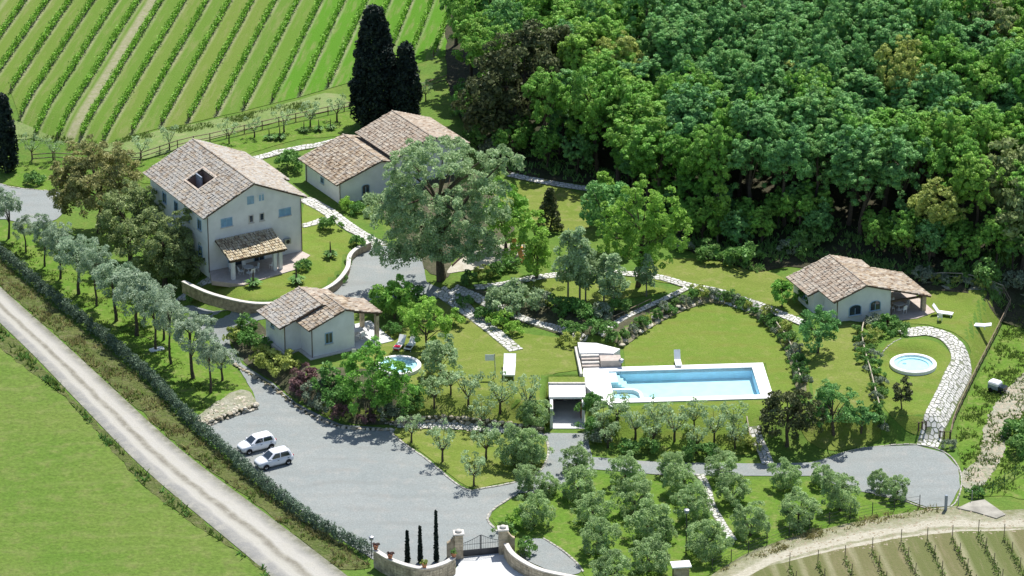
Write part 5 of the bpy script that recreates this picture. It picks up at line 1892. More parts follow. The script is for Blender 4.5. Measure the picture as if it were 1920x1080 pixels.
# undergrowth along the shaded foot of the forest
rng = random.Random(9)
for k, (x, y) in enumerate([(890, 262), (930, 290), (1150, 366), (1230, 415), (1280, 470), (1330, 490), (1400, 500), (1480, 475), (1500, 470), (1520, 455), (1730, 520), (1790, 522), (1850, 530), (1905, 545), (870, 215), (868, 180)]):
    pp(['bush', 'grey_bush', 'bush'][k % 3], x, y, rng.uniform(1.2, 2.2), 'forest_shrub', f'low shrub in the shade of the forest foot, {ORD[k]} counting from the rear house', 'shrub', 'shrubs at the foot of the forest')

rng = random.Random(19)
UE = [(880, 262), (920, 295), (980, 318), (1040, 332), (1100, 344), (1160, 362), (1210, 396), (1250, 436), (1290, 462), (1345, 470), (1400, 486), (1450, 478), (1500, 470), (1550, 476), (1640, 500), (1700, 512), (1760, 520), (1820, 524), (1880, 532), (1915, 540)]
UW = ['beside the rear house end', 'right of the rear house end', 'below the huge holm oak', 'above the shaded flagstones', 'over the end of the shaded flagstones', 'above the dry lawn edge', 'behind the large bright tree', 'right behind the large bright tree', 'left of the young light green tree', 'behind the young light green tree', 'right of the young light green tree', 'above the dry slope', 'left of the cottage roof', 'behind the cottage roof tip', 'behind the cottage roof', 'behind the cottage ridge end', 'behind the cottage porch', 'above the low wooden fence', 'left of the nearer brownish holm oak', 'under the nearer brownish holm oak']
for k, (x, y) in enumerate(UE):
    p = G(x, y)
    for j in range(2):
        q_ = (p.x + rng.uniform(-1.5, 1.5), p.y + 2.5 + j * 3.0)
        plant(['forest_oak', 'forest_blue', 'forest_oak'][(k + j) % 3], q_[0], q_[1], rng.uniform(0.5, 0.7), 'understorey_tree', f'{("nearer", "farther")[j]} low bushy tree {UW[k]}', 'tree', 'bushy trees at the foot of the forest', z=float(hz(*q_)) - rng.uniform(1.2, 2.0))


# cypresses
def cypress(px, py, h, r, label, seed, n=150, group=None, leaf=0.2):
    rng = np.random.default_rng(seed)
    p = G(px, py)
    o = empty('cypress', label, 'tree', p, 0, group)
    cs = []
    for k in range(n):
        t = rng.uniform(0.06, 0.99)
        rr = r * min(1, (t / 0.16)) ** 0.6 * (1 - max(0, t - 0.35) / 0.65 * 0.93) ** 0.62 * rng.uniform(0.5, 1.0)
        a = rng.uniform(0, 6.28)
        cs.append((rr * math.cos(a), rr * math.sin(a), t * h))
    m_ = MB()
    if r < 0.5: cs = [(0.06 * math.cos(k * 2.4), 0.06 * math.sin(k * 2.4), h * (0.04 + 0.95 * k / n)) for k in range(n)]
    m_.tube([(0, 0, -0.3), (0, 0, h * 0.4), (0, 0, h * 0.95)], [max(0.05, r * 0.13), max(0.04, r * 0.1), 0.02], 7)
    m_.build('trunk', MT['bark'], o)
    cs = np.array(cs)
    c0 = cs * np.array([0, 0, 1])
    link('crown', leaves(cs, min(0.55, r * 0.35) if r > 0.5 else np.linspace(r, r * 0.35, n), 55, leaf, rng, LEAF['cypress'], 'crown', 0.5, None, 0.5, 1.6), o)
    return o


cypress(704, 238, 15.2, 3.1, 'tall broad dark cypress behind the rear house, the taller of two', 1, 620)
cypress(762, 236, 10.2, 1.9, 'shorter dark cypress leaning on the tall one behind the rear house', 2, 300)
cypress(14, 322, 9.6, 1.25, 'single dark cypress on the bright grass beside the vineyard end', 3, 150)
for k, (x, y, h, lab) in enumerate([(764, 1054, 3.4, 'shortest of three pencil-thin cypresses inside the gate wall'), (788, 1056, 4.0, 'middle-sized of three pencil-thin cypresses inside the gate wall'), (818, 1054, 5.6, 'tallest of three pencil-thin cypresses inside the gate wall')]):
    cypress(x, y, h, 0.24, lab, 20 + k, 70, 'thin cypresses inside the gate wall', 0.09)

# silver olives along the hedge
OL = [(16, 448, 26, 66), (49, 473, 21, 48), (84, 500, 22, 68), (113, 523, 26, 73), (148, 552, 36, 77), (181, 575, 26, 78), (218, 602, 36, 77), (256, 630, 40, 85), (271, 603, 28, 60), (292, 658, 28, 83), (307, 638, 25, 68), (322, 683, 27, 84), (363, 710, 38, 83), (395, 737, 26, 77), (417, 714, 25, 42)]
for k, (x, y, r, dz) in enumerate(OL):
    p = G(x, y)
    s = r / 16.3 / 1.85
    h = dz / (16.3 * 0.915)
    o = plant('tall_olive', p.x, p.y, s, 'silver_olive', f'tall-trunked silvery olive, {ORD[k]} along the hedge counting from the turning place', 'tree', 'silver olives along the hedge')
    o.scale = (s, s, h / 5.0)

# olive grove, front
GR = [(1080, 852, 28), (992, 892, 27), (1002, 950, 33), (1085, 897, 34), (1110, 945, 34), (1172, 875, 31), (1190, 922, 36), (1217, 968, 40), (1122, 1000, 35), (1217, 1030, 37), (1150, 1060, 37), (1260, 862, 27), (1277, 893, 32), (1300, 938, 36), (1322, 1000, 38), (1357, 868, 31), (1375, 910, 32), (1408, 967, 34), (1473, 883, 31), (1498, 948, 35), (1540, 885, 23), (1577, 917, 37), (1650, 899, 22), (1682, 911, 24), (1030, 905, 20), (1240, 985, 24)]
WH = ['beside the lane bend above the grove', 'standing over the gravel edge near the kerbed lawn', 'big and round beside the gate bush', 'left of the grassy gap at the lane bend', 'below the tree at the lane bend', 'touching the lane under the pool bank', 'second back from the lane under the garage trees', 'large, in the middle of the grove', 'above the curved gate wall', 'large, next to the black lamp post', 'lowest of the grove, above the curved wall end', 'small, touching the lane under the dark shrubs', 'against the lane at the top of the winding path', 'right behind the black lamp head', 'big, just right of the black lamp post', 'touching the lane, right of the winding path top', 'beside the winding path in the upper grove', 'beside the lower winding path', 'against the lane below the dark round tree', 'in front of the lane-side tree, near the wire fence', 'small, tucked left of the densest tree', 'dense and dark, halfway along the turning circle', 'left of the last two at the turning circle', 'last one beside the turning circle gravel', 'small, squeezed between two at the lane bend', 'small, filling the middle of the grove']
for k, (x, y, r) in enumerate(GR):
    s = r / 18.0 / 1.95
    p = W(x, y, 2.3 * s)
    plant('grove_olive', p[0], p[1], s, 'grove_olive', f'round grey-green grove olive, {WH[k]}', 'tree', 'round olives of the front grove')

# young olives on the bank below the pool
YO = [(1157, 796), (1191, 824), (1231, 806), (1225, 836), (1265, 828), (1301, 806), (1305, 850), (1339, 832), (1375, 811), (1378, 842), (1130, 812), (1140, 840)]
for k, (x, y) in enumerate(YO):
    pp('young_olive', x, y, 1.05 if k not in (1, 4, 7) else 1.2, 'young_olive', f'thin vase-shaped young olive on the bank below the pool, {ORD[k]} from the garage side' if k < 10 else ['bushy young olive right beside the garage wall', 'bushy young olive at the lane corner by the garage'][k - 10], 'tree', 'young olives below the pool')
TO = [(814, 766, 1.15, 'young olive above the rubble wall, nearest the dark bush'), (878, 765, 1.3, 'tallest young olive in the middle above the rubble wall'), (938, 776, 1.25, 'young olive above the rubble wall, halfway to the garage'), (990, 776, 1.2, 'leafy young olive above the rubble wall beside the garage'), (772, 830, 1.0, 'young olive at the pointed end of the kerbed lawn'), (830, 866, 1.2, 'young olive at the middle edge of the kerbed lawn'), (912, 862, 1.25, 'thin young olive in the middle of the kerbed lawn'), (889, 912, 1.1, 'low young olive at the lower tip of the kerbed lawn'), (905, 806, 1.1, 'young olive standing on the walkway edge under the rubble wall'), (845, 740, 1.0, 'young olive on the terrace lawn behind the dark bush')]
for x, y, s, lab in TO:
    pp('young_olive', x, y, s, 'young_olive', lab, 'tree', 'young olives around the kerbed lawn')
for x, y, s, lab in [(964, 872, 1.1, 'dense bushy tree on the kerbed lawn, left of a pair'), (995, 872, 1.05, 'dense bushy tree on the kerbed lawn, beside the lane'), (1004, 800, 0.85, 'bushy green tree at the garage corner under the young olives')]:
    pp('grove_olive', x, y, s, 'bushy_tree', lab, 'tree', 'bushy trees near the kerbed lawn')

# fruit trees along the wooden fence behind the tall house
for k, (x, y, s) in enumerate([(265, 298, 1.25), (318, 282, 1.2), (430, 270, 1.2), (477, 258, 1.1), (533, 248, 1.35), (582, 238, 1.2), (632, 228, 1.35), (798, 190, 1.0), (60, 300, 1.2), (100, 300, 1.1)]):
    pp('bare_tree' if k != 5 else 'young_olive', x, y, s * 0.85, 'fruit_tree', f'small sparse fruit tree by the wooden fence, {ORD[k]} from the house corner' if k < 7 else ['lone fruit tree on the grass between cypress and forest', 'sparse fruit tree right of the single cypress', 'sparse fruit tree between single cypress and rusty tree'][k - 7], 'tree', 'fruit trees along the wooden fence')
for k, (x, y, s) in enumerate([(505, 262, 0.9), (525, 262, 0.95), (570, 248, 0.85), (598, 246, 0.9), (620, 243, 0.85)]):
    pp('palm_shrub', x, y, s, 'spiky_shrub', f'low spiky shrub behind the tall house, {ORD[k]} along the bright grass', 'shrub', 'spiky shrubs behind the tall house')

# the big trees
big_tree('big_willow', 'very large airy grey-green tree shading the forecourt', 828, 524,
         many(ell(-0.5, 0, 11.4, 6.6, 6.0, 5.2, 160, -0.95), ell(0.5, -3.2, 6.0, 3.4, 2.0, 2.6, 40), ell(-2.5, -3.0, 8.5, 2.6, 2.0, 2.6, 30), ell(-4.5, -0.5, 9, 3.6, 3.5, 3.6, 64), ell(4.6, 0.5, 9.5, 3.6, 3.5, 3.4, 64), ell(6.3, 1, 13.5, 2.2, 2.2, 1.8, 34), ell(-1, 0, 14.4, 4.2, 3.8, 2.4, 60), ell(1.5, -3.0, 4.6, 3.0, 1.8, 2.0, 36), ell(-4.0, -2.4, 4.2, 2.4, 1.8, 2.0, 30), ell(4.2, -1.5, 4.6, 2.2, 1.8, 2.0, 26), ell(2.0, -2, 7.5, 3.0, 2.5, 2.5, 26), ell(-3, -2.5, 6.0, 2.6, 2.2, 2.2, 22), ell(-5.5, -1.0, 5.0, 2.4, 2.4, 2.6, 26), ell(5.2, 0.5, 5.6, 2.4, 2.2, 2.6, 24), ell(-6.3, 0.5, 8.5, 2.0, 2.2, 2.6, 22)),
         88, 0.135, 0.58, 'willow', 9.5, 0.5, 31, upb=0.35, nlimb=20)
big_tree('rusty_tree', 'large rusty-topped tree left of the tall house', 188, 436, many(ell(0, 0, 6.6, 5.0, 4.4, 4.6, 230), ell(-2.8, 0, 5.6, 3.0, 2.6, 3.4, 90)), 95, 0.14, 0.6, 'rust', 6, 0.35, 32)
big_tree('holm_oak', 'olive-green holm oak hiding the corner of the tall house', 308, 535, many(ell(0, 0, 4.9, 4.1, 3.6, 4.6, 190), ell(1.5, -0.5, 3.5, 3.2, 3, 3.4, 110)), 90, 0.135, 0.56, 'holm', 5, 0.3, 33)
big_tree('holm_oak', 'dark olive-green tree between the rusty tree and the house corner', 246, 490, many(ell(0, 0, 5.2, 4.0, 3.6, 4.4, 190)), 90, 0.135, 0.56, 'holm', 5, 0.3, 34)
big_tree('holm_oak', 'round dark evergreen beside the short path below the pool', 1475, 836, ell(0, 0, 3.3, 2.8, 2.6, 2.6, 75), 80, 0.15, 0.6, 'holmdark', 2.6, 0.22, 35)
big_tree('garden_tree', 'green tree of dense leaves at the edge of the turning circle', 1563, 815, ell(0, 0, 3.2, 2.3, 2.2, 2.7, 65), 100, 0.11, 0.5, 'bluegreen', 2.6, 0.2, 36)
big_tree('garden_tree', 'small green tree next to the dense tree at the turning circle', 1614, 812, ell(0, 0, 1.9, 1.35, 1.3, 1.4, 28), 70, 0.14, 0.45, 'bluegreen', 1.6, 0.12, 37)
big_tree('garden_tree', 'round dark green tree in front of the cottage wall', 1532, 662, ell(0, 0, 3.0, 2.05, 2.0, 2.3, 60), 100, 0.11, 0.46, 'bluegreen', 2.4, 0.16, 38)
big_tree('garden_tree', 'small round tree at the rear corner of the cottage', 1467, 577, ell(0, 0, 1.9, 1.3, 1.3, 1.25, 28), 75, 0.14, 0.42, 'oak', 1.6, 0.1, 39)
big_tree('garden_tree', 'small dark slender tree beside the round pool ringed by paving', 1690, 768, ell(0, 0, 2.1, 0.85, 0.85, 1.6, 26), 70, 0.12, 0.4, 'holmdark', 1.8, 0.09, 40)
big_tree('shade_tree', 'large bright green tree in the middle of the upper garden', 1196, 538, many(ell(0.2, 0, 8.4, 2.4, 2.2, 4.9, 90), ell(-2.2, -0.3, 6.6, 2.2, 2.0, 3.6, 60), ell(2.6, 0.2, 7.6, 2.0, 1.9, 4.0, 60), ell(4.2, 0.4, 6.0, 1.3, 1.3, 2.6, 26), ell(0.8, -1.0, 4.4, 2.8, 2.2, 2.2, 40)), 75, 0.135, 0.5, 'bright', 6.5, 0.3, 41)
big_tree('shade_tree', 'dark green tree behind the large bright tree', 1140, 470, ell(0, 0, 5.2, 2.6, 2.4, 3.2, 60), 75, 0.2, 0.75, 'bluegreen', 4.5, 0.22, 42)
big_tree('shade_tree', 'bright green leaning tree beside the sandy play area', 1005, 522, many(ell(-0.8, 0, 5.0, 2.3, 2.2, 3.2, 60), ell(0.6, -0.6, 2.6, 2.0, 1.8, 1.7, 30)), 100, 0.13, 0.55, 'bright', 4.0, 0.18, 43)
big_tree('shade_tree', 'grey-green tree behind the sandy play area', 948, 470, many(ell(0, 0, 4.6, 2.6, 2.4, 3.0, 60)), 75, 0.19, 0.75, 'oak', 4.2, 0.2, 44)
big_tree('dark_conifer', 'narrow dark conifer on the sunlit dry lawn', 1030, 432, lambda rng: np.stack([rng.normal(size=60) * 0.1 + np.cos(np.arange(60) * 2.4) * 1.3 * (1 - np.arange(60) / 60), np.sin(np.arange(60) * 2.4) * 1.3 * (1 - np.arange(60) / 60), 0.5 + np.arange(60) / 60 * 4.5], 1), 60, 0.15, 0.4, 'holmdark', 4.4, 0.12, 45)
big_tree('grey_willow', 'spreading grey-green willow bush over the flagstone path', 968, 592, many(ell(0, 0, 1.9, 2.6, 2.2, 1.7, 50), ell(-2.0, 0.5, 1.6, 1.5, 1.4, 1.2, 20)), 80, 0.15, 0.55, 'willow', 1.6, 0.15, 46)
for k, (x, y, s, lab) in enumerate([(1065, 563, 0.95, 'slender grey-green tree on the small lawn, leftmost trunk of three'), (1087, 568, 1.05, 'slender grey-green tree on the small lawn, middle trunk of three'), (1098, 566, 0.92, 'slender grey-green tree on the small lawn, third bare trunk'), (1150, 585, 0.95, 'bushy grey-green tree right of the slender trunks'), (1132, 572, 0.85, 'grey-green tree between slender trunks and large bright tree'), (1212, 556, 0.75, 'small grey-green tree in front of the large bright tree')]):
    pp('poplar', x, y, s, 'slender_tree', lab, 'tree', 'slender grey-green trees', sz=s * (1.0 if k < 3 else 0.85))
big_tree('garden_tree', 'dark bushy tree shading the round pool near the little house', 694, 776, many(ell(0, 0, 3.9, 3.6, 3.0, 3.5, 130), ell(2.4, -0.4, 3.7, 2.0, 1.9, 2.9, 60)), 80, 0.125, 0.5, 'oak', 2.8, 0.18, 47)
big_tree('garden_tree', 'bright green tree left of the straight flagstone path', 800, 655, many(ell(0, 0, 3.0, 2.2, 2.0, 2.6, 55), ell(-1.6, 0.6, 3.2, 1.5, 1.4, 1.6, 22)), 95, 0.12, 0.5, 'bright', 2.4, 0.15, 48)
big_tree('garden_tree', 'grey-green tree below the bright tree on the terrace lawn', 826, 702, ell(0, 0, 2.1, 1.8, 1.7, 1.8, 36), 75, 0.15, 0.55, 'willow', 1.8, 0.12, 49)
big_tree('garden_tree', 'dark green tree at the forecourt edge behind the little house porch', 740, 598, many(ell(0, 0, 2.5, 2.0, 1.9, 2.2, 45), ell(-1.6, -0.3, 2.0, 1.5, 1.4, 1.5, 24)), 75, 0.16, 0.6, 'oak', 2.0, 0.14, 50)
big_tree('garden_tree', 'green tree at the foot of the forecourt beside the flagstone path', 778, 590, ell(0, 0, 1.6, 1.5, 1.4, 1.4, 30), 75, 0.16, 0.6, 'shrub', 1.8, 0.12, 51)

# shrubs, each where the photo shows it
SH = [
    ('palm_shrub', 475, 538, 1.15, 'green topped shrub on the raised lawn before the porch left post'), ('palm_shrub', 556, 532, 1.2, 'green shrub on the raised lawn before the porch right post'), ('palm_shrub', 620, 484, 1.15, 'pointed green shrub in the middle of the raised lawn'),
    ('bush', 620, 433, 1.35, 'dark round shrub where the flagstone spur meets the long path'), ('bush', 668, 462, 1.0, 'flat dark shrub at the end of the raised lawn'), ('bush', 570, 506, 1.0, 'green bush beside the patio end of the tall house'), ('bush', 640, 530, 0.7, 'small bush inside the curved retaining wall'), ('bush', 652, 498, 0.6, 'tiny bush where the retaining wall bends'),
    ('bush', 372, 562, 1.2, 'low flat shrub at the corner of the raised lawn'), ('bush', 540, 318, 1.9, 'round dark bush between tall house and rear house'), ('bright_bush', 650, 395, 1.1, 'bright green shrub at the corner of the rear house'), ('bush', 672, 402, 1.1, 'green shrub along the flagstone path near the rear house'), ('yellow_bush', 700, 405, 1.0, 'yellow-green shrub in front of the rear house wall'),
    ('bush', 455, 625, 1.5, 'green bush at the head of the planted bed'), ('yellow_bush', 440, 640, 1.2, 'yellowish bush at the drive corner of the planted bed'), ('bush', 470, 650, 1.4, 'round green bush left of the little house wall'), ('yellow_bush', 505, 690, 1.7, 'large yellow-green bush under the little house corner'), ('yellow_bush', 535, 700, 1.6, 'second yellow-green bush under the little house corner'), ('yellow_bush', 487, 675, 1.2, 'yellow-green bush by the drive kerb, above the large ones'), ('bush', 500, 655, 1.2, 'dark bush at the foot of the little house side wall'),
    ('purple_bush', 575, 712, 1.3, 'purple-leaved shrub below the little house corner'), ('purple_bush', 560, 735, 1.4, 'purple-leaved shrub by the drive kerb'), ('grey_bush', 590, 745, 1.4, 'grey shrub between purple shrubs by the drive'), ('bush', 610, 720, 1.6, 'green bush left of the dark bushy tree'), ('grey_bush', 604, 770, 1.2, 'pale grey shrub close to the car park kerb'), ('purple_bush', 640, 782, 1.1, 'reddish shrub in the bed corner at the car park'), ('bush', 630, 755, 1.5, 'green shrub in the bed beneath the dark bushy tree'), ('grey_bush', 735, 780, 1.3, 'pale bush at the far end of the planted bed'), ('purple_bush', 690, 793, 1.0, 'purple shrub in the shade above the car park'), ('yellow_bush', 652, 788, 0.6, 'tiny yellow bush in the shade by the car park'), ('bush', 765, 770, 1.3, 'bush on the bank left of the rubble wall'), ('bush', 790, 750, 1.2, 'bush above the left end of the rubble wall'),
    ('bush', 738, 628, 1.1, 'round shrub beside the little house porch post'), ('bright_bush', 850, 612, 1.2, 'bright shrub beside the straight flagstone path top'), ('bush', 905, 600, 1.1, 'dark shrub between the two flagstone paths'), ('bright_bush', 935, 612, 1.3, 'bright low shrub between the two flagstone paths'), ('bright_bush', 962, 628, 1.1, 'bright low shrub near the lower flagstone path'), ('bush', 870, 575, 1.0, 'dark shrub where the two flagstone paths part'),
    ('bush', 880, 530, 1.1, 'shrub in the shade near the sandy play area'), ('yellow_bush', 905, 520, 1.0, 'yellow-green shrub before the sandy play area'), ('bush', 930, 515, 1.2, 'dark shrub under the play area edge'), ('bush', 960, 505, 1.2, 'dark shrub beneath the leaning bright tree'),
    ('grey_bush', 1020, 575, 1.3, 'dark-leaved shrub in the middle bed beside the garden lamp'), ('bush', 1045, 585, 1.4, 'dark shrub in the middle bed under the slender trees'), ('bush', 1075, 592, 1.5, 'broad dark shrub in the middle bed'), ('bush', 1105, 600, 1.4, 'dark shrub in the middle bed above the steps'), ('grey_bush', 1130, 600, 1.4, 'greyish shrub in the middle bed above the landing'), ('bush', 1160, 588, 1.4, 'dark shrub in the middle bed below the large tree'), ('bush', 1060, 625, 1.1, 'shrub above the terrace lawn beside the pool steps'), ('yellow_bush', 1068, 648, 1.0, 'yellowish shrub next to the pool step wall'), ('bush', 1080, 628, 1.1, 'green shrub close to the pale landing'), ('bush', 1140, 628, 1.3, 'dark shrub right above the pale landing'), ('bush', 1115, 622, 1.2, 'dark shrub behind the pale landing'),
    ('bush', 1105, 770, 1.2, 'shrub hugging the garage wall below the side deck'), ('bush', 1115, 760, 1.0, 'shrub between garage and pool deck corner'), ('grey_bush', 1122, 828, 1.3, 'pale shrub by the lane next to the garage'), ('bush', 1172, 848, 1.2, 'dark shrub at the foot of the bank by the lane'), ('bush', 1215, 852, 1.3, 'dark shrub by the lane under the young olives'), ('bush', 1300, 858, 1.3, 'dark low shrub midway along the lane'), ('bush', 1325, 858, 1.2, 'second dark low shrub midway along the lane'), ('yellow_bush', 1402, 845, 1.2, 'yellowish shrub at the corner of the short path'), ('bush', 1108, 812, 1.3, 'leafy shrub at the garage forecourt corner'),
    ('bush', 1510, 572, 1.2, 'shrub at the base of the cottage side wall'), ('bush', 1495, 760, 0.9, 'low bush by the end of the rail fence'), ('bush', 990, 1038, 1.15, 'clipped dark round bush inside the gate wall'), ('bush', 65, 345, 1.2, 'dark shrub on the bright grass right of the single cypress'), ('grey_bush', 1640, 615, 1.2, 'pale shrub under the arched cottage windows'), ('bush', 1665, 618, 1.3, 'green shrub beneath the cottage gable wall'), ('bush', 1650, 630, 1.2, 'green shrub between rail fence and cottage gable'), ('purple_bush', 1655, 612, 0.9, 'pinkish shrub against the cottage gable'), ('bush', 1682, 628, 1.2, 'shrub where the flagstones start at the porch'), ('yellow_bush', 1635, 640, 1.1, 'yellowish shrub at the head of the rail fence'),
    ('grey_bush', 1780, 842, 0.8, 'small weed bush at the turning circle edge'), ('bush', 1918, 825, 1.9, 'green bush by the stony track at the frame side'), ('bush', 1905, 850, 1.5, 'second green bush beside the stony track'), ('bush', 1830, 930, 0.9, 'weedy tuft near the concrete ramp'), ('bush', 945, 1000, 1.0, 'bright leafy shrub behind the gate pillar'), ('bright_bush', 965, 990, 1.2, 'bright low shrub under the grove tree at the gate'),
]
for kind, x, y, s, lab in SH:
    pp(kind, x, y, s, {'palm_shrub': 'spiky_shrub'}.get(kind, 'garden_shrub'), lab, 'shrub')

# planting along the bank of the pool lawn and the two rail fences
rng = random.Random(77)
arc_px = [(1150, 645), (1172, 632), (1185, 620), (1200, 612), (1215, 604), (1230, 596), (1245, 580), (1258, 588), (1268, 572), (1282, 568), (1297, 556), (1310, 552), (1325, 554), (1338, 556), (1352, 558), (1366, 562), (1380, 567), (1392, 574), (1404, 580), (1416, 588), (1428, 596), (1438, 606), (1448, 615), (1456, 626), (1466, 636), (1474, 648), (1480, 660), (1486, 672), (1490, 684), (1496, 696), (1498, 708), (1502, 720), (1470, 622), (1482, 640), (1492, 660), (1500, 680), (1508, 700), (1512, 716), (1456, 608), (1440, 592)]
for k, (x, y) in enumerate(arc_px):
    kind = ['bush', 'bush', 'grey_bush', 'bush', 'yellow_bush', 'bush', 'grey_bush'][k % 7]
    pp(kind, x, y, rng.uniform(0.55, 0.9), 'bank_shrub', (f'shrub on the bank above the pool steps, {ORD[k]} on the way up' if k < 15 else f'shrub on the bank right of the pool lawn, {ORD[k - 15]} on the way down' if k < 32 else f'shrub outside the rail fence by the pool lawn, {ORD[k - 32]} on the way down'), 'shrub', 'shrubs curving round the pool lawn')
for k, (x, y) in enumerate([(1608, 625), (1608, 640), (1612, 655), (1615, 668), (1618, 682), (1624, 694), (1630, 640), (1632, 655), (1636, 672), (1640, 690), (1645, 706), (1650, 722), (1654, 740), (1634, 730), (1640, 748), (1645, 770), (1652, 790), (1658, 806)]):
    pp(['bush', 'bush', 'grey_bush'][k % 3], x, y, rng.uniform(0.5, 0.85), 'fence_shrub', f'shrub along the pale rail fence below the cottage, {ORD[k]} from the gable', 'shrub', 'shrubs along the rail fence below the cottage')
for k, (x, y) in enumerate([(1740, 525), (1757, 528), (1772, 530), (1795, 532), (1815, 534), (1840, 540), (1860, 545)]):
    pp(['grey_bush', 'yellow_bush'][k % 2], x, y, rng.uniform(0.6, 0.9), 'lawn_shrub', f'pale low shrub along the upper edge of the cottage lawn, {ORD[k]} from the porch', 'shrub', 'pale shrubs along the cottage lawn')

# the clipped hedge along the road
hl_ = resample(smooth_line([(-130, 388), (-60, 433), (0, 482), (50, 523), (100, 567), (200, 645), (290, 725), (350, 790), (430, 862), (510, 930), (600, 997), (692, 1042)]), 0.22, False)
rngn = np.random.default_rng(3)
cs = []
for i, p in enumerate(hl_):
    for k in range(3):
        cs.append((p[0] + rngn.uniform(-0.3, 0.3), p[1] + rngn.uniform(-0.3, 0.3), float(hz(*p)) + (0.35 + 0.42 * k) + rngn.uniform(-0.12, 0.15) * (1 + 0.4 * math.sin(i * 0.3))))
hm = leaves(cs, 0.38, 44, 0.085, rngn, LEAF['hedge'], 'hedge', 0.5, None, 0.6)
hm.materials.clear()
hm.materials.append(LEAF['hedge'])
hedge = props(link('hedge', hm), 'long dark grey-green clipped hedge beside the dirt road', 'hedge')
# upper vineyard rows
headw = [tuple(W(x, y, VZ)[:2]) for x, y in HEAD]


def vine_row_mesh(s, t0, t1, d, n, rng, h=1.45, wid=0.15, dens=110, leaf=0.10, name='vine_row'):
    L = t1 - t0
    N = int(L * dens)
    t = rng.uniform(t0, t1, N)
    gap = 0.5 + 0.5 * np.sin(t * 1.9 + 3 * np.sin(t * 0.37 + s))
    keep = rng.uniform(size=N) < 0.55 + 0.45 * gap
    t = t[keep]
    N = len(t)
    off = rng.normal(size=N) * wid
    z = rng.uniform(0.42, 1.0, N) * h * (0.75 + 0.35 * rng.uniform(size=N))
    x, y = d[0] * t + n[0] * (s + off), d[1] * t + n[1] * (s + off)
    pos = np.stack([x, y, hz(x, y) + z], 1)
    nr = sph(rng, N) + np.outer(np.sign(off) * 0.4, np.array([n[0], n[1], 0])) + np.array([0, 0, 0.5])
    nr /= np.linalg.norm(nr, axis=1)[:, None]
    t1_ = np.cross(nr, sph(rng, N))
    t1_ /= np.linalg.norm(t1_, axis=1)[:, None] + 1e-9
    t2_ = np.cross(nr, t1_)
    sz = leaf * rng.uniform(0.7, 1.4, N)[:, None]
    co = np.stack([pos + t1_ * sz, pos + t2_ * sz * 0.75, pos - t1_ * sz, pos - t2_ * sz * 0.75], 1).reshape(-1, 3)
    return np_mesh('foliage', co, np.arange(N * 4).reshape(-1, 4), LEAF['vine'], False, np.clip(0.5 + 0.25 * rng.normal(size=N), 0, 1))


def row_ends(s, d, n, head, far):
    """where the row line n.p = s meets the headland"""
    for a, b_ in zip(head[:-1], head[1:]):
        sa, sb = n[0] * a[0] + n[1] * a[1], n[0] * b_[0] + n[1] * b_[1]
        if (sa - s) * (sb - s) <= 0 and abs(sa - sb) > 1e-6:
            u = (s - sa) / (sb - sa)
            p = (a[0] + (b_[0] - a[0]) * u, a[1] + (b_[1] - a[1]) * u)
            return d[0] * p[0] + d[1] * p[1]
    return None


rv = np.random.default_rng(12)
for k in range(-7, 16):
    s = vs0 + k * VSP
    t0 = row_ends(s, vd, vn, headw, 0)
    if t0 is None: continue
    t1 = 116.0
    # stay out of the forest
    q_ = vd * t1 + vn * s
    if k == 14: t1 = 100.0
    if t1 - t0 < 4: continue
    word = 'the bare strip' if k in (-1, 0) else None
    side = 'house side' if k > -2 else 'far side'
    j = k + 2 if k > -2 else -2 - k + 1
    lab = f'green vine row, {ORD[j - 1]} on the {"cypress" if k > -2 else "outer"} side of the bare pale strip'
    ro = empty('vine_row', lab, 'vine row', (0, 0, 0), 0, 'rows of the upper vineyard')
    link('foliage', vine_row_mesh(s, t0, t1, vd, vn, rv), ro)
    st_ = MB()
    tt = t0 + 0.4
    while tt < t1:
        p = vd * tt + vn * s
        z = float(hz(*p))
        st_.tube([(p[0], p[1], z - 0.1), (p[0] + rv.normal() * 0.05, p[1], z + 0.9)], 0.05, 4)
        tt += 0.9
    so = st_.build('vine_stems', MT['bark'], ro)
    so['kind'] = 'stuff'
    p = vd * (t0 - 0.2) + vn * s
    z = float(hz(*p))
    e_ = MB()
    e_.tube([(p[0], p[1], z - 0.2), (p[0] , p[1], z + 1.25)], 0.05, 6)
    e_.build('end_post', MT['wood'], ro)

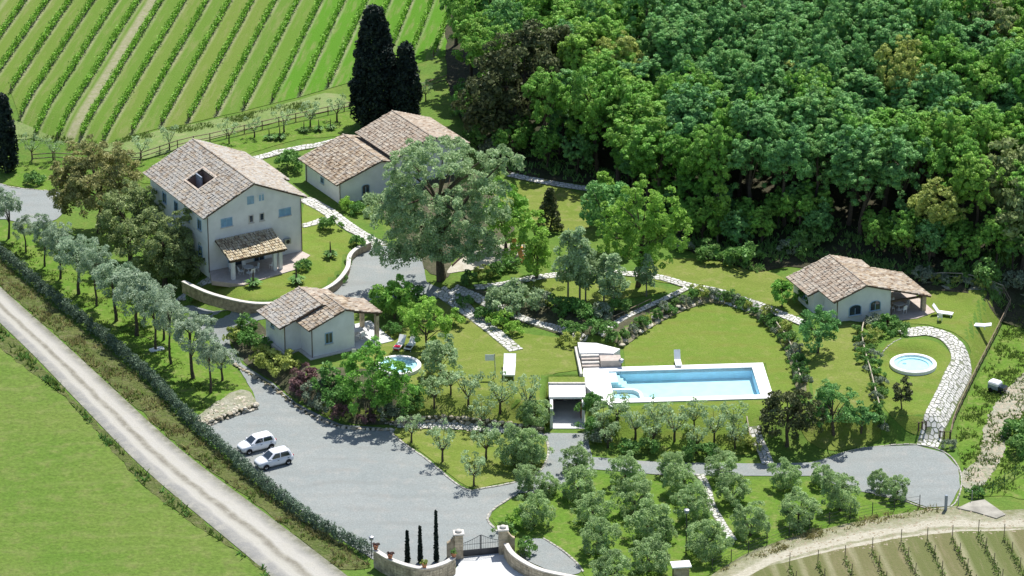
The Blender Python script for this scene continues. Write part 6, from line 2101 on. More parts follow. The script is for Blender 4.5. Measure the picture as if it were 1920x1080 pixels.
# small vineyard by the farm track
for k, (x, y) in enumerate([(1480, 1066), (1533, 1061), (1584, 1052), (1635, 1037), (1689, 1022), (1738, 1018), (1785, 1014), (1834, 1004), (1882, 1012), (1935, 1010)]):
    p = G(x, y)
    r_ = empty('vine_row', f'sparse brownish vine row with wooden stakes, {ORD[k]} along the farm track', 'vine row', (0, 0, 0), 0, 'rows of the small vineyard')
    L = 16.0
    p2 = np.array([p.x, p.y])
    s = float(wnrm @ p2)
    t0 = float(wd @ p2)
    me = vine_row_mesh(s, t0, t0 + L, wd, wnrm, rv, 0.6, 0.15, 24, 0.10)
    me.materials.clear()
    me.materials.append(LEAF['weed'])
    link('foliage', me, r_)
    st_ = MB()
    tt = 0.5
    while tt < L:
        q_ = p2 + wd * tt
        z = float(hz(*q_))
        st_.tube([(q_[0], q_[1], z - 0.1), (q_[0] + 0.04, q_[1], z + 0.35), (q_[0], q_[1] + 0.05, z + 0.62)], [0.045, 0.035, 0.02], 5)
        tt += 0.8
    so = st_.build('vine_stems', MT['bark'], r_)
    so['kind'] = 'stuff'
    for tt, hh in ((0, 1.75), (3.3, 1.5), (6.6, 1.5), (10, 1.5)):
        q_ = p2 + wd * tt
        z = float(hz(*q_))
        st_ = MB()
        st_.tube([(q_[0], q_[1], z - 0.2), (q_[0] + 0.03, q_[1], z + hh)], 0.04, 6)
        st_.build('stake', MT['wood'], r_)


# rough grass, tufts and weeds
def tufts(name, label, poly, n, mat, h, w, seed, blades=5, cat='grass'):
    rng = np.random.default_rng(seed)
    xs, ys = np.array([p[0] for p in poly]), np.array([p[1] for p in poly])
    X, Y = rng.uniform(xs.min(), xs.max(), n * 6), rng.uniform(ys.min(), ys.max(), n * 6)
    clump = np.sin(X * 1.3 + 2 * np.sin(Y * 0.7)) + np.sin(Y * 1.1 + X * 0.4) + rng.normal(size=len(X)) * 0.8
    k = inside_poly(X, Y, poly) & (clump > 0.1)
    X, Y = X[k][:n], Y[k][:n]
    X, Y = np.repeat(X, blades), np.repeat(Y, blades)
    N = len(X)
    X = X + rng.normal(size=N) * 0.12
    Y = Y + rng.normal(size=N) * 0.12
    Z = hz(X, Y)
    a = rng.uniform(0, 6.28, N)
    hh = h * rng.uniform(0.4, 1.2, N)
    ww = w * rng.uniform(0.6, 1.3, N)
    dx, dy = np.cos(a) * ww, np.sin(a) * ww
    lx, ly = rng.normal(size=N) * hh * 0.45, rng.normal(size=N) * hh * 0.45
    co = np.stack([np.stack([X - dx, Y - dy, Z], 1), np.stack([X + dx, Y + dy, Z], 1), np.stack([X + lx + dx * 0.3, Y + ly + dy * 0.3, Z + hh], 1), np.stack([X + lx - dx * 0.3, Y + ly - dy * 0.3, Z + hh], 1)], 1).reshape(-1, 3)
    o = link(name, np_mesh(name, co, np.arange(N * 4).reshape(-1, 4), LEAF[mat], False, np.clip(0.5 + 0.3 * rng.normal(size=N), 0, 1)))
    return props(o, label, cat, None, 'stuff')


tufts('grass', 'tall dry grass tufts on the verge between road and hedge', VERGE, 5200, 'straw', 0.42, 0.07, 1)
tufts('grass', 'green weeds on the verge between road and hedge', VERGE, 1500, 'weed', 0.35, 0.09, 2)
EDGE = xy([(-60, 560), (0, 616), (60, 674), (160, 778), (262, 882), (400, 1000), (512, 1094), (488, 1064), (438, 1030), (390, 1000), (322, 952), (258, 902), (196, 829), (126, 747), (56, 697), (-4, 650)])
tufts('grass', 'green weeds growing along the field edge of the road', EDGE, 2600, 'weed', 0.5, 0.11, 3)
tufts('grass', 'dark green weeds growing along the field edge of the road', EDGE, 1200, 'shrub', 0.5, 0.12, 4)
RB = xy([(1800, 860), (1795, 800), (1840, 700), (1900, 580), (1960, 560), (1960, 900), (1880, 930), (1820, 920)])
tufts('grass', 'rough bright grass on the bank beyond the wooden fence', RB, 1800, 'weed', 0.28, 0.08, 5)
tufts('grass', 'dry tufts along the farm track', xy([(1330, 1080), (1500, 1000), (1700, 955), (1780, 950), (1780, 960), (1700, 972), (1560, 1000), (1420, 1050)]), 900, 'straw', 0.3, 0.07, 6)
tufts('grass', 'pale tall grass along the end of the vineyard', xy([(20, 255), (200, 278), (400, 240), (600, 200), (600, 185), (400, 228), (195, 270), (100, 256)]), 2200, 'weed', 0.3, 0.06, 7)
tufts('grass', 'undergrowth in the shade at the foot of the forest', [tuple(W(x, y, 3.2)[:2]) for x, y in ((880, 265), (960, 325), (1130, 350), (1260, 460), (1420, 512), (1480, 490), (1640, 515), (1900, 560), (1900, 500), (1500, 430), (1260, 370), (970, 270))], 3500, 'shrub', 0.5, 0.12, 8)
tufts('grass', 'green tufts in the olive strip beside the hedge', xy([(0, 440), (110, 490), (250, 590), (380, 720), (420, 760), (390, 790), (290, 710), (100, 550), (0, 470)]), 1800, 'weed', 0.22, 0.07, 9)
# ------------------------------------------------------------------ cars
def rrect(x0, x1, hw, r, z, n=4):
    pts = []
    for cx, cy, a0 in ((x1 - r, hw - r, 0), (x0 + r, hw - r, 90), (x0 + r, -hw + r, 180), (x1 - r, -hw + r, 270)):
        for k in range(n + 1):
            a = math.radians(a0 + 90 * k / n)
            pts.append((cx + r * math.cos(a), cy + r * math.sin(a), z))
    return pts


def loft(mb, rings, cap0=True, cap1=True):
    n = len(rings[0])
    fs_ = []
    for k in range(len(rings) - 1):
        for i in range(n):
            j = (i + 1) % n
            fs_.append((k * n + i, k * n + j, (k + 1) * n + j, (k + 1) * n + i))
    if cap0: fs_.append(tuple(range(n))[::-1])
    if cap1: fs_.append(tuple((len(rings) - 1) * n + i for i in range(n)))
    mb.add([p for r_ in rings for p in r_], fs_)


def build_car(label, px, py, heading, paint, tall=0.0):
    p = G(px, py)
    car = empty('parked_car', label, 'car', (p.x, p.y, p.z + 0.07), heading, 'white hatchbacks in the gravel car park')
    car.scale = (1.06, 1.06, 1.06)
    m_ = MB()
    st_ = [(-1.86, 0.60, 0.50, 0.80), (-1.80, 0.74, 0.30, 0.88), (-1.45, 0.80, 0.22, 0.94), (-0.5, 0.82, 0.2, 0.95), (0.6, 0.82, 0.2, 0.94), (1.05, 0.80, 0.2, 0.90), (1.5, 0.76, 0.22, 0.80), (1.78, 0.66, 0.28, 0.68), (1.88, 0.48, 0.42, 0.58)]
    rings = []
    for (x, w, z0, z1) in st_:
        half = [(w * 0.86, z0), (w, z0 + (z1 - z0) * 0.25), (w, z0 + (z1 - z0) * 0.62), (w * 0.95, z1 - 0.05), (w * 0.82, z1), (w * 0.4, z1 + 0.02)]
        ring = [(x, y, z) for y, z in half] + [(x, -y, z) for y, z in half[::-1]]
        rings.append(ring)
    loft(m_, rings)
    body = m_.build('body', MT[paint], car, smooth_=True)
    h = 1.47 + tall
    cab = [(0.88, -1.70, 1.02, 0.77, 0.2), (1.0, -1.69, 0.82, 0.74, 0.2), (1.25, -1.62, 0.48, 0.67, 0.2), (h - 0.07, -1.52, 0.20, 0.61, 0.2), (h, -1.38, 0.02, 0.50, 0.2)]
    m_ = MB()
    loft(m_, [rrect(x0, x1, hw, r_, z) for z, x0, x1, hw, r_ in cab])
    m_.build('cabin', MT[paint], car, smooth_=True)

    def at(z):
        zs = [c_[0] for c_ in cab]
        return [float(np.interp(z, zs, [c_[k] for c_ in cab])) for k in (1, 2, 3)]
    zb, zt_ = 0.98, h - 0.10
    b0, f0, w0 = at(zb)
    b1, f1, w1 = at(zt_)
    e = 0.016
    g = MB()
    k0, k1 = w0 - 0.17, w1 - 0.14
    xm, wm = at(1.25)[1], at(1.25)[2] - 0.15
    g.add([(f0 + e, -k0, zb), (f0 + e, k0, zb), (xm + e, wm, 1.25), (xm + e, -wm, 1.25), (f1 + e, k1, zt_), (f1 + e, -k1, zt_)], [(0, 1, 2, 3), (3, 2, 4, 5)])
    g.build('windscreen', MT['carglass'], car)
    g = MB()
    g.add([(b0 - e, k0, zb + 0.05), (b0 - e, -k0, zb + 0.05), (b1 - e, -k1, zt_), (b1 - e, k1, zt_)], [(0, 1, 2, 3)])
    g.build('rear_window', MT['carglass'], car)
    for sd in (-1, 1):
        for xa, xb, ta, tb in ((f0 - 0.28, -0.35, f1 - 0.12, -0.38), (-0.45, b0 + 0.26, -0.47, b1 + 0.28)):
            g = MB()
            y0, ym, y1 = sd * (w0 + e), sd * (at(1.25)[2] + e), sd * (w1 + e)
            xa2, xb2 = xa + (ta - xa) * 0.6, xb + (tb - xb) * 0.6
            g.add([(xa, y0, zb), (xb, y0, zb), (xb2, ym, 1.25), (xa2, ym, 1.25), (tb, y1, zt_), (ta, y1, zt_)], [(0, 1, 2, 3), (3, 2, 4, 5)] if sd < 0 else [(3, 2, 1, 0), (5, 4, 2, 3)])
            g.build('side_window', MT['carglass'], car)
            d_ = MB()
            d_.box(xb + 0.12, sd * 0.815 - 0.015, 0.74, xb + 0.30, sd * 0.815 + 0.02, 0.78)
            d_.build('door_handle', MT['black'], car)
        g = MB()
        g.lathe([(0.0, 0), (0.055, 0.015), (0.085, 0.07), (0.06, 0.13), (0, 0.15)], 8)
        o = g.build('wing_mirror', MT[paint], car, smooth_=True)
        o.location = (0.62, sd * 0.86, 0.92)
        hlm = MB()
        hlm.lathe([(0.0, 0.05), (0.07, 0.04), (0.11, 0.0), (0.1, -0.06)], 10)
        o = hlm.build('headlight', MT['rim'], car, smooth_=True)
        o.location = (1.66, sd * 0.56, 0.66)
        o.rotation_euler = (0, math.radians(62), sd * 0.35)
        t_ = MB()
        t_.bbox(-1.875, sd * 0.6 - 0.06, 0.72, -1.78, sd * 0.6 + 0.06, 0.92, 0.02)
        t_.build('tail_light', MT['red'], car)
        for x in (-1.22, 1.18):
            w_ = MB()
            w_.lathe([(0.16, -0.085), (0.27, -0.095), (0.295, -0.06), (0.295, 0.06), (0.27, 0.095), (0.16, 0.085)], 18)
            ty = w_.build('wheel', MT['tyre'], car, smooth_=True)
            ty.location = (x, sd * 0.745, 0.295)
            ty.rotation_euler = (math.pi / 2, 0, 0)
            r_ = MB()
            r_.lathe([(0.0, 0.05), (0.05, 0.06), (0.06, 0.03), (0.15, 0.05), (0.19, 0.088)], 14)
            r_.lathe([(0.19, -0.088), (0.15, -0.05), (0.06, -0.03), (0.05, -0.06), (0.0, -0.05)], 14)
            r_.build('rim', MT['rim'], ty, smooth_=True)
            a_ = MB()
            a_.add([(x + 0.34 * math.cos(math.pi * k / 8), sd * 0.826, 0.29 + 0.34 * math.sin(math.pi * k / 8)) for k in range(9)], [tuple(range(9))])
            a_.build('wheel_arch', MT['black'], car)
    m_ = MB()
    m_.bbox(1.84, -0.42, 0.36, 1.905, 0.42, 0.52, 0.02)
    m_.build('grille', MT['black'], car)
    m_ = MB()
    m_.box(1.905, -0.24, 0.40, 1.915, 0.24, 0.49)
    m_.build('number_plate', MT['white'], car)
    m_ = MB()
    m_.tube([(-1.2, 0.3, h - 0.01), (-1.35, 0.3, h + 0.16)], 0.012, 5)
    m_.build('aerial', MT['black'], car)
    return car


HD = math.radians(180 + 31)
build_car('white hatchback parked nearest the raised stony corner', 481, 843, HD, 'carwhite')
build_car('silvery white hatchback parked nearer the gate', 513, 872, HD, 'carsilver', 0.04)

# little utility trailer with a white tank on the stony track
p = G(1868, 734)
tr = empty('tank_trailer', 'small trailer with white-topped box on the grass by the stony track', 'trailer', p, math.radians(-38))
tr.scale = (0.88, 0.88, 0.88)
m_ = MB()
m_.bbox(-0.9, -0.6, 0.45, 0.5, 0.6, 0.95, 0.04)
m_.build('body', MT['tank'], tr)
m_ = MB()
loft(m_, [rrect(-0.95, 0.5, 0.62, 0.15, 0.95), rrect(-0.95, 0.5, 0.62, 0.2, 1.2), rrect(-0.85, 0.4, 0.5, 0.2, 1.35)])
m_.build('cover', MT['white'], tr, smooth_=False)
m_ = MB()
m_.bbox(0.52, -0.5, 0.5, 1.25, 0.5, 1.0, 0.08)
m_.build('engine_box', MT['carglass'], tr)
for x in (-0.5, 0.8):
    for sd in (-1, 1):
        w_ = MB()
        w_.lathe([(0.0, -0.08), (0.27, -0.08), (0.3, -0.04), (0.3, 0.04), (0.27, 0.08), (0, 0.08)], 14)
        o = w_.build('wheel', MT['tyre'], tr)
        o.location = (x, sd * 0.62, 0.3)
        o.rotation_euler = (math.pi / 2, 0, 0)
m_ = MB()
m_.tube([(1.2, 0, 0.5), (1.9, 0, 0.4)], 0.04, 6)
m_.build('drawbar', MT['steel'], tr)


# ------------------------------------------------------------------ stones: kerbs, rubble walls, boulders
import bmesh


def rock_mesh(seed, sub=1):
    rng = random.Random(seed)
    bm = bmesh.new()
    bmesh.ops.create_icosphere(bm, subdivisions=sub + 0, radius=1.0)
    for v in bm.verts:
        v.co *= rng.uniform(0.72, 1.15)
        v.co.z *= 0.7
    me = bpy.data.meshes.new('rock')
    bm.to_mesh(me)
    bm.free()
    me.materials.append(MT['field_stone'])
    return me


ROCKS = [rock_mesh(i, 2 if i < 6 else 1) for i in range(10)]
rk = random.Random(5)


def rock(parent, x, y, z, s, name='stone', flat=1.0):
    o = link(name, rk.choice(ROCKS), parent, None, (x, y, z), None, (s * rk.uniform(0.8, 1.3), s * rk.uniform(0.7, 1.1), s * rk.uniform(0.7, 1.0) * flat))
    o.rotation_euler = (rk.uniform(-0.3, 0.3), rk.uniform(-0.3, 0.3), rk.uniform(0, 6.28))
    return o


def rubble_wall(label, px, courses, size, name='rubble_wall', cat='wall', batter=0.25, limit=298, flip=1):
    line = resample(smooth_line(px), size * 1.7, False)
    core = MB()
    gz = [float(hz(*p)) for p in line]
    band(core, line, size * 0.9, lambda p, i: gz[i] - 0.2, lambda p, i: gz[i] + (courses - 0.5) * size * 1.1)
    root = props(core.build(name, MT['soil']), label, cat)
    n = 0
    for i, p in enumerate(line[:-1]):
        q_ = line[i + 1]
        dx, dy = q_[0] - p[0], q_[1] - p[1]
        l_ = math.hypot(dx, dy)
        for c_ in range(courses):
            if n >= limit: break
            x = p[0] + dx * 0.5 * (c_ % 2) - dy / l_ * flip * (c_ * batter * size - size * 0.35) + rk.uniform(-0.1, 0.1)
            y = p[1] + dy * 0.5 * (c_ % 2) + dx / l_ * flip * (c_ * batter * size - size * 0.35) + rk.uniform(-0.1, 0.1)
            rock(root, x, y, gz[i] + size * (0.35 + c_ * 1.05), size * rk.uniform(0.75, 1.15))
            n += 1
    return root


rubble_wall('rough dry stone wall at the foot of the bank with young olives', [(742, 796), (800, 790), (880, 793), (960, 803), (1020, 812)], 2, 0.36)
rubble_wall('rough stone edging of the stony corner above the car park', [(372, 800), (395, 796), (440, 779), (482, 766)], 2, 0.33)
rubble_wall('row of rough stones at the foot of the planted bed by the drive', [(440, 684), (470, 703), (510, 726), (556, 763), (600, 788), (645, 803), (700, 806), (738, 806)], 1, 0.3)


MT['kerb'] = simple_mat('kerb_stone', (0.36, 0.345, 0.30), 0.9, 0.2, 0.25, 1.5)


def kerb(label, px, L=0.62, w=0.24, h=0.13, mat='kerb'):
    line = resample(smooth_line(px), 0.1, False)
    root = props(bpy.data.objects.new('kerb', None), label, 'kerb', None, 'structure')
    COL.objects.link(root)
    i, n = 0, 0
    step = int(L / 0.1)
    while i + step < len(line) and n < 298:
        a, b_ = line[i], line[i + step - 1]
        d = math.atan2(b_[1] - a[1], b_[0] - a[0])
        l_ = math.hypot(b_[0] - a[0], b_[1] - a[1])
        z = float(hz((a[0] + b_[0]) / 2, (a[1] + b_[1]) / 2))
        m_ = MB()
        m_.bbox(0, -w / 2 + rk.uniform(-0.02, 0.02), -0.15, l_ * 1.12, w / 2 + rk.uniform(-0.02, 0.02), h + rk.uniform(-0.02, 0.03), 0.03)
        o = m_.build('kerb_stone', MT[mat], root, (a[0], a[1], z), d)
        i += step
        n += 1
    return root


kerb('pale stone kerb round the three-cornered lawn', [(734, 806), (736, 815), (765, 838), (800, 862), (850, 904), (880, 921), (905, 917), (958, 907), (1008, 889), (1028, 852), (1022, 822), (1000, 816)])
kerb('pale stone kerb between grove and gravel by the gate', [(970, 927), (925, 956), (914, 975), (930, 995), (945, 1012), (947, 1022)])
kerb('pale stone edging round the turning circle', L=0.7, w=0.16, h=0.09, px=[(1560, 856), (1600, 844), (1650, 837), (1718, 834), (1770, 848), (1798, 878), (1802, 915), (1784, 950), (1740, 954), (1690, 938), (1640, 928)])
kerb('pale kerb of the small gravel patch inside the gate wall', [(1018, 1010), (1050, 1030), (1080, 1055), (1094, 1074)], 0.5, 0.22)
kerb('thin edging of the lawn ringed by flagstones', [(1648, 700), (1650, 672), (1665, 650), (1692, 634)], 0.6, 0.12, 0.08)
kerb('thin pale edge of the turning place by the rusty tree', [(0, 345), (20, 351), (60, 356), (105, 360)], 0.6, 0.2, 0.1)

rocks = props(bpy.data.objects.new('rock_edging', None), 'pale boulders set in the bank at the curve of the pool lawn', 'rocks')
COL.objects.link(rocks)
for (x, y, s) in [(1172, 640, .5), (1186, 632, .45), (1200, 622, .5), (1216, 612, .45), (1232, 603, .5), (1246, 596, .45), (1262, 588, .5), (1280, 580, .4), (1300, 572, .45), (1166, 648, .4), (1190, 622, .4), (1210, 600, .4), (1225, 596, .35), (1312, 566, .4), (1272, 576, .35), (1255, 580, .35)]:
    p = G(x, y)
    rock(rocks, p.x, p.y, p.z + 0.08, s, 'boulder', 0.7)
corner = props(bpy.data.objects.new('rock_scatter', None), 'scatter of pale stones on the corner bank above the cars', 'rocks')
COL.objects.link(corner)
pl_ = xy([(380, 785), (400, 765), (445, 738), (470, 742), (478, 762), (440, 775), (398, 792)])
xs, ys = [p[0] for p in pl_], [p[1] for p in pl_]
n = 0
while n < 70:
    x, y = rk.uniform(min(xs), max(xs)), rk.uniform(min(ys), max(ys))
    if inside_poly(np.array([x]), np.array([y]), pl_)[0]:
        rock(corner, x, y, float(hz(x, y)) + 0.05, rk.uniform(0.1, 0.3), 'stone', 0.7)
        n += 1
# loose stones of the tracks, joined: too small to tell apart
def loose_stones(label, poly, n, smin, smax, seed):
    rng = np.random.default_rng(seed)
    xs, ys = np.array([p[0] for p in poly]), np.array([p[1] for p in poly])
    X, Y = rng.uniform(xs.min(), xs.max(), n * 8), rng.uniform(ys.min(), ys.max(), n * 8)
    k = inside_poly(X, Y, poly)
    X, Y = X[k][:n], Y[k][:n]
    base = np.array([(1, 0, 0), (0.3, 0.9, 0), (-0.8, 0.6, 0), (-0.8, -0.6, 0), (0.3, -0.9, 0), (0.1, 0.1, 0.7)])
    tri = np.array([(0, 1, 5), (1, 2, 5), (2, 3, 5), (3, 4, 5), (4, 0, 5)])
    co, fs_ = [], []
    for i, (x, y) in enumerate(zip(X, Y)):
        s = rng.uniform(smin, smax)
        a = rng.uniform(0, 6.28)
        R = np.array([[math.cos(a), -math.sin(a), 0], [math.sin(a), math.cos(a), 0], [0, 0, 1]])
        v = (base * rng.uniform(0.7, 1.3, base.shape) * s) @ R.T + np.array([x, y, float(hz(x, y)) + 0.06])
        co.append(v)
        fs_.append(tri + i * 6)
    o = link('loose_stones', np_mesh('loose_stones', np.concatenate(co), np.concatenate(fs_), MT['field_stone']))
    return props(o, label, 'stones', None, 'stuff')


loose_stones('loose pale stones on the track up the bank', xy([(1835, 858), (1850, 790), (1885, 735), (1930, 690), (1930, 765), (1895, 800), (1880, 855), (1850, 905), (1805, 905)]), 700, 0.06, 0.22, 1)
loose_stones('loose stones strewn along the farm track', xy([(1400, 1050), (1500, 1008), (1700, 960), (1790, 950), (1920, 965), (1920, 1000), (1780, 1006), (1560, 1040)]), 500, 0.05, 0.15, 2)
loose_stones('stones strewn below the kerb by the drive bed', xy([(700, 780), (740, 790), (1015, 806), (1015, 815), (742, 802)]), 200, 0.06, 0.16, 3)


# ------------------------------------------------------------------ fences
def wood_fence(name, label, px, gap, h, rails, mat='wood', rp=0.06, rr=0.045, cat='fence'):
    line = resample(smooth_line(px), 0.2, False)
    root = props(bpy.data.objects.new(name, None), label, cat)
    COL.objects.link(root)
    step = int(gap / 0.2)
    k = 0
    pm = None
    prev = None
    while k < len(line):
        x, y = line[k]
        z = float(hz(x, y))
        if pm is None:
            m_ = MB()
            m_.cyl((0, 0), rp, rp * 0.9, -0.3, h, 7)
            pm = m_.mesh('post', MT[mat])
        link('post', pm, root, None, (x, y, z))
        if prev:
            for r_ in rails:
                m_ = MB()
                m_.tube([(prev[0], prev[1], prev[2] + r_ * h), (x, y, z + r_ * h)], rr, 6)
                m_.build('rail', MT[mat], root)
        prev = (x, y, z)
        k += step
    return root


wood_fence('wooden_fence', 'dark wooden fence running along the end of the upper vineyard', [(60, 305), (110, 302), (240, 305), (300, 290), (410, 262), (520, 236), (640, 210), (660, 205), (760, 180), (800, 168), (838, 156)], 2.4, 1.15, (0.45, 0.92), 'wood', 0.07, 0.06)
wood_fence('wooden_fence', 'grey wooden fence between cottage lawn and rough bank', [(1782, 822), (1790, 790), (1815, 735), (1850, 665), (1875, 615), (1893, 578), (1893, 560), (1870, 545)], 1.8, 1.0, (0.5, 0.95), 'wood', 0.07, 0.055)
wood_fence('wooden_fence', 'low wooden fence between cottage and forest', [(1728, 528), (1790, 524), (1850, 536), (1890, 550)], 2.0, 0.9, (0.5, 0.95), 'palewood', 0.06, 0.06)
wood_fence('rail_fence', 'low pale rail fence along the right side of the pool lawn', [(1455, 612), (1470, 632), (1483, 655), (1492, 680), (1498, 705), (1504, 728)], 1.6, 0.6, (0.95,), 'palewood', 0.06, 0.075)
wood_fence('rail_fence', 'low pale rail fence on the slope below the cottage', [(1622, 605), (1616, 628), (1620, 660), (1630, 695), (1640, 735), (1650, 770), (1658, 800)], 1.6, 0.6, (0.95,), 'palewood', 0.06, 0.075)
wood_fence('rail_fence', 'pale rail beside the short path below the pool', [(1400, 790), (1404, 815), (1410, 840)], 1.2, 0.6, (0.95,), 'palewood', 0.06, 0.07)
wood_fence('rail_fence', 'thin rail along the narrow path above the pool bank', [(1105, 628), (1150, 604), (1190, 585), (1230, 566)], 1.8, 0.7, (0.95,), 'wood', 0.05, 0.045)
wood_fence('gate_posts', 'two dark gate posts with a bar where the flagstone path meets the turning circle', [(1722, 808), (1730, 806), (1738, 806)], 1.0, 1.0, (0.9,), 'darkwood', 0.09, 0.03, 'gate')
wood_fence('gate_posts', 'dark posts with a bar beside the foot of the wooden fence', [(1762, 822), (1772, 823), (1784, 824)], 1.0, 0.9, (0.9,), 'darkwood', 0.08, 0.03, 'gate')


def wire_fence(label, px, gap=2.4, h=1.3, mat='iron', mesh=True):
    line = resample(smooth_line(px), 0.2, False)
    root = props(bpy.data.objects.new('wire_fence', None), label, 'fence')
    COL.objects.link(root)
    m_ = MB()
    m_.cyl((0, 0), 0.045, 0.04, -0.3, h + 0.1, 6)
    pm = m_.mesh('post', MT[mat])
    pts = []
    for k in range(0, len(line), int(gap / 0.2)):
        x, y = line[k]
        z = float(hz(x, y))
        link('post', pm, root, None, (x, y, z))
        pts.append((x, y, z))
    for f in (0.15, 0.4, 0.65, 0.95):
        m_ = MB()
        m_.tube([(x, y, z + h * f) for x, y, z in pts], 0.014, 4)
        m_.build('wire', MT[mat], root)
    return root


wire_fence('thin dark wire fence between olive grove and farm track', [(1335, 1072), (1400, 1040), (1450, 1018), (1500, 1000), (1600, 973), (1690, 956), (1755, 947)])
MT['greenwire'] = simple_mat('green_wire', (0.03, 0.10, 0.045), 0.6, 0.3, 0.1, 3)
wire_fence('green wire fence climbing the bank at the frame side', [(1835, 935), (1870, 920), (1900, 900), (1930, 880), (1970, 850)], 1.6, 1.4, 'greenwire')
p = G(1773, 957)
m_ = MB()
m_.bbox(-0.14, -0.14, -0.2, 0.14, 0.14, 1.7, 0.03)
props(m_.build('gate_post', MT['tank'], None, p), 'stout dark post at the end of the wire fence by the turning circle', 'post')
for x, y, hh, lab in [(1797, 948, 1.3, 'thin metal post beside the stout dark post'), (1822, 940, 1.2, 'thin metal post on the near edge of the concrete ramp')]:
    p = G(x, y)
    m_ = MB()
    m_.cyl((0, 0), 0.05, 0.045, -0.2, hh, 7)
    props(m_.build('metal_post', MT['steel'], None, p), lab, 'post')
# concrete ramp at the farm gate
rp_ = [tuple(G(x, y)[:2]) for x, y in ((1795, 955), (1820, 943), (1846, 939), (1886, 967), (1868, 974), (1828, 962))]
m_ = MB()
m_.prism(rp_, lambda x, y: float(hz(x, y)) - 0.3, lambda x, y: float(hz(x, y)) + 0.16)
props(m_.build('concrete_ramp', simple_mat('grey_concrete', (0.31, 0.295, 0.25), 0.9, 0.2, 0.25, 0.6)), 'white concrete ramp joining the farm track at the wire fence', 'ramp', None, 'structure')


# ------------------------------------------------------------------ lamps, boxes, pots
def garden_lamp(px, py, h, label, head='white'):
    p = G(px, py)
    o = empty('garden_lamp', label, 'lamp', p, 0)
    m_ = MB()
    m_.tube([(0, 0, -0.1), (0, 0, h)], 0.045 if h < 2 else 0.06, 7)
    m_.build('pole', MT['iron'], o)
    m_ = MB()
    m_.lathe([(0.05, h - 0.02), (0.2, h + 0.08), (0.22, h + 0.28), (0.05, h + 0.38)], 10)
    m_.build('lamp_head', MT[head], o)
    m_ = MB()
    m_.lathe([(0.3, h + 0.36), (0.24, h + 0.44), (0.0, h + 0.5)], 10)
    m_.build('lamp_cap', MT['iron'] if head == 'white' else MT['steel'], o)
    return o


garden_lamp(1286, 1042, 4.6, 'tall black lamp post in the olive grove', 'tank')
garden_lamp(1001, 546, 1.2, 'short garden lamp with pale head by the middle bed')
garden_lamp(697, 1046, 1.9, 'slim post lamp at the end of the gate wall by the hedge', 'steel')
garden_lamp(1165, 690, 0.6, 'tiny low lamp on the pool deck by the steps', 'tank')

p = W(1276, 1083, 0)
o = empty('meter_pillar', 'small stone pillar with white slab top below the olive grove', 'pillar', (p[0], p[1], 0), 0.15)
m_ = MB()
m_.bbox(-0.75, -0.45, -0.2, 0.75, 0.45, 1.35, 0.03)
m_.build('shaft', MT['wallstone'], o)
m_ = MB()
m_.bbox(-0.95, -0.65, 1.353, 0.95, 0.65, 1.5, 0.03)
m_.build('slab', MT['coping'], o)
p = G(1368, 1020)
o = empty('utility_box', 'small pale utility box on the grass under a grove olive', 'box', p, 0.3)
m_ = MB()
m_.bbox(-0.35, -0.25, -0.1, 0.35, 0.25, 0.75, 0.05)
m_.build('cabinet', MT['white'], o)
m_ = MB()
m_.box(-0.3, -0.262, 0.08, 0.3, -0.252, 0.65)
m_.build('door', MT['steel'], o)
p = G(294, 656)
o = empty('folded_cover', 'pale blue-white cover lying under the silver olives', 'cover', p, 0.5)
m_ = MB()
loft(m_, [rrect(-0.9, 0.9, 0.5, 0.3, 0.0), rrect(-0.8, 0.8, 0.42, 0.3, 0.16), rrect(-0.5, 0.55, 0.25, 0.2, 0.24)])
m_.build('sheet', MT['white'], o, smooth_=True)


def pot(x, y, z, label, kind='bush', s=0.3):
    o = empty('plant_pot', label, 'plant pot', (x, y, z), 0, 'plant pots on the gate wall')
    m_ = MB()
    m_.lathe([(0.0, 0), (0.17, 0), (0.25, 0.32), (0.28, 0.34), (0.28, 0.4), (0.22, 0.4), (0.2, 0.36), (0, 0.35)], 12)
    m_.build('pot', MT['terracotta'], o)
    tr_, me = LIB[kind][0]
    link('foliage', me, o, None, (0, 0, 0.32), None, s)
    return o


for (x, y, lab, kd) in [(851, 1076, 'plant pot on the gate wall beside the left pillar', 'bush'), (796, 1096, 'yellow-flowered plant pot on the middle of the gate wall', 'yellow_bush'), (732, 1079, 'reddish plant pot on the gate wall towards the hedge', 'purple_bush'), (705, 1062, 'plant pot on the outer end of the gate wall', 'purple_bush')]:
    p = W(x, y, 0)
    pot(p[0], p[1], 1.852, lab, kd, 0.36)


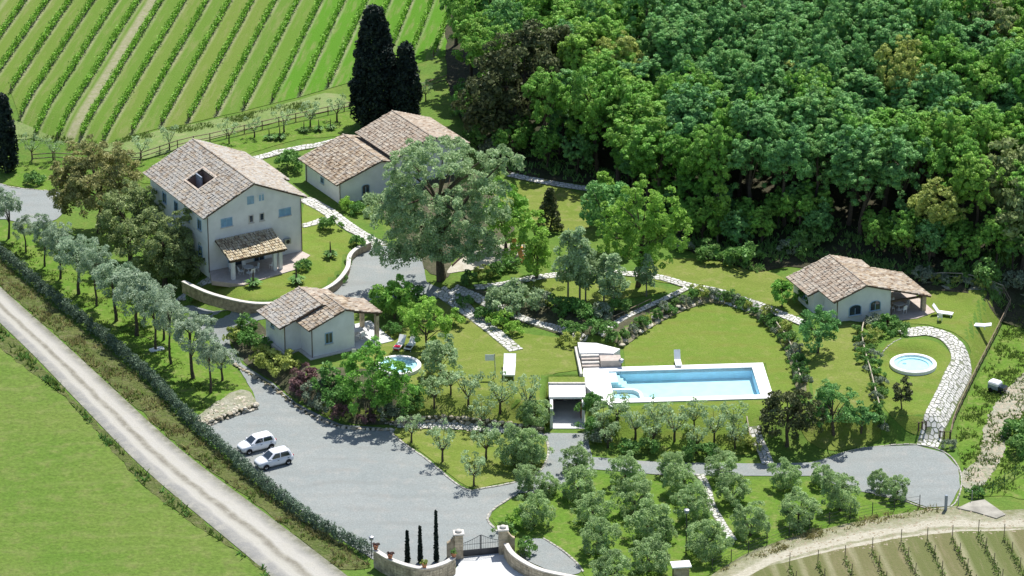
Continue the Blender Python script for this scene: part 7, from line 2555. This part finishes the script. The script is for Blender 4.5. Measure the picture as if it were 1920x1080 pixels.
# ------------------------------------------------------------------ garden furniture
def lounger(px, py, rz, label, towel=None, s=1.0, up=0.5):
    p = G(px, py)
    o = empty('sun_lounger', label, 'sun lounger', (p.x, p.y, p.z + 0.05), rz, 'white sun loungers')
    o.scale = (s, s, s)
    m_ = MB()
    m_.bbox(-0.55, -0.34, 0.26, 1.0, 0.34, 0.36, 0.02)
    m_.build('seat', MT['white'], o)
    m_ = MB()
    m_.add([(-0.55, -0.34, 0.30), (-0.55, 0.34, 0.30), (-1.1, 0.34, 0.30 + up), (-1.1, -0.34, 0.30 + up), (-0.52, -0.34, 0.37), (-0.52, 0.34, 0.37), (-1.06, 0.34, 0.37 + up), (-1.06, -0.34, 0.37 + up)],
           [(0, 1, 2, 3)[::-1], (4, 5, 6, 7)[::-1], (0, 4, 5, 1), (1, 5, 6, 2), (2, 6, 7, 3), (3, 7, 4, 0)])
    m_.build('backrest', MT['white'], o)
    lm = MB()
    lm.cyl((0, 0), 0.035, 0.03, 0, 0.27, 6)
    me = lm.mesh('leg', MT['white'])
    for x in (-0.5, 0.85):
        for y in (-0.28, 0.28): link('leg', me, o, None, (x, y, 0))
    if towel:
        t_ = MB()
        t_.bbox(0.35, -0.36, 0.362, 1.03, 0.36, 0.41, 0.01)
        t_.box(1.0, -0.36, 0.12, 1.03, 0.36, 0.36)
        props(t_.build('towel', MT[towel], None, (p.x, p.y, p.z + 0.06), rz), {'red': 'red towel over the foot of a white lounger', 'black': 'dark towel over the foot of a white lounger'}[towel], 'towel')
    return o


lounger(749, 652, math.radians(-108), 'white sun lounger with red towel near the half-hidden round pool', 'red', 1.15)
lounger(770, 653, math.radians(-108), 'white sun lounger with dark towel next to the one with red towel', 'black', 1.15)
lounger(1836, 616, math.radians(170), 'white sun lounger alone on the lawn near the wooden fence', None, 1.2, 0.12)
lounger(1768, 592, math.radians(-20), 'white sun lounger with raised back beside the cottage porch post', None, 1.1, 0.7)
lounger(955, 700, math.radians(-92), 'broad white sunbed with raised head on the terrace lawn', None, 1.9, 0.35)
lounger(1271, 684, math.radians(-86), 'white lounger with upright back at the far edge of the swimming pool', None, 1.0, 0.9)


def chair(parentless_label, x, y, z, rz, mat='white', group='white garden chairs'):
    o = empty('garden_chair', parentless_label, 'chair', (x, y, z), rz, group)
    m_ = MB()
    m_.bbox(-0.25, -0.25, 0.42, 0.25, 0.25, 0.47, 0.02)
    m_.build('seat', MT[mat], o)
    m_ = MB()
    m_.add([(-0.25, -0.25, 0.45), (-0.25, 0.25, 0.45), (-0.36, 0.22, 0.95), (-0.36, -0.22, 0.95), (-0.21, -0.25, 0.45), (-0.21, 0.25, 0.45), (-0.32, 0.22, 0.95), (-0.32, -0.22, 0.95)],
           [(0, 1, 2, 3)[::-1], (4, 5, 6, 7), (0, 4, 5, 1), (1, 5, 6, 2), (2, 6, 7, 3), (3, 7, 4, 0)])
    m_.build('backrest', MT[mat], o)
    lm = MB()
    lm.cyl((0, 0), 0.025, 0.02, 0, 0.43, 6)
    me = lm.mesh('leg', MT[mat])
    for xx in (-0.21, 0.21):
        for yy in (-0.21, 0.21): link('leg', me, o, None, (xx, yy, 0))
    return o


def table(label, x, y, z, r=0.6, mat='white'):
    o = empty('garden_table', label, 'table', (x, y, z), 0)
    m_ = MB()
    m_.cyl((0, 0), r, r, 0.70, 0.74, 20)
    m_.build('tabletop', MT[mat], o)
    m_ = MB()
    m_.cyl((0, 0), 0.06, 0.05, 0, 0.70, 8)
    m_.lathe([(0.32, 0), (0.3, 0.04), (0.06, 0.08)], 10)
    m_.build('pedestal', MT[mat], o)
    return o


def on_house(H, lx, ly, lz):
    a = H.rotation_euler[2]
    return (H.location[0] + lx * math.cos(a) - ly * math.sin(a), H.location[1] + lx * math.sin(a) + ly * math.cos(a), H.location[2] + lz)


for H, tx, ty, tz, word in ((HM, 3.6, -2.6, 0.12, 'under the tall house porch'), (HL, 6.8, 2.4, 0.12, 'under the little house porch'), (HR, 8.2, 1.2, 0.08, 'under the cottage porch')):
    x, y, z = on_house(H, tx, ty, tz)
    table(f'round white garden table {word}', x, y, z)
    for k in range(4):
        a = k * math.pi / 2 + 0.5
        chair(f'white garden chair {word}, ' + ('at the far side of the table', 'at the wall side of the table', 'at the near side of the table', 'at the outer side of the table')[k], x + 0.95 * math.cos(a), y + 0.95 * math.sin(a), z, a + math.pi, 'white', f'chairs {word}')
x, y, z = on_house(HM, 6.4, -2.9, 0.12)
chair('white garden chair alone by the right post of the tall house porch', x, y, z, 2.2)
x, y, z = on_house(HM, 2.1, -1.4, 0.12)
chair('white garden chair near the patio door of the tall house', x, y, z, -1.0)
for (px_, py_, lab) in [(664, 668, 'white garden chair in front of the little house gable, nearer the wall'), (686, 671, 'white garden chair between the little house gable and the dark bushy tree'), (709, 655, 'white garden chair at the edge of the little house patio'), (1762, 602, 'white garden chair beside the cottage porch post')]:
    p = G(px_, py_)
    chair(lab, p.x, p.y, p.z + 0.06, 0.6 + px_ % 3)

# board on a grey pole
p = G(929, 708)
o = empty('board_post', 'white board fixed to the top of a grey pole on the terrace lawn', 'board', p, 0)
m_ = MB()
m_.tube([(0, 0, -0.2), (-0.1, 0, 2.75)], 0.05, 7)
m_.build('pole', MT['steel'], o)
m_ = MB()
m_.bbox(-1.1, -0.04, 2.0, -0.15, 0.0, 2.7, 0.02)
m_.build('board', MT['white'], o)
# play equipment on the sand
p = G(970, 482)
o = empty('play_frame', 'small orange play frame on the sandy area beside the leaning tree', 'play frame', p, 0.4)
m_ = MB()
m_.bbox(-0.7, -0.5, 1.0, 0.7, 0.5, 1.12, 0.02)
m_.build('platform', MT['orange'], o)
lm = MB()
lm.cyl((0, 0), 0.05, 0.05, -0.1, 1.9, 6)
me = lm.mesh('post', MT['darkwood'])
for x in (-0.62, 0.62):
    for y in (-0.42, 0.42): link('post', me, o, None, (x, y, 0))
m_ = MB()
m_.add([(-0.8, -0.6, 1.85), (0.8, -0.6, 1.85), (0.8, 0, 2.35), (-0.8, 0, 2.35), (0.8, 0.6, 1.85), (-0.8, 0.6, 1.85)], [(0, 1, 2, 3), (3, 2, 4, 5)])
m_.build('roof', MT['orange'], o)
m_ = MB()
m_.add([(-0.3, -0.5, 1.1), (0.3, -0.5, 1.1), (0.3, -1.9, 0.1), (-0.3, -1.9, 0.1), (-0.3, -0.5, 1.04), (0.3, -0.5, 1.04), (0.3, -1.9, 0.04), (-0.3, -1.9, 0.04)], [(0, 1, 2, 3)[::-1], (4, 5, 6, 7), (0, 3, 7, 4), (1, 5, 6, 2), (2, 6, 7, 3)])
m_.build('slide', MT['orange'], o)
# low timber edge of the sand
kerb('dark timber edge behind the sandy play area', [(848, 500), (875, 478), (915, 462), (965, 452), (992, 456)], 1.2, 0.14, 0.3, 'darkwood')
p = W(560, 302, 5)
